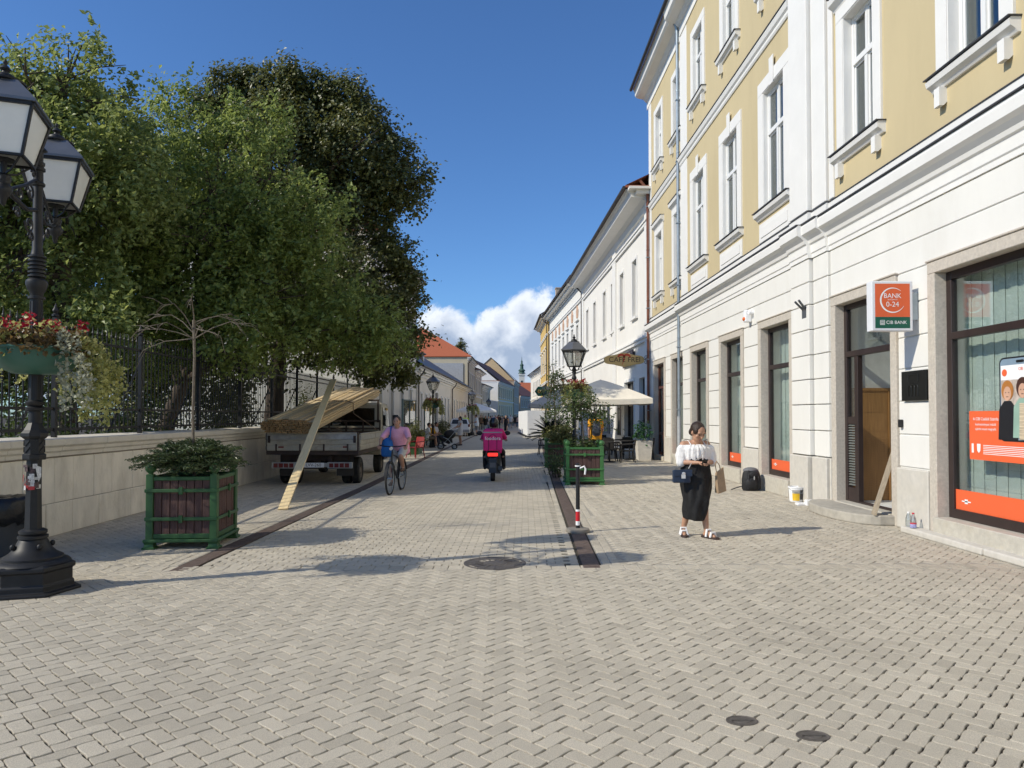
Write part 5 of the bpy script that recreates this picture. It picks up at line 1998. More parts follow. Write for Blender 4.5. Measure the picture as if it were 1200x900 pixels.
# standard tree, herbs and shrubs at the right planters
def standard(x, y, z, h, r, label, n=70, lobes=None):
    root = empty('young_tree', (x, y, z), label, 'tree')
    MB().tube([(x + .06, y, z), (x + .02, y, z + h * .4), (x - .03, y, z + h * .8), (x - .05, y, z + h)], [.026, .022, .018, .012], 8).build('trunk', m_twig, root, smooth=True)
    lobes = lobes or [(Vector((x - .05, y, z + h)), (r, r, r * .8)), (Vector((x - .05 - r * .6, y, z + h - .2)), (r * .6, r * .6, r * .5)), (Vector((x + r * .6, y, z + h - .25)), (r * .7, r * .6, r * .55))]
    c, P, nrm = crown_points(lobes, n, 22, .2, .35)
    b = MB()
    for q in c[:24]:
        e = Vector(q)
        s = Vector((x - .04, y, z + h * .85))
        b.tube([s, s.lerp(e, .5) + Vector((0, 0, .08)), e], [.010, .006, .003], 4, caps=False)
    b.build('branches', m_twig, root)
    leaves('crown', P, nrm, np.full(len(P), .075), lf_S, root, aspect=.6)
    return root


standard(2.0, 17.85, .85, 1.15, .50, 'small standard tree with airy crown growing in the right planter', 75,
         [(Vector((1.9, 17.8, 1.95)), (.36, .4, .34)), (Vector((1.6, 17.7, 1.75)), (.25, .3, .35)), (Vector((2.35, 17.8, 1.75)), (.38, .35, .30)), (Vector((2.62, 17.8, 1.50)), (.18, .2, .16)), (Vector((2.1, 17.8, 2.2)), (.25, .25, .2))])
standard(1.72, 23.6, .75, 2.6, .40, 'taller slender young tree rising beside the right street lamp', 60,
         [(Vector((1.75, 23.6, 3.1)), (.32, .3, .35)), (Vector((1.6, 23.6, 2.5)), (.3, .3, .4)), (Vector((1.85, 23.6, 2.7)), (.3, .3, .3)), (Vector((1.55, 23.6, 1.9)), (.3, .3, .4))])
hb = empty('planter_herbs', (2.03, 17.85, .82), 'low green herbs with round leaves spilling over the right planter', 'plant')
plant_leaves('foliage', hb, [(2.03 + random.uniform(-.38, .38), 17.85 + random.uniform(-.38, .38), .98 + random.uniform(-.05, .1)) for _ in range(26)], lf_S, 18, .07, .07, .8)
shrub('planter_shrub', 'dense dark green shrub filling the planter behind the right planter', [(Vector((1.85, 23.5, 1.02)), (.50, .5, .30)), (Vector((2.1, 23.3, 1.1)), (.35, .4, .3))], lf_D, 80, 28, .22, .075)
shrub('trailing_shrub', 'ragged light green shrub at ground level left of the right planter', [(Vector((1.45, 19.6, .32)), (.18, .35, .30)), (Vector((1.5, 20.4, .5)), (.2, .3, .3))], lf_S, 34, 22, .17, .065)


def palm(x, y, z, label, n=34, ln=1.1):
    root = empty('cycad_palm', (x, y, z), label, 'palm')
    b = MB().lathe((x, y, z), [(.13, 0), (.15, .2), (.11, .38), (.05, .42)], 12)
    b.build('trunk', m_bark, root)
    f = MB()
    rr = random.Random(4)
    for i in range(n):
        a = i * 2.4
        e = .15 + 1.15 * (i / n)
        d = Vector((math.cos(a), math.sin(a), 0))
        pts = []
        for t in np.linspace(0, 1, 9):
            pts.append(Vector((x, y, z + .38)) + d * (ln * math.cos(e) * t) + Vector((0, 0, ln * (math.sin(e) * t - .35 * t * t * math.cos(e)))))
        f.tube(pts, .008, 4)
        s = Vector((-d.y, d.x, 0))
        for k in range(32):
            t = .12 + .88 * k / 31
            ff = t * 8
            j = min(int(ff), 7)
            p = pts[j].lerp(pts[j + 1], ff - j)
            w = .19 * math.sin(PI * (.15 + .8 * t))
            for sg in (-1, 1):
                tip = p + s * sg * w + d * .06 + Vector((0, 0, .03))
                f.add([p, p.lerp(tip, .5) + Vector((0, 0, .012)) + d * .022, tip, p.lerp(tip, .5) - d * .022], [(0, 1, 2, 3)])
    f.build('frond', M('palm green', (.018, .034, .016), rough=.5, var=.2), root)
    return root


pp = at(649, 500, 26)
palm(1.80, 25.2, .58, 'dark cycad palm with stiff arching fronds in front of the white hoarding', 46, 1.0)
b = MB().lathe((1.80, 25.2, 0), [(.26, 0), (.32, .5), (.36, .52), (.36, .58), (.30, .58), (.29, .5), (0, .5)], 20)
tag(b.build('plant_pot', M('terracotta', (.20, .10, .06), rough=.8), origin=(1.80, 25.2, 0), smooth=True), 'round pot under the dark cycad palm', 'plant pot')

# ------------------------------------------------------------------ bollard, bin
bo = empty('bollard', (1.10, 10.4, 0), 'thin black bollard with red and white band on a round base', 'bollard')
MB().lathe((1.10, 10.4, 0), [(.17, 0), (.175, .02), (.165, .05), (.10, .06), (0, .06)], 28).build('base', M('grey rubber', (.22, .20, .17), rough=.8, dirt=.4), bo, smooth=True)
b = MB().lathe((1.10, 10.4, 0), [(.030, .05), (.030, .95), (.040, .955), (.040, .985), (.02, 1.0), (0, 1.0)], 16)
b.build('post', m_black, bo, smooth=True)
b = MB().lathe((1.10, 10.4, 0), [(.0315, .10), (.0315, .16)], 16).lathe((1.10, 10.4, 0), [(.0315, .30), (.0315, .33)], 16).lathe((1.10, 10.4, 0), [(.041, .955), (.041, .972)], 16)
b.build('white_band', m_wlet, bo)
b = MB().lathe((1.10, 10.4, 0), [(.0315, .16), (.0315, .30)], 16)
b.build('red_band', M('red reflector', (.6, .02, .03), rough=.4), bo)
b = MB().tube([(1.13, 10.38, .93), (1.19, 10.36, .96), (1.21, 10.36, .92), (1.20, 10.36, .84)], .014, 6)
b.build('tape', m_wlet, bo)
bn = empty('waste_bin', (-6.02, 8.75, 0), 'dark waste bin with black plastic bag by the stone wall', 'waste bin')
MB().lathe((-6.02, 8.75, 0), [(.21, .02), (.24, .60), (.255, .62), (.22, .62), (0, .60)], 20).build('body', M('anthracite plastic', (.045, .048, .052), rough=.5), bn, smooth=True)
rn = random.Random(8)
prof = [(.262, .42), (.285, .50), (.30, .58), (.29, .66), (.265, .71), (.22, .72), (.0, .70)]
b = MB().lathe((-6.02, 8.75, 0), prof, 36)
b.v = [(v[0] + rn.uniform(-.010, .010), v[1] + rn.uniform(-.010, .010), v[2] + (rn.uniform(-.05, .01) if v[2] < .45 else rn.uniform(-.01, .01))) for v in b.v]
b.build('bag', M('black film', (.012, .012, .013), rough=.28, var=.2, bump=.6, bscale=20), bn, smooth='full')

# ------------------------------------------------------------------ lorry with timber
m_tr = M('dirty white lorry paint', (0.38, 0.35, 0.275), rough=.6, var=.12, scale=3, dirt=.75, dcol=(.20, .165, .11), dscale=4)
m_alu = M('grey drop side', (0.36, 0.355, 0.33), rough=.55, var=.2, scale=7, metal=.2, dirt=.8, dcol=(.27, .24, .19), dscale=3)
m_tyre = M('tyre rubber', (.02, .02, .02), rough=.85, var=.3, dirt=.5, dcol=(.09, .08, .06), dscale=8)
m_rim = M('dusty rim', (.18, .15, .12), rough=.6, var=.2, metal=.3)
m_rust = M('rusty chassis', (.05, .035, .028), rough=.8, var=.3, dirt=.4, dcol=(.12, .06, .03))
m_trg = glass_mat('car glass', tint=(.35, .4, .4), base=.12, gain=.7)
m_red = M('red lens', (.14, .010, .010), rough=.2)


def wheel(root, x, y, r, w, side, name='wheel', dual=False):
    """wheel with its axle along x"""
    b = MB()
    prof = [(r * .60, -w / 2), (r * .92, -w / 2), (r, -w * .36), (r, w * .36), (r * .92, w / 2), (r * .60, w / 2)]
    n = 28
    pts = len(prof)
    for pr_, px in prof:
        for k in range(n):
            a = 2 * PI * k / n
            b.v.append((x + px, y + math.cos(a) * pr_, r + math.sin(a) * pr_))
    for i in range(pts - 1):
        for k in range(n):
            a, c = i * n + k, i * n + (k + 1) % n
            b.f.append((a, c, c + n, a + n))
    wo = b.build(name, m_tyre, root, smooth=True)
    q = MB()
    prof = [(r * .62, side * w * .46), (r * .55, side * w * .40), (r * .5, side * w * .15), (r * .25, side * w * .22), (r * .2, side * w * .42), (0.001, side * w * .45)]
    for pr_, px in prof:
        for k in range(n):
            a = 2 * PI * k / n
            q.v.append((x + px, y + math.cos(a) * pr_, r + math.sin(a) * pr_))
    for i in range(len(prof) - 1):
        for k in range(n):
            a, c = i * n + k, i * n + (k + 1) % n
            q.f.append((a, c, c + n, a + n))
    q.build('rim', m_rim, wo, smooth=True)
    return wo


T0x, T1x, TY0 = -5.66, -3.46, 17.1
tc = (T0x + T1x) / 2
tk = empty('flatbed_lorry', (tc, 19.5, 0), 'old white flatbed lorry with dirty drop sides parked along the stone wall', 'lorry')
BL = 3.7
b = MB()
b.box(T0x, TY0, .76, T1x, TY0 + BL, .86)
b.build('bed', m_rust, tk)


def dropside(root, p, U, L, z0, z1, N, name):
    b = MB()
    p = Vector(p)
    b.obox(p + Vector((0, 0, z0)), U * L, N * .03, (0, 0, z1 - z0))
    for k in range(3):
        z = z0 + (z1 - z0) * (k / 3) + .015
        b.obox(p + N * .031 + Vector((0, 0, z)), U * L, N * .012, (0, 0, (z1 - z0) / 3 - .03))
    b.obox(p + N * .02 + Vector((0, 0, z1 - .002)), U * L, N * .03, (0, 0, .035))
    o = b.build(name, m_tr, root, bevel=.006)
    t = MB().obox(p + N * .044 + Vector((0, 0, z1 - .13)), U * L, N * .006, (0, 0, .12))
    t.build('top_rail', m_alu, o)
    return o


tg = dropside(tk, (T0x + .03, TY0, 0), Vector((1, 0, 0)), T1x - T0x - .06, .86, 1.26, Vector((0, -1, 0)), 'tailgate')
dropside(tk, (T1x, TY0 + .05, 0), Vector((0, 1, 0)), BL * .52, .86, 1.24, Vector((1, 0, 0)), 'side_board')
dropside(tk, (T1x, TY0 + .05 + BL * .53, 0), Vector((0, 1, 0)), BL * .44, .86, 1.24, Vector((1, 0, 0)), 'side_board')
dropside(tk, (T0x, TY0 + .05, 0), Vector((0, 1, 0)), BL - .1, .86, 1.24, Vector((-1, 0, 0)), 'side_board')
b = MB()
for x in (T0x + .30, T1x - .36):
    b.box(x, TY0 - .045, .93, x + .13, TY0 - .040, .965)
b.build('reflector', m_red, tk)
b = MB()
for x in (T0x + .0, T1x - .06):
    b.box(x, TY0 - .005, .80, x + .06, TY0 + .06, 1.42 if x < -5 else 1.30)
b.build('corner_post', m_rust, tk)
b = MB()
for x in np.linspace(T0x + .25, T1x - .25, 4):
    b.box(x - .02, TY0 - .05, .84, x + .02, TY0 - .035, 1.02)
b.build('hinge', m_rust, tg)
for x in (T0x + .05, T1x - .11):
    MB().box(x, TY0 - .06, 1.05, x + .06, TY0 - .04, 1.22).build('latch', m_rust, tg)
# headboard with windows of bare wood
b = MB()
yh = TY0 + BL
for z in (1.30, 1.52):
    b.box(T0x + .1, yh - .05, z, T1x - .1, yh, z + .05)
for x in np.linspace(T0x + .1, T1x - .14, 5):
    b.box(x, yh - .048, .86, x + .04, yh - .002, 1.52)
b.box(T0x + .1, yh - .04, .9, T1x - .1, yh - .01, 1.25)
for x in (T0x + .15, T1x - .2):
    b.box(x, yh - .05, 1.5, x + .05, yh, 2.12)
b.box(T0x + .15, yh - .05, 2.12, T1x - .15, yh, 2.17)
b.build('headboard', m_rust, tk)
b = MB()
for x in (tc - .42, tc + .36):
    b.box(x, TY0 + .1, .55, x + .08, TY0 + 5.3, .72)
b.box(T0x + .3, TY0 + .3, .60, T1x - .3, TY0 + .4, .76)
b.tube([(tc - .7, TY0 + .95, .42), (tc + .7, TY0 + .95, .42)], .07, 10)
b.box(T0x + .25, TY0 + 1.5, .45, T0x + .75, TY0 + 2.2, .75)
b.build('chassis', m_rust, tk)
b = MB()
b.box(T0x + .12, TY0 + .02, .43, T0x + .72, TY0 + .10, .58)
b.box(T1x - .75, TY0 + .02, .43, T1x - .15, TY0 + .10, .58)
b.box(T0x + .72, TY0 + .05, .46, T1x - .75, TY0 + .10, .56)
lb = b.build('light_bar', m_alu, tk, bevel=.01)
b = MB()
for x0 in (T0x + .17, T1x - .70):
    for k in range(4):
        b.box(x0 + k * .125, TY0 + .012, .455, x0 + k * .125 + .10, TY0 + .021, .555)
b.build('tail_light', m_red, lb)
b = MB().box(tc - .27, TY0 + .035, .455, tc + .27, TY0 + .048, .565)
npl = b.build('number_plate', M('white plate', (.70, .70, .68), rough=.4, dirt=.3, dcol=(.4, .38, .33), dscale=5), tk)
MB().box(tc - .27, TY0 + .033, .456, tc - .225, TY0 + .0345, .564).build('blue_band', M('plate blue', (.02, .06, .35), rough=.4), npl)
MB().text('LVV-260', .105, (tc + .02, TY0 + .032, .51), (1, 0, 0), (0, 0, 1)).build('plate_lettering', m_brown, npl)
for x in (T0x + .2, T1x - .62):
    MB().box(x, TY0 + .44, .22, x + .42, TY0 + .46, .76).build('mud_flap', M('rubber flap', (.05, .045, .04), rough=.8), tk)
for x, sd in ((T1x - .22, 1), (T1x - .45, -1), (T0x + .22, -1), (T0x + .45, 1)):
    wheel(tk, x, TY0 + .95, .33, .20, sd)
for x, sd in ((T1x - .28, 1), (T0x + .28, -1)):
    wheel(tk, x, TY0 + 4.35, .33, .21, sd)
# cab
CY0, CY1 = yh + .12, yh + 1.75
cx0, cx1 = T0x + .14, T1x - .10
b = MB()
sect = [(CY0, .55), (CY1 - .05, .50), (CY1, .95), (CY1 - .06, 1.25), (CY1 - .50, 1.98), (CY1 - .62, 2.06), (CY0 + .06, 2.08), (CY0, 2.02)]
prof_y = [(p[0], p[1]) for p in sect]
b.prism(prof_y, (cx0, 0, 0), (0, 1, 0), (0, 0, 1), (cx1 - cx0, 0, 0))
cab = b.build('cab', m_tr, tk, bevel=.03, seg=2)
b = MB()
b.box(cx0 + .22, CY0 - .012, 1.42, cx1 - .22, CY0 - .002, 1.90)
b.build('rear_window', m_trg, cab)
b = MB()
b.box(cx0 + .20, CY0 - .004, 1.40, cx1 - .20, CY0 + .003, 1.92)
b.build('window_seal', m_black, cab)
b = MB()
for x in (cx1 + .001, cx0 - .013):
    b.prism([(CY0 + .22, 1.30), (CY1 - .25, 1.30), (CY1 - .56, 1.92), (CY0 + .22, 1.94)], (x, 0, 0), (0, 1, 0), (0, 0, 1), (.012, 0, 0))
b.build('side_window', m_trg, cab)
b = MB()
b.prism([(CY1 - .05, 1.30), (CY1 - .03, 1.31), (CY1 - .49, 2.0), (CY1 - .51, 1.98)], (cx0 + .12, .025, .01), (0, 1, 0), (0, 0, 1), (cx1 - cx0 - .24, 0, 0))
b.build('windscreen', m_trg, cab)
b = MB()
for x in (cx1 + .001, cx0 - .007):
    b.box(x, CY0 + .15, .60, x + .006, CY0 + .156, 1.95)
    b.box(x, CY1 - .32, .75, x + .006, CY1 - .314, 1.30)
    b.box(x, CY0 + .25, 1.15, x + .02, CY0 + .40, 1.19)
b.build('door_seam', m_black, cab)
b = MB()
b.tube([(cx1, CY1 - .35, 1.35), (cx1 + .18, CY1 - .30, 1.40)], .012, 6)
b.box(cx1 + .12, CY1 - .36, 1.38, cx1 + .30, CY1 - .30, 1.72)
b.build('mirror', m_black, cab, bevel=.01)
b = MB()
b.box(cx1 - .02, CY0 + .28, .40, cx1 + .03, CY0 + .92, .62)
b.build('wheel_arch', m_rust, cab)

m_plank = M('fresh sawn spruce', (0.60, 0.45, 0.25), rough=.75, var=.16, scale=5, stretch=(12, .8, 12), bump=.15, bscale=40)
m_plank2 = M('weathered spruce', (0.50, 0.39, 0.24), rough=.8, var=.2, scale=5, stretch=(12, .8, 12), bump=.15, bscale=40)
# stacked boards: rear end low on the tailgate, front end up on the headboard
pr0, pr1 = Vector((-5.02, 16.75, 1.46)), Vector((-4.42, 22.0, 2.42))
dirv = (pr1 - pr0).normalized()
xv = Vector((1, 0, 0))
xv = (xv - dirv * xv.dot(dirv)).normalized()
uv = xv.cross(dirv)
rp = random.Random(12)
st = empty('timber_stack', (pr0 + pr1) / 2, 'strapped stack of fresh spruce boards sloping up over the lorry bed', 'timber')
half = .66
m_plank3 = M('pale spruce', (0.70, 0.56, 0.35), rough=.7, var=.14, scale=5, stretch=(12, .8, 12), bump=.15, bscale=40)
for lay in range(7):
    bs3 = [MB(), MB(), MB()]
    hw = half - (.10 if lay in (0, 6) else .04 if lay in (1, 5) else 0) - (.08 if lay == 6 else 0)
    x = -hw
    while x < hw - .05:
        w = min(rp.choice([.12, .15, .18]), hw - x)
        up_ = rp.uniform(-.01, .045) if lay == 6 else 0
        p = pr0 + xv * (x + .004) + uv * (lay * .045 - .15 + up_) + dirv * rp.uniform(-.09, .06)
        rp.choice(bs3).obox(p, xv * (w - .013), uv * .038, dirv * (5.35 + rp.uniform(-.10, .10)))
        x += w
    for q, m_ in zip(bs3, (m_plank, m_plank2, m_plank3)):
        if q.v:
            q.build('board_layer', m_, st, bevel=.003)
rp2 = random.Random(40)
eg = MB()
for lay in range(7):
    hw = half - (.10 if lay in (0, 6) else .04 if lay in (1, 5) else 0) - (.08 if lay == 6 else 0)
    x = -hw
    while x < hw - .05:
        w = min(rp2.choice([.10, .13, .16]), hw - x)
        p = pr0 + xv * (x + .012) + uv * (lay * .045 - .148) - dirv * rp2.uniform(.095, .14)
        eg.obox(p, xv * (w - .024), uv * .034, dirv * .05)
        x += w
eg.build('board_ends', M('end grain', (.30, .18, .075), rough=.85, var=.45, scale=9, bump=.5, bscale=40), st)
b = MB()
for f_ in (.50,):
    c = pr0 + dirv * 5.35 * f_
    loop = [(-half - .02, -.17), (-half - .02, .12), (-half + .16, .175), (half - .16, .175), (half + .02, .12), (half + .02, -.17)]
    b.tube([c + xv * a + uv * d for a, d in loop], .012, 6)
    b.tube([c + xv * (half + .02) - uv * .17, Vector((T1x - .04, c.y + .5, 1.30))], .010, 6)
b.build('rope', M('hemp rope', (.16, .11, .07), rough=.9), st)
# a single board leaning from the street against the stack's rear edge
top_edge = pr0 + uv * (6 * .045 - .15 + .05)
g0 = Vector((-3.95, 12.86, .0))
hit = Vector((-4.33, 16.72, 1.60))
g1 = g0 + (hit - g0) * 1.66
d = (g1 - g0).normalized()
xs = Vector((1, .0, 0))
xs = (xs - d * xs.dot(d)).normalized()
us = xs.cross(d)
b = MB().obox(g0 - xs * .085 + us * .002, xs * .17, us * .032, g1 - g0)
for k in range(14):
    pass
pl = b.build('plank', M('bright spruce', (0.76, 0.60, 0.34), rough=.7, var=.12, scale=5, stretch=(10, 1, 1), bump=.1), origin=g0, bevel=.003)
tag(pl, 'single long bright plank leaning from the paving against the timber stack', 'plank')

# ------------------------------------------------------------------ bank sign, plate, camera, poster
sgx, sgy, sgz = 5.60, 10.30, 3.40
sg = empty('bank_sign', (X0, sgy, sgz), 'square orange and green illuminated bank sign on white box beside the entrance', 'sign')
m_sbox = M('white sign box', (.72, .73, .75), rough=.4, var=.03)
m_sgr = M('dark green sign film', (.012, .105, .065), rough=.4, var=.03)
m_sor = M('orange sign film', (.72, .13, .045), rough=.4, var=.03)
SX0, SX1, SZ0, SZ1 = 5.37, 5.97, 2.93, 3.66
b = MB().box(SX0, sgy - .08, SZ0, SX1, sgy + .08, SZ1)
bx_ = b.build('sign_box', m_sbox, sg, bevel=.012, seg=2)
MB().box(SX1, sgy - .03, 3.1, X0 - .03, sgy + .03, 3.5).build('bracket', m_zinc, sg)
zb = SZ0 + .04 + .165
for sgn, yy in ((-1, sgy - .0815), (1, sgy + .0805)):
    MB().box(SX0 + .045, yy, zb, SX1 - .045, yy + .001, SZ1 - .04).build('orange_panel', m_sor, sg)
    MB().box(SX0 + .045, yy, SZ0 + .04, SX1 - .045, yy + .001, zb - .001).build('green_panel', m_sgr, sg)
U_, V_ = Vector((1, 0, 0)), Vector((0, 0, 1))
yf = sgy - .083
xc = (SX0 + SX1) / 2
zc = (zb + SZ1 - .04) / 2
b = MB()
b.text('BANK', .098, (xc, yf, zc + .062), U_, V_)
b.text('AUTOMATA', .026, (xc, yf, zc + .008), U_, V_)
b.text('0-24', .105, (xc, yf, zc - .062), U_, V_)
b.text('CIB BANK', .068, (xc + .055, yf, (SZ0 + .04 + zb) / 2), U_, V_)
ri, n = .185, 40
for k in range(n):
    a0, a1 = math.radians(48 + 285 * k / n), math.radians(48 + 285 * (k + 1) / n)
    w0, w1 = .004 + .020 * math.sin(PI * k / n), .004 + .020 * math.sin(PI * (k + 1) / n)
    P = lambda a, r: (xc + math.cos(a) * r, yf, zc + math.sin(a) * r)
    b.quad(P(a0, ri - w0), P(a1, ri - w1), P(a1, ri), P(a0, ri))
lx0, lz0 = xc - .185, (SZ0 + .04 + zb) / 2 - .035
for a in ((0, 0, .07, .006), (0, .064, .07, .07), (0, 0, .006, .07), (.064, 0, .07, .07), (.012, .045, .058, .052)):
    b.box(lx0 + a[0], yf, lz0 + a[1], lx0 + a[2], yf + .001, lz0 + a[3])
for k in range(3):
    b.box(lx0 + .014 + k * .017, yf, lz0 + .01, lx0 + .022 + k * .017, yf + .001, lz0 + .036)
b.build('lettering', m_wlet, sg)

pq = empty('wall_plaque', (X0 - .05, 10.32, 2.13), 'square black metal plaque with a raised emblem beside the bank entrance', 'plaque')
m_pq = M('black bronze', (.018, .018, .016), rough=.35, var=.2, metal=.3)
MB().box(X0 - .065, 10.03, 1.92, X0 - .028, 10.66, 2.36).build('plate', m_pq, pq, bevel=.004)
b = MB()
for k in range(3):
    yy = 10.345 + (k - 1) * .085
    pts = [(yy + .034 * math.cos(a), 2.10 + .05 * math.sin(a)) for a in np.linspace(0, PI, 9)]
    b.tube([(X0 - .068, yy - .034, 1.98)] + [(X0 - .068, p[0], p[1]) for p in pts[::-1]] + [(X0 - .068, yy + .034, 1.98)], .007, 5)
b.box(X0 - .071, 10.22, 2.18, X0 - .063, 10.47, 2.20)
b.tube([(X0 - .068, 10.22, 2.2), (X0 - .068, 10.22, 2.30), (X0 - .068, 10.47, 2.30), (X0 - .068, 10.47, 2.2)], .007, 5)
b.build('emblem', m_pq, pq)
bb = MB().box(X0 - .075, 10.69, 1.52, X0 - .028, 10.75, 1.64)
tag(bb.build('door_buzzer', m_black, origin=(X0, 10.72, 1.58), bevel=.004), 'small black door buzzer between the entrance and the plaque', 'buzzer')
ca = empty('alarm_siren', (X0 - .1, 17.0, 4.05), 'white alarm box with orange lens high on the white bank wall', 'alarm')
MB().box(X0 - .27, 16.95, 3.95, X0 - .10, 17.10, 4.25).build('housing', m_wlet, ca, bevel=.03, seg=3)
MB().ell((X0 - .27, 17.02, 4.03), (.04, .06, .05)).build('lens', M('orange lens', (.7, .15, .03), rough=.25), ca, smooth='full')
MB().tube([(X0 - .05, 16.9, 4.15), (X0 - .22, 16.85, 4.16)], .045, 10).build('camera_head', m_wlet, ca, smooth=True)
fh = MB()
for s in (-.03, .06):
    fh.tube([(X0 - .1, 13.9 + s, 3.75), (X0 - .32, 13.8 + s * 2, 3.95)], .022, 8)
fh.box(X0 - .15, 13.8, 3.62, X0 - .08, 14.0, 3.86)
tag(fh.build('flag_holder', M('dark grey iron', (.08, .085, .09), rough=.5), origin=(X0 - .1, 13.9, 3.75)), 'small grey twin flag holder on the wall right of the shop windows', 'flag holder')

# poster inside the big window: orange panel with a large telephone showing two people
yS0, yS1 = 9.83 - .11, 6.57 + .11
px_ = X0 + .11 + .034
po = empty('window_poster', (px_, 8.4, 1.7), 'orange advertising poster with a smartphone picture of two people in the big window', 'poster')
m_ps = M('poster grey print', (.5, .5, .5), rough=.5)


def pr(b, y0, y1, z0, z1, k):
    b.box(px_ - .0015 * k, min(y0, y1), z0, px_ - .0015 * k + .001, max(y0, y1), z1)
    return b


pr(MB(), 9.42, 7.4, 1.12, 1.76, 1).build('orange_field', m_orange, po)
b = MB()
yp0, yp1, zp0, zp1 = 8.83, 8.10, 1.38, 2.42


def rrect(y0, y1, z0, z1, r, k, n=6):
    pts = []
    for cy, cz, a0 in ((y1 - r, z1 - r, 0), (y0 + r, z1 - r, 90), (y0 + r, z0 + r, 180), (y1 - r, z0 + r, 270)):
        for i in range(n + 1):
            a = math.radians(a0 + 90 * i / n)
            pts.append((cy + r * math.cos(a), cz + r * math.sin(a)))
    return MB().prism(pts, (px_ - .0015 * k, 0, 0), (0, 1, 0), (0, 0, 1), (.001, 0, 0))


rrect(yp1, yp0, zp0, zp1, .08, 3).build('phone_body', m_black, po)
rrect(yp1 + .02, yp0 - .02, zp0 + .02, zp1 - .02, .065, 4).build('phone_top', M('phone blue rim', (.22, .30, .38), rough=.4), po)
pr(MB(), yp0 - .035, yp1 + .035, zp0 + .05, zp1 - .10, 5).build('phone_screen', M('print warm grey', (.50, .42, .36), rough=.5, var=.3, scale=14), po)
pr(MB(), yp0 - .035, yp1 + .035, zp1 - .28, zp1 - .10, 6).build('phone_banner', m_wlet, po)
rrect(8.40, 8.53, zp1 - .075, zp1 - .045, .014, 7).build('phone_notch', m_black, po)
MB().prism([(.045 * math.cos(a), .045 * math.sin(a)) for a in np.linspace(0, 2 * PI, 17)[:-1]], (px_ - .011, yp0 - .10, zp1 - .19), (0, 1, 0), (0, 0, 1), (.001, 0, 0)).build('logo', m_orange, po)
skin_p = M('print skin', (.60, .36, .25), rough=.5)
for i, (yc, hair, top, k) in enumerate(((8.68, (.42, .17, .04), (.015, .015, .018), 8), (8.42, (.07, .03, .02), (.28, .42, .34), 10))):
    zz = 1.98 - .02 * i + (.05 if i else 0)
    ELL = lambda cy, cz, ry, rz, kk: MB().prism([(ry * math.cos(a), rz * math.sin(a)) for a in np.linspace(0, 2 * PI, 19)[:-1]], (px_ - .0015 * kk, cy, cz), (0, 1, 0), (0, 0, 1), (.001, 0, 0))
    MB().prism([(.17, -.58), (.15, -.20), (.06, -.10), (-.06, -.10), (-.15, -.20), (-.17, -.58)], (px_ - .0015 * k, yc, zz), (0, 1, 0), (0, 0, 1), (.001, 0, 0)).build('print_jacket', M('print jacket %d' % i, top, rough=.5), po)
    ELL(yc, zz + .03, .105, .125, k + 1).build('print_hair', M('print hair %d' % i, hair, rough=.5), po)
    ELL(yc, zz - .01, .066, .09, k + 2).build('print_face', skin_p, po)
    b = MB()
    for s in (-1, 1):
        b.box(px_ - .0015 * (k + 3), yc + s * .026 - .009, zz + .0, px_ - .0015 * (k + 3) + .001, yc + s * .026 + .009, zz + .008)
    b.box(px_ - .0015 * (k + 3), yc - .02, zz - .052, px_ - .0015 * (k + 3) + .001, yc + .02, zz - .045)
    b.build('print_features', m_brown, po)
MB().prism([(.06, -.58), (.05, -.14), (-.05, -.14), (-.06, -.58)], (px_ - .0015 * 12, 8.42, 1.99), (0, 1, 0), (0, 0, 1), (.001, 0, 0)).build('print_shirt', M('print striped shirt', (.55, .45, .32), rough=.5, var=.5, scale=30, stretch=(.1, .1, 3)), po)
Uy = Vector((0, -1, 0))
b = MB()
b.text('A CIB Családi Számla', .056, (px_ - .004, 9.10, 1.655), Uy, V_)
b.text('kedvezményes induló', .046, (px_ - .004, 9.10, 1.585), Uy, V_)
b.text('ajánlat most megnyílt', .046, (px_ - .004, 9.10, 1.525), Uy, V_)
for k in range(6):
    pr(b, 9.15, 7.6, 1.20 + k * .022, 1.208 + k * .022, 2)
b.prism([(-.035, .06), (.035, .06), (.03, -.03), (0, -.06), (-.03, -.03)], (px_ - .004, 9.235, 1.27), (0, 1, 0), (0, 0, 1), (.001, 0, 0))
b.prism([(-.02, .06), (.02, .06), (.02, -.06), (-.02, -.06)], (px_ - .004, 9.355, 1.27), (0, 1, 0), (0, 0, 1), (.001, 0, 0))
b.build('print_lettering', m_wlet, po)
MB().text('CIB', .05, (px_ - .0145, 8.45, zp1 - .155), Uy, V_).build('phone_lettering', m_orange, po)

# ------------------------------------------------------------------ things left along the bank wall
bp = gnd(881, 575)
bk = empty('backpack', (bp.x, bp.y, 0), 'black rucksack with grey top standing on the paving by the bank wall', 'backpack')
m_bk = M('black nylon', (.018, .018, .02), rough=.7, var=.3, scale=12, bump=.3, bscale=60)
b = MB().loft([((bp.x, bp.y, .0), .19, .12), ((bp.x, bp.y, .05), .22, .15), ((bp.x, bp.y, .25), .225, .155), ((bp.x, bp.y, .40), .20, .13), ((bp.x, bp.y, .49), .14, .09), ((bp.x, bp.y, .51), .05, .04)], (1, .2, 0), 22)
b.build('body', m_bk, bk, smooth=True)
MB().ell((bp.x - .01, bp.y + .01, .455), (.175, .125, .075)).build('lid', M('grey nylon', (.14, .14, .15), rough=.75, var=.3), bk, smooth=True)
b = MB().ell((bp.x - .03, bp.y - .14, .17), (.15, .06, .14)).ell((bp.x + .02, bp.y - .135, .37), (.12, .045, .08))
b.build('pocket', m_bk, bk, smooth=True)
b = MB()
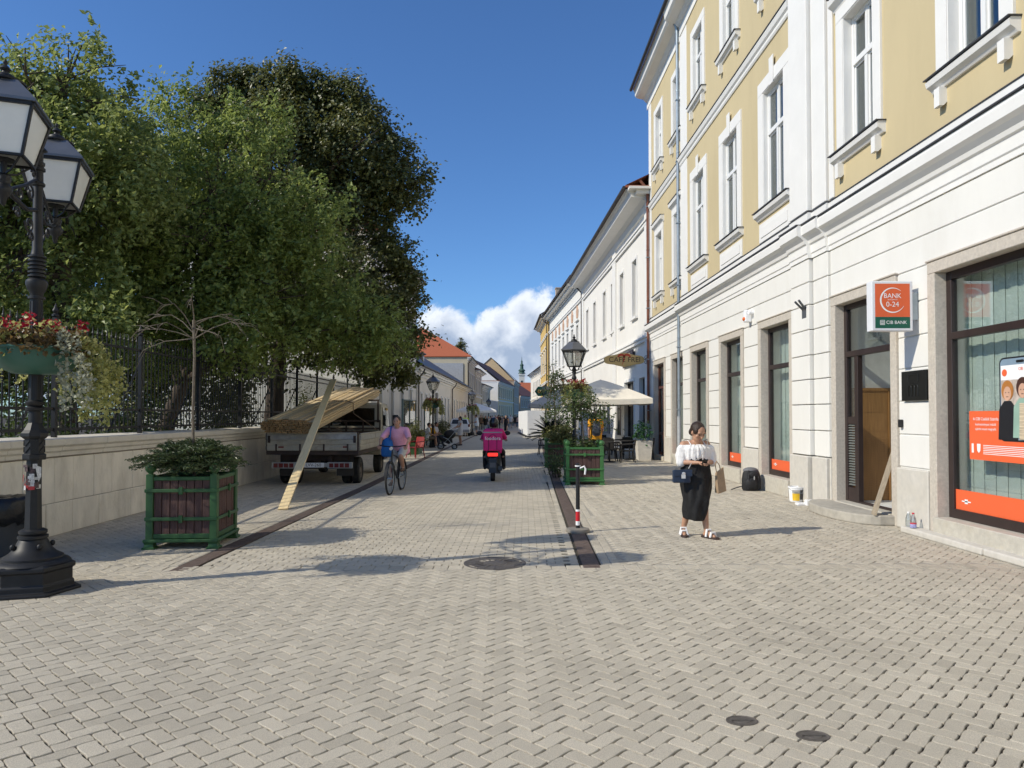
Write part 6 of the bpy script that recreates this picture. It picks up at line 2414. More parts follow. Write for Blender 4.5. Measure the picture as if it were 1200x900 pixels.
for s in (-.10, .10):
    b.tube([(bp.x + s, bp.y - .10, .46), (bp.x + s * 1.1, bp.y - .17, .30), (bp.x + s * 1.2, bp.y - .15, .05)], .014, 6)
b.tube([(bp.x - .2, bp.y - .02, .10), (bp.x - .33, bp.y - .05, .08), (bp.x - .46, bp.y, .02)], .012, 6)
b.build('strap', m_bk, bk)
MB().lathe((bp.x + .0, bp.y - .205, .26), [(.012, 0), (.018, .05), (0, .09)], 8).build('tag', M('grey tag', (.35, .36, .36), rough=.4), bk)
pb = gnd(934, 588)
bu = empty('paint_bucket', (pb.x, pb.y, 0), 'white plastic paint bucket with yellow label beside the wall plinth', 'bucket')
b = MB().lathe((pb.x, pb.y, 0), [(.115, 0), (.125, .01), (.145, .27), (.155, .275), (.155, .30), (.14, .30), (.13, .03), (0, .03)], 26)
b.build('pail', m_wlet, bu, smooth=True)
b = MB()
for nm, a0, a1, z0, z1, m_ in (('yellow_label', -2.5, -1.5, .03, .17, M('yellow print', (.75, .48, .03), rough=.5)), ('dark_label', -1.45, -.6, .05, .24, M('black print', (.05, .05, .05), rough=.5)), ('grey_label', -2.5, -1.5, .175, .24, M('grey print', (.4, .38, .36), rough=.5))):
    b = MB()
    for k in range(8):
        p, q = a0 + (a1 - a0) * k / 8, a0 + (a1 - a0) * (k + 1) / 8
        R = lambda z: .1265 + .02 * z / .27 + .0025
        b.quad(*[(pb.x + math.cos(a) * R(z), pb.y + math.sin(a) * R(z), z) for a, z in ((p, z0), (q, z0), (q, z1), (p, z1))])
    b.build(nm, m_, bu)
MB().tube([(pb.x - .155, pb.y, .27), (pb.x - .10, pb.y - .13, .20), (pb.x + .05, pb.y - .17, .18), (pb.x + .155, pb.y, .27)], .004, 5).build('handle', m_zinc, bu)
tp = gnd(936, 592)
b = MB().box(tp.x - .05, tp.y - .12, 0, tp.x + .13, tp.y + .02, .05)
b.box(tp.x + .10, tp.y - .16, 0, tp.x + .26, tp.y - .05, .11)
b.tube([(tp.x + .27, tp.y - .1, .03), (tp.x + .31, tp.y - .18, .03)], .02, 8)
tag(b.build('paint_cartons', m_wlet, origin=(tp.x, tp.y, 0), bevel=.008), 'small white cartons and rag lying in front of the paint bucket', 'cartons')
bt1 = gnd(1073, 627)
bx0 = min(bt1.x, X0 - .16)
m_pet = glass_mat('clear plastic', tint=(.86, .90, .92), base=.10, gain=.6)
for i, (dx_, dy_, lab, hh) in enumerate(((0, 0, 'clear plastic water bottle with red cap standing by the bank plinth', .31), (.03, .17, 'plain empty plastic bottle standing behind the red capped bottle', .30))):
    x, y = bx0 + dx_, 10.12 + dy_
    r = empty('plastic_bottle', (x, y, 0), lab, 'bottle', 'plastic bottles by the bank wall')
    MB().lathe((x, y, 0), [(.035, 0), (.042, .01), (.042, .09), (.038, .10), (.042, .11), (.042, .2), (.03, .25), (.014, .285), (.014, hh - .015)], 18).build('body', m_pet, r, smooth=True)
    if i == 0:
        MB().lathe((x, y, 0), [(.0428, .10), (.0428, .16)], 18).build('label_band', M('bottle label', (.35, .35, .60), rough=.5, var=.6, scale=40), r, smooth=True)
        MB().lathe((x, y, 0), [(.0432, .15), (.0432, .165)], 18).build('label_edge', M('red cap', (.6, .04, .06), rough=.4), r)
    MB().lathe((x, y, 0), [(.017, hh - .02), (.017, hh), (0, hh)], 14).build('cap', M('red cap', (.6, .04, .06), rough=.4) if i == 0 else m_wlet, r)
b = MB().obox((5.74, 10.93, .157), (.05, .19, 0), (.03, -.01, .0), (.42, .16, .98))
tag(b.build('loose_board', M('weathered board', (.34, .28, .20), rough=.8, var=.2, scale=8), origin=(5.74, 10.9, .157)), 'short weathered board leaning in the bank entrance on the step', 'board')

# ------------------------------------------------------------------ cafe: sign, parasols, tables and chairs
cs = empty('cafe_sign', (6.0, 29.5, 4.0), 'scalloped golden hanging cafe sign with dark lettering and red motif on the white townhouse', 'sign')
cx_, cz_, cy_ = 5.06, 4.02, 29.45
out = []
for t in np.linspace(0, 2 * PI, 49)[:-1]:
    a, c = math.cos(t), math.sin(t)
    x = .84 * math.copysign(abs(a) ** .55, a)
    z = .20 * math.copysign(abs(c) ** .6, c) + .10 * math.copysign(1, c) * max(0, 1 - abs(x) / .42) ** .8 * (abs(c) > .2)
    out.append((x, z))
MB().prism(out, (cx_, cy_, cz_), (1, 0, 0), (0, 0, 1), (0, .05, 0)).build('board', M('golden sign board', (.62, .42, .16), rough=.5, var=.08), cs)
m_sl = M('dark sign lettering', (.07, .035, .02), rough=.5)
MB().text('CAFE FREI', .30, (cx_ + .02, cy_ - .004, cz_ - .0), U_, V_).build('lettering', m_sl, cs)
b = MB()
for s in (-1, 1):
    pts = [(s * .12 + .17 * math.cos(a), .07 + .17 * math.sin(a)) for a in np.linspace(.2, PI - .2, 10)] + [(s * .12 + .10 * math.cos(a), .06 + .09 * math.sin(a)) for a in np.linspace(PI - .2, .2, 10)]
    b.prism(pts, (cx_, cy_ - .003, cz_ + .02), (1, 0, 0), (0, 0, 1), (0, .002, 0))
b.prism([(-.10, -.28), (.0, .16), (.04, .02), (-.02, -.1)], (cx_, cy_ - .0028, cz_ + .02), (1, 0, 0), (0, 0, 1), (0, .0018, 0))
b.build('red_motif', M('sign red', (.62, .07, .03), rough=.5), cs)
b = MB().tube([(cx_ + .84, cy_ + .02, cz_ + .02), (6.12, cy_ + .02, cz_ + .02)], .02, 6)
scroll(b, (5.98, cy_ + .02, cz_ + .1), (1, 0, 0), .09, 1)
scroll(b, (5.98, cy_ + .02, cz_ - .08), (1, 0, 0), .09, -1)
b.build('bracket', m_black, cs)
bs_ = empty('wall_sign', (5.98, 33.2, 4.6), 'dark wall board with cream panel beside the golden cafe sign', 'sign')
MB().box(5.92, 32.2, 4.02, 5.97, 34.9, 4.72).build('board', m_brown, bs_)
MB().box(5.905, 32.9, 4.12, 5.918, 34.75, 4.62).build('panel', M('cream sign panel', (.55, .45, .28), rough=.6, var=.4, scale=3), bs_)


def parasol(x, y, label, size=3.2, zt=3.05, ze=2.32, mat=None, rot=0.0):
    root = empty('parasol', (0, 0, 0), label, 'parasol', 'cafe parasols')
    mat = mat or M('cream canvas', (.80, .74, .62), rough=.85, var=.06, scale=3, bump=.1, bscale=80)
    h = size / 2
    b = MB()
    n = 8
    for k in range(4):
        a0 = k * PI / 2 + PI / 4
        A = Vector((math.cos(a0), math.sin(a0), 0)) * h * math.sqrt(2)
        Bv = Vector((math.cos(a0 + PI / 2), math.sin(a0 + PI / 2), 0)) * h * math.sqrt(2)
        rows = []
        for i in range(n + 1):
            t = i / n
            z = zt + (ze - zt) * (t ** 1.15)
            rows.append([(A.lerp(Bv, s / 6) * t + Vector((0, 0, z - .05 * math.sin(PI * s / 6) * t * t))) for s in range(7)])
        for i in range(n):
            for s in range(6):
                b.quad(rows[i][s], rows[i + 1][s], rows[i + 1][s + 1], rows[i][s + 1])
        for s in range(6):
            p, q = rows[n][s], rows[n][s + 1]
            b.quad(p, p - Vector((0, 0, .20)), q - Vector((0, 0, .20)), q)
    b.build('canopy', mat, root)
    b = MB().tube([(0, 0, .05), (0, 0, zt)], .025, 10)
    for k in range(8):
        a = k * PI / 4
        r = h * (math.sqrt(2) if k % 2 else 1) * .96
        b.tube([(0, 0, zt - .06), (math.cos(a) * r, math.sin(a) * r, ze - .02)], .010, 5)
        b.tube([(0, 0, ze - .1), (math.cos(a) * r * .5, math.sin(a) * r * .5, (zt + ze) / 2 - .02)], .009, 5)
    b.build('pole', m_lampr, root)
    MB().box(-.4, -.4, 0, .4, .4, .07).build('base', m_plinth, root)
    root.location = (x, y, 0)
    root.rotation_euler = (0, 0, rot)
    return root


parasol(3.95, 28.6, 'cream canvas parasol over the cafe terrace beside the golden sign', 3.5, 3.15, 2.36)
parasol(3.2, 41, 'grey canvas parasol further along the right side behind the palm', 3.4, 3.2, 2.35, M('grey canvas', (.34, .35, .37), rough=.85, var=.06))
parasol(4.6, 34.6, 'second cream parasol behind the cream canvas parasol', 3.2, 3.1, 2.4)
parasol(-2.4, 66, 'white canvas parasol over the crowd on the left', 3.6, 2.85, 2.2, M('white canvas', (.75, .74, .70), rough=.85))


def chair(x, y, rz, label, mat, group):
    root = empty('armchair', (0, 0, 0), label, 'chair', group)
    b = MB().box(-.24, -.22, .40, .24, .24, .44)
    b.build('seat', mat, root, bevel=.015)
    b = MB()
    b.loft([((0, -.22, .42), .22, .02), ((0, -.27, .62), .24, .022), ((0, -.30, .84), .21, .02)], (1, 0, 0), 14)
    b.build('backrest', mat, root)
    for sx in (-1, 1):
        for sy in (-1, 1):
            MB().tube([(sx * .22, sy * .2, .42), (sx * .27, sy * .26, 0)], [.022, .018], 8).build('leg', mat, root)
        MB().tube([(sx * .25, .22, .42), (sx * .27, .22, .64), (sx * .27, -.1, .66), (sx * .24, -.27, .66)], .022, 8).build('armrest', mat, root)
    root.location = (x, y, 0)
    root.rotation_euler = (0, 0, rz)
    return root


m_rc = M('red plastic', (.26, .022, .02), rough=.4, var=.08)
m_dc = M('dark wicker', (.022, .020, .018), rough=.75, var=.3, scale=60, bump=.5, bscale=90)
c = gnd(489, 537)
chair(c.x - .1, c.y + .3, 2.5, 'nearest red plastic armchair behind the cyclist', m_rc, 'red plastic armchairs')
chair(c.x - .8, c.y + 1.5, 2.2, 'red plastic armchair half hidden behind the nearest red one', m_rc, 'red plastic armchairs')
c = gnd(638, 533)
chair(c.x, c.y, 1.4, 'dark wicker chair standing alone by the drain near the palm', m_dc, 'dark cafe chairs')


def table(x, y, label, r=.38):
    root = empty('cafe_table', (x, y, 0), label, 'table', 'dark cafe tables')
    MB().lathe((x, y, 0), [(r, .72), (r, .75), (0, .75)], 24).build('tabletop', m_dc, root)
    MB().lathe((x, y, 0), [(.22, 0), (.22, .03), (.03, .05), (.03, .72)], 14).build('pedestal', m_black, root)


for (x, y, ct) in ((3.9, 25.9, 'by the man in orange'), (4.9, 27.4, 'under the cream parasol near the wall'), (4.3, 30.6, 'at the back of the cafe terrace')):
    table(x, y, 'dark round cafe table ' + ct)
    for i, (dx_, dy_, rz) in enumerate(((-.65, .1, -1.4), (.65, .0, 1.5), (.1, .7, PI))):
        chair(x + dx_, y + dy_, rz, 'dark wicker cafe chair %s of the table %s' % (('left', 'right', 'far side')[i], ct), m_dc, 'dark cafe chairs')
# pots beside the cafe door
for i, (x, y, lab) in enumerate(((5.35, 26.9, 'grey square planter with glossy plant by the cafe terrace'), (5.72, 28.6, 'small grey pot at the cafe doorway'))):
    w = .24 if i == 0 else .15
    hh = .75 if i == 0 else .45
    p = MB().prism([(-w, 0), (w, 0), (w * 1.25, hh), (-w * 1.25, hh)], (x, y - w, 0), (1, 0, 0), (0, 0, 1), (0, 2 * w, 0))
    tag(p.build('plant_pot', m_plinth, origin=(x, y, 0), bevel=.01), lab, 'plant pot')
    if i == 0:
        q = empty('pot_plant', (x, y, hh), 'glossy green pot plant in the grey square planter', 'plant')
        plant_leaves('foliage', q, [(x + random.uniform(-.3, .3), y + random.uniform(-.25, .25), 1.0 + random.uniform(-.15, .35)) for _ in range(22)], leaf_mat('glossy leaf', (.02, .07, .02), (.06, .17, .05), .2), 14, .08, .13, .6)
# green shop sign board behind the second right lamp
gs = empty('shop_sign', (3.0, 50.3, 3.4), 'dark green six sided shop sign board with golden flowers behind a lamp', 'sign')
MB().prism([(-.5, -.34), (.5, -.34), (.72, 0), (.5, .34), (-.5, .34), (-.72, 0)], (3.0, 50.3, 3.42), (1, 0, 0), (0, 0, 1), (0, .06, 0)).build('board', m_sgr, gs)
b = MB()
for s in (-1, 1):
    for k in range(6):
        a = k * PI / 3
        b.ell((3.0 + s * .42 + .08 * math.cos(a), 50.29, 3.42 + .09 * math.sin(a)), (.05, .01, .05), 8, 5)
b.build('flowers', M('sign gold', (.5, .25, .05), rough=.5), gs)
MB().tube([(3.0, 50.33, 3.42), (5.7, 50.33, 3.42)], .025, 6).build('bracket', m_black, gs)
MB().box(3.55, 47, 2.75, 3.95, 47.05, 3.35).build('panel', M('yellow sign', (.75, .5, .04), rough=.5), tag(empty('hanging_sign', (3.75, 47, 3), 'small yellow hanging sign beside the dark green sign board', 'sign'), 'small yellow hanging sign beside the dark green sign board', 'sign'))

# glass wind screens of the left terrace
m_tf = M('teal grey frame', (.12, .17, .17), rough=.5)
for i, (p, q, lab) in enumerate(((( -4.75, 33.8), (-4.55, 37.2), 'teal framed glass wind screen on the left terrace, the one nearer the lorry'), ((-4.45, 40.5), (-4.2, 44.0), 'teal framed glass wind screen behind the seated people'),)):
    p, q = Vector((*p, 0)), Vector((*q, 0))
    d = (q - p).normalized()
    root = empty('wind_screen', (p + q) / 2, lab, 'wind screen', 'terrace wind screens')
    b = MB()
    for t in (0, .5, 1):
        c = p.lerp(q, t)
        b.box(c.x - .04, c.y - .04, 0, c.x + .04, c.y + .04, 2.5)
    for z in (.08, .9, 2.46):
        b.bar(p + Vector((0, 0, z)), q + Vector((0, 0, z)), .05, .05)
    b.build('frame', m_tf, root)
    MB().obox(p + Vector((0, 0, .1)), q - p, Vector((d.y, -d.x, 0)) * .012, (0, 0, 2.34)).build('pane', m_lampc, root)
for i, (x, y, lab) in enumerate(((-4.0, 31.5, 'green box planter hedge behind the red chairs'), (-4.0, 46.5, 'green terrace shrub between the seated people and the white car'))):
    shrub('terrace_shrub', lab, [(Vector((x, y, .75)), (.5, .7, .45)), (Vector((x + .1, y + .6, 1.0)), (.4, .5, .45))], lf_D, 60, 26, .25, .1)
    b = MB().box(x - .35, y - .6, 0, x + .35, y + .9, .5)
    tag(b.build('plant_box', m_pgd, origin=(x, y, 0), bevel=.01), ('dark plant box under the hedge behind the red chairs', 'dark plant box under the terrace shrub near the white car')[i], 'plant box')
# ------------------------------------------------------------------ people
def remesh(mb, voxel, smooth=4):
    me = bpy.data.meshes.new('body')
    me.from_pydata(mb.v, [], mb.f)
    o = bpy.data.objects.new('body', me)
    r = o.modifiers.new('r', 'REMESH')
    r.mode = 'VOXEL'
    r.voxel_size = voxel
    s = o.modifiers.new('s', 'SMOOTH')
    s.iterations = smooth
    s.factor = .5
    out = evaluate(o)
    bpy.data.meshes.remove(me)
    return out


SKIN = {}


def skin(col):
    k = 'skin %.2f' % col[0]
    return M(k, col, rough=.5, var=.06, scale=14, spec=.35)


def cloth(col, var=.08, rough=.85, scale=25):
    return M('cloth %.3f %.3f %.3f' % col, col, rough=rough, var=var, scale=scale, spec=.2, bump=.15, bscale=60)


STAND = dict(pelvis=(0, 0, .95), chest=(0, -.01, 1.27), neck=(0, .0, 1.47), head=(0, .025, 1.60),
             ls=(-.185, -.01, 1.41), le=(-.25, -.03, 1.13), lw=(-.25, .08, .89), rs=(.185, -.01, 1.41), re=(.25, -.03, 1.13), rw=(.25, .08, .89),
             lh=(-.09, 0, .92), lk=(-.10, .02, .50), la=(-.11, -.02, .085), lt=(-.13, .14, .03),
             rh=(.09, 0, .92), rk=(.10, .02, .50), ra=(.11, -.02, .085), rt=(.13, .14, .03), face=(0, 1, 0))
WALK = dict(STAND, lk=(-.10, .14, .52), la=(-.10, .20, .09), lt=(-.11, .36, .06), rk=(.10, .0, .49), ra=(.10, -.26, .12), rt=(.11, -.12, .03),
            le=(-.25, -.12, 1.14), lw=(-.24, -.10, .88), re=(.25, .05, 1.13), rw=(.24, .22, .93))
SIT = dict(STAND, pelvis=(0, 0, .52), chest=(0, .04, .84), neck=(0, .07, 1.04), head=(0, .11, 1.17), ls=(-.18, .06, .98), rs=(.18, .06, .98),
           le=(-.24, .14, .72), lw=(-.14, .36, .64), re=(.24, .14, .72), rw=(.14, .36, .64),
           lh=(-.09, .02, .50), lk=(-.12, .44, .50), la=(-.12, .42, .09), lt=(-.13, .58, .03), rh=(.09, .02, .50), rk=(.12, .44, .50), ra=(.12, .50, .09), rt=(.13, .66, .03))
HOLD = dict(STAND, le=(-.24, .02, 1.12), lw=(-.08, .26, 1.08), re=(.24, .02, 1.12), rw=(.08, .26, 1.08), head=(0, .05, 1.59))
PUSH = dict(STAND, le=(-.24, .10, 1.14), lw=(-.20, .36, 1.02), re=(.24, .10, 1.14), rw=(.20, .36, 1.02))


def hand_geo(b, w, e, up, s, curl=.6, grip=None):
    """palm, four unequal curled fingers and a thumb at wrist w; e = elbow side"""
    w, e = Vector(w), Vector(e)
    d = (w - e).normalized()
    n = Vector(up)
    n = (n - d * n.dot(d)).normalized()          # back of the hand
    x = d.cross(n)
    p = w + d * .05 * s
    fs = []
    for i, ln in enumerate((.062, .072, .068, .052)):
        o = w + d * .088 * s + x * (.030 - .020 * i) * s
        q1 = o + (d * math.cos(curl * .6) - n * math.sin(curl * .6)) * ln * .5 * s
        q2 = q1 + (d * math.cos(curl * 1.7) - n * math.sin(curl * 1.7)) * ln * .5 * s
        fs.append([o - d * .02 * s, q1, q2])
    t0 = w + d * .025 * s + x * .025 * s
    t1 = t0 + (x * .6 + d * .7 - n * .35).normalized() * .038 * s
    t2 = t1 + (d * .9 - n * .45 + x * .1).normalized() * .032 * s
    fs.append([t0, t1, t2])
    return p, d, x, n, fs


def person(label, loc, rz, H=1.72, pose=STAND, g=1.0, voxel=.014, skin_col=(.52, .31, .22), top=None, top_col=(.6, .6, .6), sleeve=.5, bottom='trousers', bot_col=(.05, .05, .06),
           hair_col=(.03, .02, .015), hair='short', shoe_col=(.04, .04, .04), group=None, fine=False, hat=None, helmet=None, head=1.0):
    s = H / 1.72
    hS = s * head
    J = {k: Vector(v) * (s if k != 'face' else 1) for k, v in pose.items()}
    fd = J['face'].normalized()
    gx = Vector((1, 0, 0))
    b = MB()
    up = (J['neck'] - J['pelvis']).normalized()
    shx = (J['rs'] - J['ls']).normalized()

    def torso(b, pad, z0=-.14, to_neck=True):
        P, C, Nk = J['pelvis'], J['chest'], J['neck']
        lo = P + up * z0 * s
        rings = [(lo, (.13 * g + pad) * s, (.09 * g + pad) * s), (lo + up * .04 * s, (.165 * g + pad) * s, (.115 * g + pad) * s), (P, (.172 * g + pad) * s, (.122 * g + pad) * s),
                 (P.lerp(C, .5), (.148 * g + pad) * s, (.110 * g + pad) * s), (C, (.165 * (g * .6 + .4) + pad) * s, (.118 * (g * .7 + .3) + pad) * s),
                 (C.lerp(Nk, .55), (.165 + pad) * s, (.095 + pad) * s), (C.lerp(Nk, .85), (.11 + pad) * s, (.075 + pad) * s), (Nk, (.062 + pad) * s, (.062 + pad) * s)]
        b.loft(rings, shx, 18)
        for q in ('ls', 'rs'):
            b.cap(C.lerp(Nk, .62), J[q], (.075 + pad) * s, (.058 + pad) * s)

    torso(b, 0)
    gl = .5 + .5 * g
    for q in 'lr':
        b.cap(J[q + 's'], J[q + 'e'], .052 * s * gl, .041 * s * gl)
        b.cap(J[q + 'e'], J[q + 'w'], .041 * s * gl, .027 * s)
        b.cap(J[q + 'h'], J[q + 'k'], .086 * s * gl, .055 * s * gl)
        m = J[q + 'k'].lerp(J[q + 'a'], .35) - fd * .012 * s
        b.cap(J[q + 'k'], m, .054 * s * gl, .056 * s * gl)
        b.cap(m, J[q + 'a'], .056 * s * gl, .036 * s)
        ft = (J[q + 't'] - J[q + 'a'])
        heel = J[q + 'a'] + Vector((0, 0, -.04 * s)) - Vector((ft.x, ft.y, 0)).normalized() * .03 * s
        b.cap(heel, J[q + 't'], .036 * s, .028 * s)
        b.cap(J[q + 'a'], J[q + 't'] + Vector((0, 0, .012 * s)), .036 * s, .022 * s)
    hc = J['head']
    b.cap(J['neck'] - up * .03 * s, hc - up * .05 * s, .056 * s, .052 * s)
    R = fd.to_track_quat('Y', 'Z').to_matrix()
    hv = lambda x, y, z: hc + R @ Vector((x * hS, y * hS, z * hS))
    b.ell(hv(0, -.008, .02), (.076 * hS, .094 * hS, .100 * hS), 20, 14, R)
    b.ell(hv(0, .022, -.055), (.058 * hS, .066 * hS, .062 * hS), 16, 12, R)
    b.ell(hv(0, .05, -.098), (.026 * hS, .026 * hS, .02 * hS), 10, 8, R)
    b.cap(hv(0, .085, .012), hv(0, .104, -.026), .010 * hS, .015 * hS)
    for sx in (-1, 1):
        b.ell(hv(sx * .077, -.005, -.005), (.012 * hS, .022 * hS, .034 * hS), 8, 6, R)
        b.ell(hv(sx * .045, .062, -.022), (.025 * hS, .02 * hS, .022 * hS), 8, 6, R)
    b.cap(hv(-.05, .079, .028), hv(.05, .079, .028), .012 * hS, .012 * hS)
    fing = []
    for q in 'lr':
        up_h = Vector((0, .2, 1)) if (J[q + 'w'] - J[q + 'e']).normalized().z > -.6 else Vector((-1 if q == 'l' else 1, .3, 0))
        p, d, x, n, fs = hand_geo(b, J[q + 'w'], J[q + 'e'], up_h, s, .75, None)
        if q == 'r':
            pass
        sd = 1
        b.loft([(J[q + 'w'] - d * .01 * s, .024 * s, .018 * s), (p, .036 * s, .016 * s), (p + d * .042 * s, .040 * s, .014 * s)], x, 12)
        fing.append(fs)
    me = remesh(b, voxel, 3)
    if fine or voxel < .02:
        fb = MB()
        for fs in fing:
            for i, f in enumerate(fs):
                r = (.0085 if i < 4 else .0105) * s
                fb.tube(f, [r * 1.1, r, r * .8], 7)
        bm = bmesh.new()
        bm.from_mesh(me)
        m2 = bpy.data.meshes.new('f')
        m2.from_pydata(fb.v, [], fb.f)
        bm.from_mesh(m2)
        bm.to_mesh(me)
        bm.free()
        bpy.data.meshes.remove(m2)
    root = link('person', me, skin(skin_col), None, 'full')
    tag(root, label, 'person', group)

    def wear(name, mb, mat, vx=None, sm=5):
        me = remesh(mb, vx or voxel, sm)
        o = link(name, me, mat, None, 'full')
        o.parent = root
        return o
    pad = .016
    if top:
        t = MB()
        C, Nk, P = J['chest'], J['neck'], J['pelvis']
        lo = P + up * (-.15 if top != 'crop' else .03) * s
        loR = .02 if top != 'crop' else 0
        rings = [(lo, (.172 * g + pad + .012) * s, (.122 * g + pad + .012) * s), (P, (.172 * g + pad + .012) * s, (.124 * g + pad + .010) * s),
                 (P.lerp(C, .5), (.156 * g + pad + .006) * s, (.116 * g + pad + .006) * s), (C, (.168 * (g * .6 + .4) + pad) * s, (.120 * (g * .7 + .3) + pad) * s),
                 (C.lerp(Nk, .55), (.165 + pad) * s, (.097 + pad) * s), (C.lerp(Nk, .84), (.105 + pad) * s, (.075 + pad) * s), (C.lerp(Nk, .93), (.070 + pad) * s, (.064 + pad) * s)]
        if top == 'crop':
            rings = rings[2:]
        t.loft(rings, shx, 20)
        for q in 'lr':
            t.cap(C.lerp(Nk, .6), J[q + 's'], (.076 + pad) * s, (.058 + pad) * s)
            sl = min(sleeve, 1)
            e = J[q + 's'].lerp(J[q + 'e'], sl)
            if sleeve > 0:
                t.cap(J[q + 's'], e, (.056 + pad) * s * gl, (.050 + pad) * s * gl)
            if sleeve > 1:
                t.cap(J[q + 'e'], J[q + 'e'].lerp(J[q + 'w'], sleeve - 1), (.045 + pad) * s * gl, (.032 + pad) * s)
        wear('shirt', t, cloth(top_col))
    if bottom in ('trousers', 'shorts'):
        t = MB()
        P = J['pelvis']
        t.loft([(P - up * .16 * s, .13 * s * g, .10 * s * g), (P - up * .08 * s, (.172 * g + .012) * s, (.122 * g + .012) * s), (P + up * .06 * s, (.165 * g + .010) * s, (.118 * g + .010) * s)], shx, 18)
        for q in 'lr':
            if bottom == 'shorts':
                t.cap(J[q + 'h'], J[q + 'h'].lerp(J[q + 'k'], .88), .100 * s * gl, .080 * s * gl)
            else:
                t.cap(J[q + 'h'], J[q + 'k'], .098 * s * gl, .070 * s * gl)
                t.cap(J[q + 'k'], J[q + 'a'] + Vector((0, 0, .01)), .070 * s * gl, .056 * s)
        wear(bottom, t, cloth(bot_col))
    elif bottom in ('skirt', 'dress', 'long_skirt'):
        t = MB()
        P = J['pelvis']
        hem = {'skirt': .58, 'dress': .60, 'long_skirt': .24}[bottom] * s
        kc = (J['lk'] + J['rk']) / 2
        ac = (J['la'] + J['ra']) / 2
        low = Vector((kc.x, kc.y, hem)) if hem > .4 else Vector((ac.x * .7 + kc.x * .3, ac.y * .6 + kc.y * .4, hem))
        spread = .20 if bottom != 'long_skirt' else .185
        rings = [(P + up * .10 * s, (.155 * g + .012) * s, (.115 * g + .012) * s), (P, (.175 * g + .014) * s, (.127 * g + .014) * s), (P - up * .10 * s, (.185 * g + .012) * s, (.135 * g + .012) * s)]
        if hem < .4:
            rings.append((Vector((kc.x, kc.y, .52 * s)), .170 * s * gl, .135 * s * gl))
        rings.append((low, spread * s * gl, .145 * s * gl))
        t.loft(rings[::-1], shx, 24)
        wear('skirt' if bottom != 'dress' else 'dress_skirt', t, cloth(bot_col))
    if hair != 'none' and helmet is None:
        t = MB()
        t.ell(hv(0, -.024, .036), (.085 * hS, .098 * hS, .094 * hS), 18, 12, R)
        t.ell(hv(0, -.05, -.01), (.078 * hS, .064 * hS, .075 * hS), 14, 10, R)
        if hair == 'tied':
            t.ell(hv(0, -.105, -.045), (.036 * hS, .04 * hS, .055 * hS), 12, 8, R)
            for sx in (-1, 1):
                t.ell(hv(sx * .066, .012, .03), (.02 * hS, .05 * hS, .045 * hS), 10, 8, R)
        if hair == 'long':
            t.ell(hv(0, -.075, -.10), (.082 * hS, .045 * hS, .14 * hS), 14, 10, R)
            for sx in (-1, 1):
                t.ell(hv(sx * .07, -.01, -.05), (.022 * hS, .045 * hS, .10 * hS), 10, 8, R)
        wear('hair', t, M('hair %.3f' % hair_col[0], hair_col, rough=.5, var=.3, scale=40, stretch=(1, 1, .2), bump=.4, bscale=120), max(voxel * .8, .009), 2)
    if hat:
        t = MB().ell(hv(0, -.01, .06), (.092 * hS, .106 * hS, .075 * hS), 16, 10, R)
        t.loft([(hv(0, .04, .045), .115 * hS, .13 * hS), (hv(0, .04, .055), .115 * hS, .13 * hS)], shx, 18)
        t.build('hat', cloth(hat), root, smooth=True)
    if helmet:
        t = MB().ell(hv(0, -.005, .02), (.128 * hS, .152 * hS, .145 * hS), 22, 16, R)
        t.loft([(hv(0, -.02, -.11), .105 * hS, .115 * hS), (hv(0, -.012, -.02), .126 * hS, .148 * hS)], shx, 22)
        h = t.build('helmet', M('helmet gloss', helmet, rough=.15, var=.1, spec=.6), root, smooth=True)
    if shoe_col is not None:
        for q in 'lr':
            t = MB()
            ft = (J[q + 't'] - J[q + 'a'])
            fl = Vector((ft.x, ft.y, 0)).normalized()
            heel = J[q + 'a'] + Vector((0, 0, -.035 * s)) - fl * .035 * s
            t.cap(heel, J[q + 't'] + fl * .02 * s, .046 * s, .038 * s)
            t.cap(J[q + 'a'] - Vector((0, 0, .02 * s)), J[q + 't'] + Vector((0, 0, .015 * s)), .044 * s, .03 * s)
            wear('shoe', t, M('shoe %.2f' % shoe_col[0], shoe_col, rough=.6, var=.1), max(voxel * .9, .011), 2)
    if fine:
        for sx in (-1, 1):
            e = MB().ell(hv(sx * .032, .080, .006), (.013 * hS, .006 * hS, .006 * hS), 10, 6, R)
            e.build('eye', M('eye dark', (.03, .02, .015), rough=.2), root)
            e = MB().cap(hv(sx * .018, .091, .026), hv(sx * .052, .078, .026), .0045 * hS, .003 * hS, 6)
            e.build('eyebrow', M('brow', (.035, .022, .015), rough=.8), root)
        e = MB().cap(hv(-.022, .085, -.062), hv(.022, .085, -.062), .0055 * hS, .0055 * hS, 6)
        e.build('mouth', M('lips', (.36, .14, .12), rough=.5), root)
    root.location = loc
    root.rotation_euler = (0, 0, rz)
    return root, J, s


def world_pt(root, v):
    return root.matrix_basis @ Vector(v)


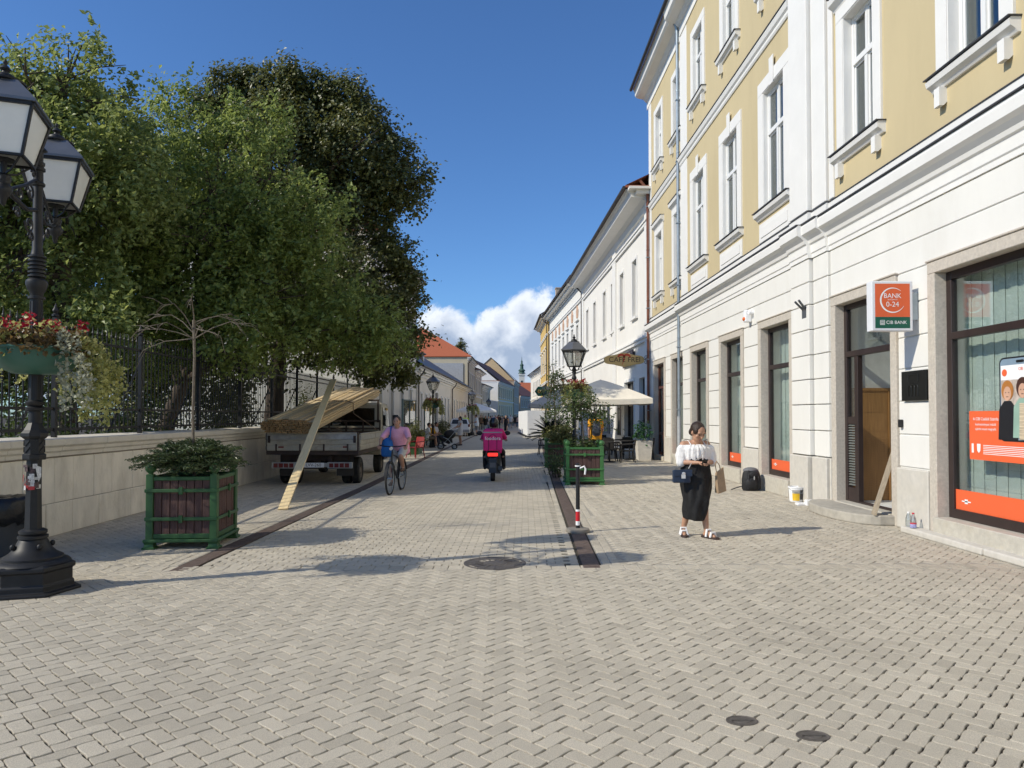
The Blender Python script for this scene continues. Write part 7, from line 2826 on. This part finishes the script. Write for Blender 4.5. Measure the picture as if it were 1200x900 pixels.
# --- woman with the phone
wl_ = gnd(815, 628)
wl_ = Vector((wl_.x, wl_.y, 0))
pose_w = dict(STAND, pelvis=(0, .0, .96), chest=(0, -.02, 1.27), neck=(0, .02, 1.455), head=(-.005, .085, 1.575), face=(-.22, .86, -.48),
              ls=(-.19, .0, 1.385), le=(-.265, .03, 1.12), lw=(-.075, .265, 1.13), rs=(.19, .0, 1.385), re=(.265, .03, 1.12), rw=(.075, .265, 1.13),
              lh=(-.095, 0, .92), lk=(-.085, .12, .51), la=(-.10, .16, .09), lt=(-.15, .31, .03), rh=(.095, 0, .92), rk=(.10, .03, .50), ra=(.155, -.10, .09), rt=(.20, .05, .03))
WR = PI + .18
wo, J, s = person('woman in white off shoulder blouse and long black skirt standing with a phone', wl_, WR, 1.60, pose_w, 1.30, .0105, (.45, .25, .16), None, bottom='none',
                  hair_col=(.030, .016, .010), hair='tied', shoe_col=None, fine=True, head=1.22)
wo.location, wo.rotation_euler = (0, 0, 0), (0, 0, 0)     # dress her at the origin, then put her back
shx = Vector((1, 0, 0))
t = MB()
C, Nk, P = J['chest'], J['neck'], J['pelvis']
t.loft([(P + Vector((0, 0, .16)), .21, .150), (P + Vector((0, .0, .20)), .225, .165), (C - Vector((0, -.02, .04)), .225, .17), (C + Vector((0, .02, .05)), .235, .165), (C + Vector((0, .01, .085)), .22, .125)], shx, 28)
for q in 'lr':
    sh, el = J[q + 's'], J[q + 'e']
    t.cap(sh.lerp(el, .28), sh.lerp(el, .62), .076, .086)
    t.cap(sh.lerp(el, .62), el.lerp(J[q + 'w'], .06), .086, .070)
    t.cap(C + Vector((0, .0, .06)), sh.lerp(el, .3), .10, .085)
me = remesh(t, .0105, 3)
def folds(me, n, amp, cx=0.0, cy=0.0, zl=-9, zh=9, tw=5.0):
    for v in me.vertices:
        a = math.atan2(v.co.y - cy, v.co.x - cx)
        f = amp * (math.sin(a * n + v.co.z * tw) + .6 * math.sin(a * (n * 1.7) - v.co.z * tw * 1.6 + 1.3)) * min(1, max(0, (zh - v.co.z) / .3))
        v.co.x += math.cos(a) * f
        v.co.y += math.sin(a) * f


folds(me, 15, .0055, 0, .02)
bl = link('blouse', me, M('white cotton', (.78, .76, .74), rough=.9, var=.05, scale=12, bump=.6, bscale=34), None, 'full')
bl.parent = wo
t = MB()
for sx in (-1, 1):
    t.tube([(sx * .125, .115, C.z + .09), (sx * .105, .085, Nk.z - .055), (sx * .11, .0, Nk.z - .005), (sx * .11, -.09, C.z + .1)], .008, 6)
t.build('strap', bl.data.materials[0], bl)
t = MB()
kz = .52 * s
t.loft([(Vector((.03, .03, .25)), .150, .175), (Vector((.025, .04, .36)), .168, .18), (Vector((.01, .06, .50)), .185, .17), (Vector((0, .035, .68)), .212, .175), (Vector((0, .01, .82)), .232, .188), (P, .228, .178), (P + Vector((0, .01, .10)), .208, .162), (P + Vector((0, .01, .22)), .198, .155)], shx, 32)
me = remesh(t, .0105, 3)
folds(me, 5, .011, .02, .04, zh=1.0, tw=7)
sk = link('skirt', me, M('black jersey', (.008, .008, .009), rough=.75, var=.2, scale=8, bump=.5, bscale=14), None, 'full')
sk.parent = wo
for q in 'lr':
    a_, t_ = J[q + 'a'], J[q + 't']
    d = Vector((t_.x - a_.x, t_.y - a_.y, 0)).normalized()
    x = Vector((d.y, -d.x, 0))
    b = MB()
    c0 = Vector((a_.x, a_.y, 0)) - d * .05
    pts = [(-.01, -.046), (.10, -.046), (.19, -.054), (.26, -.04), (.285, 0), (.26, .04), (.19, .054), (.10, .046), (-.01, .046), (-.035, 0)]
    b.prism(pts, c0 + Vector((0, 0, .001)), d, x, (0, 0, .026))
    so = b.build('sandal', M('dark sandal sole', (.05, .03, .025), rough=.6), wo)
    b = MB()
    for f0 in (.17, .09):
        c = c0 + d * f0
        b.tube([c - x * .052 + Vector((0, 0, .02)), c - x * .034 + Vector((0, 0, .115 if f0 < .1 else .085)), c + x * .034 + Vector((0, 0, .115 if f0 < .1 else .085)), c + x * .052 + Vector((0, 0, .02))], .016, 6)
    b.build('sandal_strap', M('silver strap', (.85, .84, .82), rough=.35), so)
b = MB()
for k in range(14):
    a = PI * (k / 13)
    b.ell((.055 * math.cos(a), .10 + .03 * math.sin(a), Nk.z - .035 - .06 * math.sin(a)), .006, 6, 5)
b.build('necklace', M('gold', (.6, .35, .12), rough=.3, metal=.8), wo)
wo.location, wo.rotation_euler = wl_, (0, 0, WR)
# phone between both hands
pc = Vector((.0, .345, 1.105)) * s + Vector((.02, .015, .02))
d1 = Vector((.12, .55, .55)).normalized()
x1 = Vector((1, -.1, 0)).normalized()
n1 = x1.cross(d1).normalized()
b = MB().obox(pc - x1 * .037 - d1 * .075, x1 * .074, d1 * .15, n1 * .010)
b.v = [tuple(world_pt(wo, v)) for v in b.v]
ph = b.build('smartphone', M('phone black', (.012, .012, .014), rough=.25), origin=world_pt(wo, pc), bevel=.004)
tag(ph, 'black smartphone held in both hands of the woman in the white blouse', 'phone')
# crossbody bag at her right hip (picture left)
hb = Vector((.27, .10, .86))
root = empty('handbag', world_pt(wo, hb), 'small navy blue crossbody bag with silver emblem at the hip of the woman', 'handbag')
R3 = Matrix.Rotation(WR, 3, 'Z')
W = lambda x, y, z: tuple(world_pt(wo, (x, y, z)))
b = MB().obox((.16, .155, .77), (.235, -.05, 0), (.014, .075, 0), (0, 0, .175))
b.v = [W(*v) for v in b.v]
b.build('bag_body', M('navy leather', (.016, .030, .062), rough=.4, var=.1), root, bevel=.018, seg=3)
b = MB().obox((.155, .232, .86), (.248, -.053, 0), (.002, .012, 0), (0, 0, .095))
b.v = [W(*v) for v in b.v]
b.build('flap', M('navy leather', (.016, .030, .062), rough=.4), root, bevel=.006)
b = MB()
b.obox((.255, .232, .835), (.055, -.012, 0), (.001, .008, 0), (0, 0, .055)).ell((.28, .232, .905), (.028, .006, .018), 10, 6)
b.v = [W(*v) for v in b.v]
b.build('emblem', M('silver', (.65, .66, .68), rough=.3, metal=.6), root)
b = MB().tube([(.19, .19, .965), (.14, .19, 1.05), (.02, .195, 1.12), (-.10, .17, 1.27), (-.16, .06, 1.37), (-.13, -.10, 1.30), (.12, -.19, 1.08), (.26, -.02, .96), (.37, .13, .965)], .006, 6)
b.v = [W(*v) for v in b.v]
b.build('chain_strap', M('pale chain', (.55, .52, .48), rough=.4, metal=.5), root)
# paper bag at the other hand, hanging from the forearm
root = empty('paper_bag', world_pt(wo, (-.30, .15, .75)), 'crumpled brown paper bag hanging from the arm of the woman', 'paper bag')
b = MB()
b.add([(-.235, .12, .62), (-.40, .06, .66), (-.39, .17, .64), (-.24, .22, .61), (-.215, .17, .90), (-.365, .10, .97), (-.355, .15, .98), (-.22, .205, .90)],
      [(3, 2, 1, 0), (0, 1, 5, 4), (1, 2, 6, 5), (2, 3, 7, 6), (3, 0, 4, 7), (4, 5, 6, 7)])
b.v = [W(*v) for v in b.v]
b.build('sack', M('kraft paper', (.36, .255, .16), rough=.85, var=.14, scale=9, bump=.9, bscale=16), root, bevel=.006)
b = MB().tube([(-.23, .19, .90), (-.22, .17, 1.02), (-.25, .15, 1.06), (-.30, .14, 1.0), (-.31, .14, .95)], .007, 5)
b.v = [W(*v) for v in b.v]
b.build('handle', M('kraft paper', (.36, .255, .16)), root)


# --- bicycle with rider
def bicycle(loc, rz, lean, label):
    """built along +y (front wheel ahead), then placed"""
    root = empty('bicycle', (0, 0, 0), label, 'bicycle')
    R_ = .34
    ya, yb = -.54, .54
    frm = MB()
    bbk = Vector((0, -.10, .30))
    seat_top = Vector((0, -.28, .84))
    head_t, head_b = Vector((0, .34, .90)), Vector((0, .40, .68))
    frm.tube([bbk, seat_top], .018, 8)
    frm.tube([Vector((0, -.24, .74)), head_t - Vector((0, 0, .05))], .018, 8)
    frm.tube([bbk, head_b], .022, 8)
    frm.tube([head_t, head_b], .022, 8)
    for sx in (-1, 1):
        frm.tube([bbk + Vector((sx * .02, 0, 0)), Vector((sx * .06, ya, R_))], .011, 6)
        frm.tube([Vector((sx * .02, -.25, .74)), Vector((sx * .06, ya, R_))], .010, 6)
        frm.tube([head_b + Vector((sx * .04, .02, -.02)), Vector((sx * .055, yb - .03, .5)), Vector((sx * .055, yb, R_))], .014, 7)
    frm.tube([head_t, head_t + Vector((0, .03, .10))], .016, 7)
    frm.build('bike_frame', M('dark bike paint', (.03, .035, .04), rough=.3, var=.1), root, smooth=True)
    h = MB()
    hb_ = head_t + Vector((0, .05, .12))
    h.tube([hb_ + Vector((-.30, -.10, .03)), hb_ + Vector((-.16, -.01, .01)), hb_, hb_ + Vector((.16, -.01, .01)), hb_ + Vector((.30, -.10, .03))], .013, 7)
    h.build('handlebar', m_black, root, smooth=True)
    sd = MB().loft([((0, -.45, .89), .085, .03), ((0, -.36, .90), .075, .035), ((0, -.20, .885), .028, .025)], (1, 0, 0), 12)
    sd.build('saddle', m_black, root, smooth=True)
    for y in (ya, yb):
        w = MB()
        pts = [(0, y + R_ * math.cos(a), R_ + R_ * math.sin(a)) for a in np.linspace(0, 2 * PI, 41)]
        w.tube(pts, .024, 8, caps=False)
        wo_ = w.build('wheel', m_tyre, root, smooth=True)
        rm = MB()
        rm.tube([(0, y + .31 * math.cos(a), R_ + .31 * math.sin(a)) for a in np.linspace(0, 2 * PI, 41)], .010, 6, caps=False)
        rm.tube([(-.05, y, R_), (.05, y, R_)], .022, 8)
        for k in range(24):
            a = 2 * PI * k / 24
            rm.tube([(.03 * (-1) ** k, y + .02 * math.cos(a + .4), R_ + .02 * math.sin(a + .4)), (0, y + .31 * math.cos(a), R_ + .31 * math.sin(a))], .0018, 4)
        rm.build('rim', m_zinc, wo_)
        f = MB()
        for a0, a1 in zip(np.linspace(.2, 2.6, 14)[:-1], np.linspace(.2, 2.6, 14)[1:]):
            if y < 0:
                a0, a1 = a0 + .3, a1 + .3
            for x in (-.03,):
                f.quad((x, y + .38 * math.cos(a0), R_ + .38 * math.sin(a0)), (-x, y + .38 * math.cos(a0), R_ + .38 * math.sin(a0)), (-x, y + .38 * math.cos(a1), R_ + .38 * math.sin(a1)), (x, y + .38 * math.cos(a1), R_ + .38 * math.sin(a1)))
        f.build('mudguard', m_black, root)
    c = MB()
    c.lathe((0, 0, 0), [], 3) if False else None
    c.tube([(.04, -.10 + .09 * math.cos(a), .30 + .09 * math.sin(a)) for a in np.linspace(0, 2 * PI, 21)], .008, 5, caps=False)
    c.tube([(.045, -.10, .30), (.06, -.04, .145)], .011, 6)
    c.tube([(-.045, -.10, .30), (-.06, -.16, .455)], .011, 6)
    c.build('crank', m_zinc, root)
    for x, y, z in ((.11, -.04, .145), (-.11, -.16, .455)):
        MB().box(x - .05, y - .04, z - .012, x + .05, y + .04, z + .012).build('pedal', m_black, root)
    b = MB().tube([hb_ + Vector((0, .03, -.03)), hb_ + Vector((0, .08, -.04))], .035, 10)
    b.build('headlamp', m_lampc if False else M('lamp lens', (.6, .62, .6), rough=.15), root)
    k = MB()
    k.box(.03, .10, .42, .07, .18, .62)
    k.build('bottle_holder', m_red, root)
    root.rotation_euler = (lean[0], lean[1], rz)
    root.location = loc
    return root


bg = gnd(457.5, 579)
bg2 = gnd(469, 573)
BR = PI - .10       # towards us, slightly turned
bc = Vector((bg.x, bg.y, 0)) + Matrix.Rotation(BR, 3, 'Z') @ Vector((0, -.54, 0))
bic = bicycle(bc, BR, (0, 0), 'dark city bicycle ridden towards the viewer by the man in pink')
pose_c = dict(STAND, pelvis=(0, -.34, .99), chest=(0, -.17, 1.27), neck=(0, -.08, 1.44), head=(.0, -.04, 1.565), face=(0, 1, -.06),
              ls=(-.20, -.12, 1.37), le=(-.32, .10, 1.17), lw=(-.30, .245, 1.065), rs=(.20, -.12, 1.37), re=(.32, .10, 1.17), rw=(.30, .245, 1.065),
              lh=(-.095, -.33, .95), lk=(-.12, .06, .80), la=(-.11, -.18, .52), lt=(-.11, -.05, .475), rh=(.095, -.33, .95), rk=(.12, -.04, .56), ra=(.11, -.08, .22), rt=(.12, .06, .165))
cy_o, Jc, sc_ = person('man in pink short sleeved shirt riding the bicycle with a blue bag on his shoulder', bc, BR, 1.72, pose_c, 1.12, .012, (.42, .235, .16), 'shirt', (.74, .36, .47), .72, 'shorts', (.48, .47, .44),
                       (.022, .016, .012), 'short', (.10, .06, .04), fine=True)
root = empty('shoulder_bag', world_pt(cy_o, (.27, -.02, .95)), 'bright blue cloth bag hanging from the shoulder of the cyclist', 'bag')
b = MB().loft([((.20, .03, .78), .085, .05), ((.20, .03, .82), .13, .07), ((.20, .02, 1.0), .14, .075), ((.195, .02, 1.14), .11, .055), ((.19, .02, 1.20), .05, .03)], (1, .3, 0), 18)
b.v = [tuple(world_pt(cy_o, v)) for v in b.v]
mbag = M('blue cloth', (.012, .11, .36), rough=.8, var=.15, scale=7, bump=.6, bscale=18)
b.build('sack', mbag, root, smooth='full')
b = MB().tube([(.13, .045, 1.15), (.125, .035, 1.30), (.13, -.06, 1.45), (.15, -.2, 1.38), (.22, -.1, 1.16)], .016, 7)
b.v = [tuple(world_pt(cy_o, v)) for v in b.v]
b.build('strap', mbag, root)

# --- scooter with delivery rider, seen from behind
sg_ = gnd(577.5, 564.5)
SC = Vector((sg_.x, sg_.y + .25, 0))
sco = empty('scooter', (SC.x, SC.y + .6, 0), 'dark motor scooter with red tail light riding away up the street', 'scooter')
b0 = SC
m_scb = M('dark grey scooter plastic', (.030, .030, .033), rough=.4, var=.15)
wheel(sco, b0.x, b0.y, .24, .12, 1)
wheel(sco, b0.x, b0.y + 1.25, .24, .10, 1)
b = MB()
V0 = lambda x, y, z: Vector((b0.x + x, b0.y + y, z))
b.loft([(V0(0, -.22, .72), .10, .10), (V0(0, -.12, .70), .17, .13), (V0(0, .2, .66), .20, .15), (V0(0, .5, .55), .19, .16)], (1, 0, 0), 18)
b.loft([(V0(0, .45, .34), .20, .10), (V0(0, .95, .30), .18, .06)], (1, 0, 0), 14)
b.loft([(V0(0, .92, .30), .20, .05), (V0(0, 1.05, .65), .22, .07), (V0(0, 1.0, .98), .13, .08)], (1, 0, 0), 16)
b.loft([(V0(0, .0, .30), .10, .14), (V0(0, .0, .62), .12, .16)], (1, 0, 0), 14)
b.build('scooter_body', m_scb, sco, smooth=True)
b = MB()
b.box(b0.x + .08, b0.y - .10, .20, b0.x + .20, b0.y + .55, .36)
b.tube([V0(.17, .3, .30), V0(.19, -.05, .32), V0(.19, -.30, .36)], [.05, .065, .06], 12)
b.build('exhaust', M('exhaust metal', (.06, .06, .06), rough=.4, metal=.6), sco, smooth=True)
b = MB().ell(V0(0, .1, .80), (.15, .38, .07), 16, 8)
b.build('seat', M('seat vinyl', (.015, .015, .016), rough=.5), sco, smooth=True)
b = MB().box(b0.x - .13, b0.y - .34, .66, b0.x + .13, b0.y - .30, .745)
b.build('tail_light', emit_mat('lit tail light', (.9, .03, .02), 1.6), sco, bevel=.02, seg=2)
b = MB()
b.obox(V0(-.10, -.36, .62), (.20, 0, 0), (0, .012, 0), (0, -.06, -.38))
b.obox(V0(-.10, -.28, .74), (.20, 0, 0), (0, .06, 0), (0, -.04, -.10))
b.build('mudguard', m_scb, sco, bevel=.01)
b = MB().obox(V0(-.075, -.385, .50), (.15, 0, 0), (0, -.004, 0), (0, -.018, -.12))
b.build('number_plate', M('shaded plate', (.10, .10, .10), rough=.5), sco)
b = MB()
b.tube([V0(-.36, .88, 1.06), V0(-.15, .98, 1.05), V0(.15, .98, 1.05), V0(.36, .88, 1.06)], .018, 7)
b.tube([V0(0, 1.0, .95), V0(0, 1.08, .5), V0(0, 1.25, .24)], .03, 8)
b.build('handlebar', m_black, sco, smooth=True)
for sx in (-1, 1):
    b = MB()
    b.tube([V0(sx * .28, .92, 1.06), V0(sx * .36, .95, 1.20)], .008, 5)
    b.ell(V0(sx * .38, .95, 1.22), (.085, .02, .06), 14, 8)
    b.build('mirror', m_black, sco, smooth=True)
pose_r = dict(STAND, pelvis=(0, 0, .86), chest=(0, .06, 1.17), neck=(0, .10, 1.36), head=(0, .14, 1.49), ls=(-.19, .08, 1.29), rs=(.19, .08, 1.29), le=(-.30, .30, 1.10), lw=(-.31, .60, 1.06), re=(.30, .30, 1.10), rw=(.31, .60, 1.06),
              lh=(-.10, .02, .85), lk=(-.24, .42, .72), la=(-.24, .36, .34), lt=(-.25, .52, .30), rh=(.10, .02, .85), rk=(.24, .42, .72), ra=(.26, .30, .34), rt=(.28, .46, .30))
person('delivery rider in pink jersey and black helmet seated on the scooter', (b0.x + .02, b0.y + .18, 0), 0, 1.72, pose_r, 1.05, .013, (.40, .24, .17), 'shirt', (.62, .03, .20), .9, 'trousers', (.018, .018, .02), hair='none', helmet=(.012, .012, .013), shoe_col=(.02, .02, .02))
bxo = empty('delivery_bag', (b0.x, b0.y - .05, .9), 'square magenta delivery backpack with white lettering on the scooter rider', 'delivery bag')
bw, bz0, bz1, by0, by1 = .245, .80, 1.33, b0.y - .30, b0.y + .06
m_pk = M('magenta fabric', (.62, .018, .17), rough=.6, var=.10, scale=5, bump=.25, bscale=14)
m_dk = M('dark piping', (.05, .01, .03), rough=.6)
MB().box(b0.x - bw, by0, bz0, b0.x + bw, by1, bz1).build('box', m_pk, bxo, bevel=.02, seg=3)
b = MB()
b.box(b0.x - bw - .002, by0 - .003, bz1 - .075, b0.x + bw + .002, by1 - .02, bz1 - .045)
b.build('reflective_strip', M('grey reflective tape', (.30, .30, .32), rough=.35), bxo)
b = MB()
pts = [(b0.x + .105 * math.cos(a), by0 - .004, bz0 + .30 + .11 * math.sin(a)) for a in np.linspace(0, PI, 13)]
b.tube([(b0.x + .105, by0 - .004, bz0 + .02)] + pts + [(b0.x - .105, by0 - .004, bz0 + .02)], .007, 5)
b.build('piping', m_dk, bxo)
MB().text('foodora', .125, (b0.x + .0, by0 - .013, bz0 + .315), U_, V_).build('lettering', m_wlet, bxo)

# --- people further up the street
def far(px, py, label, facing, **kw):
    c = gnd(px, py)
    kw.setdefault('voxel', .022 if c.y < 50 else .03)
    kw.setdefault('group', 'people further up the street')
    return person(label, (c.x, c.y, 0), facing, **kw)


G1 = 'people strolling in the crowd up the street'
bkp, J_, s_ = person('man in orange shirt with dark backpack walking towards the cafe terrace', (3.25, 24.8, 0), .1, 1.84, WALK, 1.05, .016, (.45, .26, .18), 'shirt', (.72, .33, .03), .6, 'trousers', (.03, .032, .04), (.04, .025, .02), 'short')
root = empty('rucksack', (3.25, 24.6, 1.3), 'dark grey rucksack on the back of the man in orange', 'backpack')
b = MB().loft([((3.25, 24.60, 1.02), .13, .07), ((3.25, 24.57, 1.10), .155, .10), ((3.25, 24.57, 1.35), .15, .10), ((3.25, 24.60, 1.50), .11, .06)], (1, 0, 0), 16)
b.build('body', M('slate nylon', (.06, .065, .08), rough=.75, var=.3), root, smooth=True)
b = MB().box(3.17, 24.45, 1.10, 3.33, 24.47, 1.32)
b.build('pocket', M('grey nylon', (.14, .14, .15)), root)
far(539.5, 522, 'woman in short white dress pushing the pram', PI / 2 + .35, H=1.66, pose=PUSH, g=1.0, top='shirt', top_col=(.62, .62, .64), sleeve=.2, bottom='dress', bot_col=(.62, .62, .64), hair='tied', skin_col=(.45, .26, .18))
far(545.5, 511, 'man in bright yellow vest and black shorts behind the white car', 0.2, H=1.78, pose=STAND, g=1.1, top='shirt', top_col=(.55, .75, .03), sleeve=.3, bottom='shorts', bot_col=(.02, .02, .025), hair='none', skin_col=(.46, .27, .19))
far(558.5, 511, 'man in pale blue shirt and grey shorts seen from the side', PI / 2, H=1.80, pose=HOLD, g=1.25, top='shirt', top_col=(.50, .56, .62), sleeve=.6, bottom='shorts', bot_col=(.10, .11, .12), skin_col=(.42, .25, .18))
far(569, 508, 'woman in black top and blue jeans facing the camera', PI, H=1.68, pose=WALK, g=.95, top='shirt', top_col=(.02, .02, .025), sleeve=.9, bottom='trousers', bot_col=(.22, .29, .38), hair='long', hair_col=(.10, .05, .025), skin_col=(.48, .29, .2))
far(572.5, 507, 'person in grey top just left of the rider helmet', PI, H=1.66, pose=WALK, top='shirt', top_col=(.30, .32, .35), bottom='trousers', bot_col=(.16, .2, .3), hair='long')
far(580.5, 505, 'man with white hat and rust red top beyond the rider', 0, H=1.78, pose=WALK, top='shirt', top_col=(.36, .12, .07), bottom='trousers', bot_col=(.04, .04, .05), hat=(.78, .74, .6))
far(584.5, 504.5, 'tall person in black walking away beyond the rider', 0, H=1.80, pose=WALK, top='shirt', top_col=(.025, .025, .03), sleeve=.9, bottom='trousers', bot_col=(.02, .02, .022))
far(588.5, 504, 'person in grey top and pale trousers with a blue bag', .1, H=1.72, pose=STAND, top='shirt', top_col=(.16, .16, .19), bottom='trousers', bot_col=(.45, .44, .42))
far(592.8, 507.5, 'woman in long black dress walking in the street', PI, H=1.74, pose=WALK, g=.95, top='shirt', top_col=(.015, .015, .018), sleeve=0, bottom='long_skirt', bot_col=(.015, .015, .018), hair='long', hair_col=(.03, .02, .015), skin_col=(.5, .3, .2))
far(598.5, 502, 'man in white shirt and beige shorts walking away', 0, H=1.82, pose=WALK, g=1.15, top='shirt', top_col=(.72, .72, .72), sleeve=.6, bottom='shorts', bot_col=(.27, .23, .19), hair='none')
far(603.5, 501, 'person in black clothing left of the white hoarding', 0, H=1.76, pose=WALK, top='shirt', top_col=(.03, .03, .03), bottom='shorts', bot_col=(.05, .05, .05))
far(606, 500.5, 'woman in pale pink top partly behind the white hoarding', 0, H=1.66, pose=STAND, top='shirt', top_col=(.62, .48, .47), bottom='trousers', bot_col=(.03, .04, .08), hair='long')
far(577, 503, 'distant person in red top among the crowd', PI, H=1.7, pose=STAND, top='shirt', top_col=(.30, .05, .05), bottom='trousers', bot_col=(.06, .07, .1))
far(595, 501, 'distant person in blue top among the crowd', 0, H=1.7, pose=WALK, top='shirt', top_col=(.10, .14, .25), bottom='trousers', bot_col=(.05, .05, .06))
far(563.5, 504, 'distant person in brown jacket near the white parasol', PI, H=1.74, pose=STAND, top='shirt', top_col=(.14, .10, .07), sleeve=1.6, bottom='trousers', bot_col=(.04, .04, .05))
far(586.5, 501.5, 'distant person in white top behind the person in black', PI, H=1.7, pose=STAND, top='shirt', top_col=(.6, .6, .58), bottom='trousers', bot_col=(.1, .12, .2))
for px, py, lab, fc, kw in ((566, 502.5, 'distant person in green top under the white parasol', PI, dict(top_col=(.10, .2, .08), bot_col=(.08, .08, .1))),
                            (575, 500.5, 'distant woman in cream top and red skirt in the crowd', 0, dict(top_col=(.6, .55, .42), bottom='skirt', bot_col=(.35, .04, .04), hair='long')),
                            (590.5, 500, 'distant man in navy shirt and pale trousers in the crowd', PI, dict(top_col=(.03, .04, .10), bot_col=(.45, .42, .36))),
                            (601.2, 499.5, 'distant person in pale grey top next to the person in black clothing', 0, dict(top_col=(.45, .46, .48), bot_col=(.04, .04, .05))),
                            (583, 499.6, 'distant woman in pink dress far up the street', PI, dict(top_col=(.6, .3, .34), bottom='dress', bot_col=(.6, .3, .34), hair='long'))):
    far(px, py, lab, fc, H=1.70, pose=WALK, top='shirt', **kw)
# seated group on a bench
SB = gnd(508.5, 524.5)
person('seated man in white shirt and brown shorts at the front of the bench', (SB.x - .35, SB.y, 0), -PI / 2 + .1, 1.76, SIT, 1.1, .018, (.42, .25, .18), 'shirt', (.62, .62, .62), .5, 'shorts', (.17, .13, .09), (.03, .02, .015), 'short', (.55, .55, .55))
person('seated person in mustard yellow top in the middle of the bench', (SB.x - .25, SB.y + 1.0, 0), -PI / 2 - .3, 1.72, SIT, 1.1, .02, (.42, .25, .18), 'shirt', (.52, .28, .02), .9, 'trousers', (.04, .045, .06), (.03, .02, .015), 'short')
person('seated person in pale shirt at the far end of the bench', (SB.x - .15, SB.y + 2.0, 0), -PI / 2 - .2, 1.78, SIT, 1.1, .02, (.42, .25, .18), 'shirt', (.55, .52, .55), .6, 'trousers', (.05, .05, .07), (.03, .02, .015), 'short')
bnch = empty('bench', (SB.x - .35, SB.y + 1, 0), 'dark bench under the three seated people on the left', 'bench')
b = MB()
for k in range(4):
    b.box(SB.x - .62 + k * .13, SB.y - .4, .40, SB.x - .51 + k * .13, SB.y + 2.6, .43)
b.build('seat', m_rust, bnch)
b = MB()
for k in range(3):
    b.obox((SB.x - .70 - .03 * k, SB.y - .4, .52 + k * .14), (.03, 0, 0), (0, 3, 0), (-.02, 0, .11))
b.build('backrest', m_rust, bnch)
for yy in (SB.y - .2, SB.y + 1.1, SB.y + 2.4):
    b = MB().box(SB.x - .66, yy, 0, SB.x - .60, yy + .06, .40).box(SB.x - .16, yy, 0, SB.x - .10, yy + .06, .40)
    b.tube([(SB.x - .64, yy + .03, .38), (SB.x - .78, yy + .03, .95)], .02, 6)
    b.build('leg', m_black, bnch)
# pram
pg = gnd(524.5, 526)
pm = empty('pram', (pg.x, pg.y, 0), 'black and silver pram standing in front of the seated people', 'pram')
PV = lambda x, y, z: Vector((pg.x + x, pg.y + y, z))
for x in (-.33, .36):
    for y in (-.26, .26):
        r = .15 if x < 0 else .12
        w = MB().tube([PV(x + r * math.cos(a), y, r + r * math.sin(a)) for a in np.linspace(0, 2 * PI, 25)], .022, 7, caps=False)
        wo_ = w.build('wheel', m_tyre, pm, smooth=True)
        q = MB()
        for k in range(6):
            a = k * PI / 3
            q.tube([PV(x, y, r), PV(x + r * math.cos(a), y, r + r * math.sin(a))], .012, 5)
        q.build('rim', m_zinc, wo_)
b = MB()
for y in (-.25, .25):
    b.tube([PV(-.33, y, .15), PV(.1, y, .55), PV(.52, y, 1.02)], .014, 6)
    b.tube([PV(.36, y, .12), PV(.05, y, .5), PV(-.2, y, .62)], .014, 6)
b.tube([PV(.52, -.25, 1.02), PV(.56, -.2, 1.04), PV(.56, .2, 1.04), PV(.52, .25, 1.02)], .016, 7)
b.build('pram_frame', m_zinc, pm, smooth=True)
b = MB().loft([(PV(.25, 0, .42), .20, .10), (PV(.1, 0, .40), .22, .16), (PV(-.25, 0, .55), .21, .15), (PV(-.45, 0, .66), .18, .06)], (0, 1, 0), 16)
b.build('seat', m_bk, pm, smooth=True)
b = MB().ell(PV(.12, 0, .74), (.30, .23, .24), 16, 9)
b.v = [v for v in b.v]
b.build('hood', m_bk, pm, smooth=True)
# white hatchback seen from behind
cg = gnd(538.5, 511.3)
CX, CYr = cg.x, cg.y
car = empty('parked_car', (CX, CYr + 2, 0), 'white hatchback parked on the left with its rear towards us', 'car')
m_car = M('white car paint', (.74, .75, .76), rough=.25, var=.02, coat=.5)
b = MB()
sec = [((CX, CYr + .02, .60), .80, .20), ((CX, CYr + .10, .62), .86, .30)]
prof = [(0, .35), (.0, .62), (.06, .98), (.35, 1.42), (.9, 1.50), (2.0, 1.48), (2.9, 1.02), (3.8, .86), (3.95, .6), (3.9, .3), (.1, .28)]
b.prism(prof, (CX - .85, CYr, 0), (0, 1, 0), (0, 0, 1), (1.70, 0, 0))
b.v = [((v[0] - CX) * (1 - .28 * max(0, v[2] - .95) / .55) + CX, v[1], v[2]) for v in b.v]
b.build('body', m_car, car, bevel=.07, seg=3)
b = MB().add([(CX - .66, CYr + .065, 1.02), (CX + .66, CYr + .065, 1.02), (CX + .57, CYr + .315, 1.37), (CX - .57, CYr + .315, 1.37)], [(0, 1, 2, 3)])
b.build('rear_window', m_winb, car)
for s_ in (-1, 1):
    MB().box(CX + s_ * .80 - .09, CYr - .015, .78, CX + s_ * .80 + .06, CYr + .06, 1.0).build('tail_light', m_red, car, bevel=.02)
    b = MB().add([(CX + s_ * .842, CYr + .5, 1.0), (CX + s_ * .842, CYr + 2.6, 1.0), (CX + s_ * .66, CYr + 2.0, 1.42), (CX + s_ * .66, CYr + .7, 1.42)], [(0, 1, 2, 3)])
    b.build('side_window', m_winb, car)
    for yy in (.75, 3.2):
        wheel(car, CX + s_ * .76, CYr + yy, .31, .2, s_)
MB().box(CX - .83, CYr - .03, .33, CX + .83, CYr + .05, .55).build('bumper', M('grey bumper', (.3, .3, .31), rough=.5), car, bevel=.03, seg=2)
MB().box(CX - .26, CYr - .036, .60, CX + .26, CYr - .02, .71).build('number_plate', m_wlet, car)

bpy.data.scenes.remove(TMP)
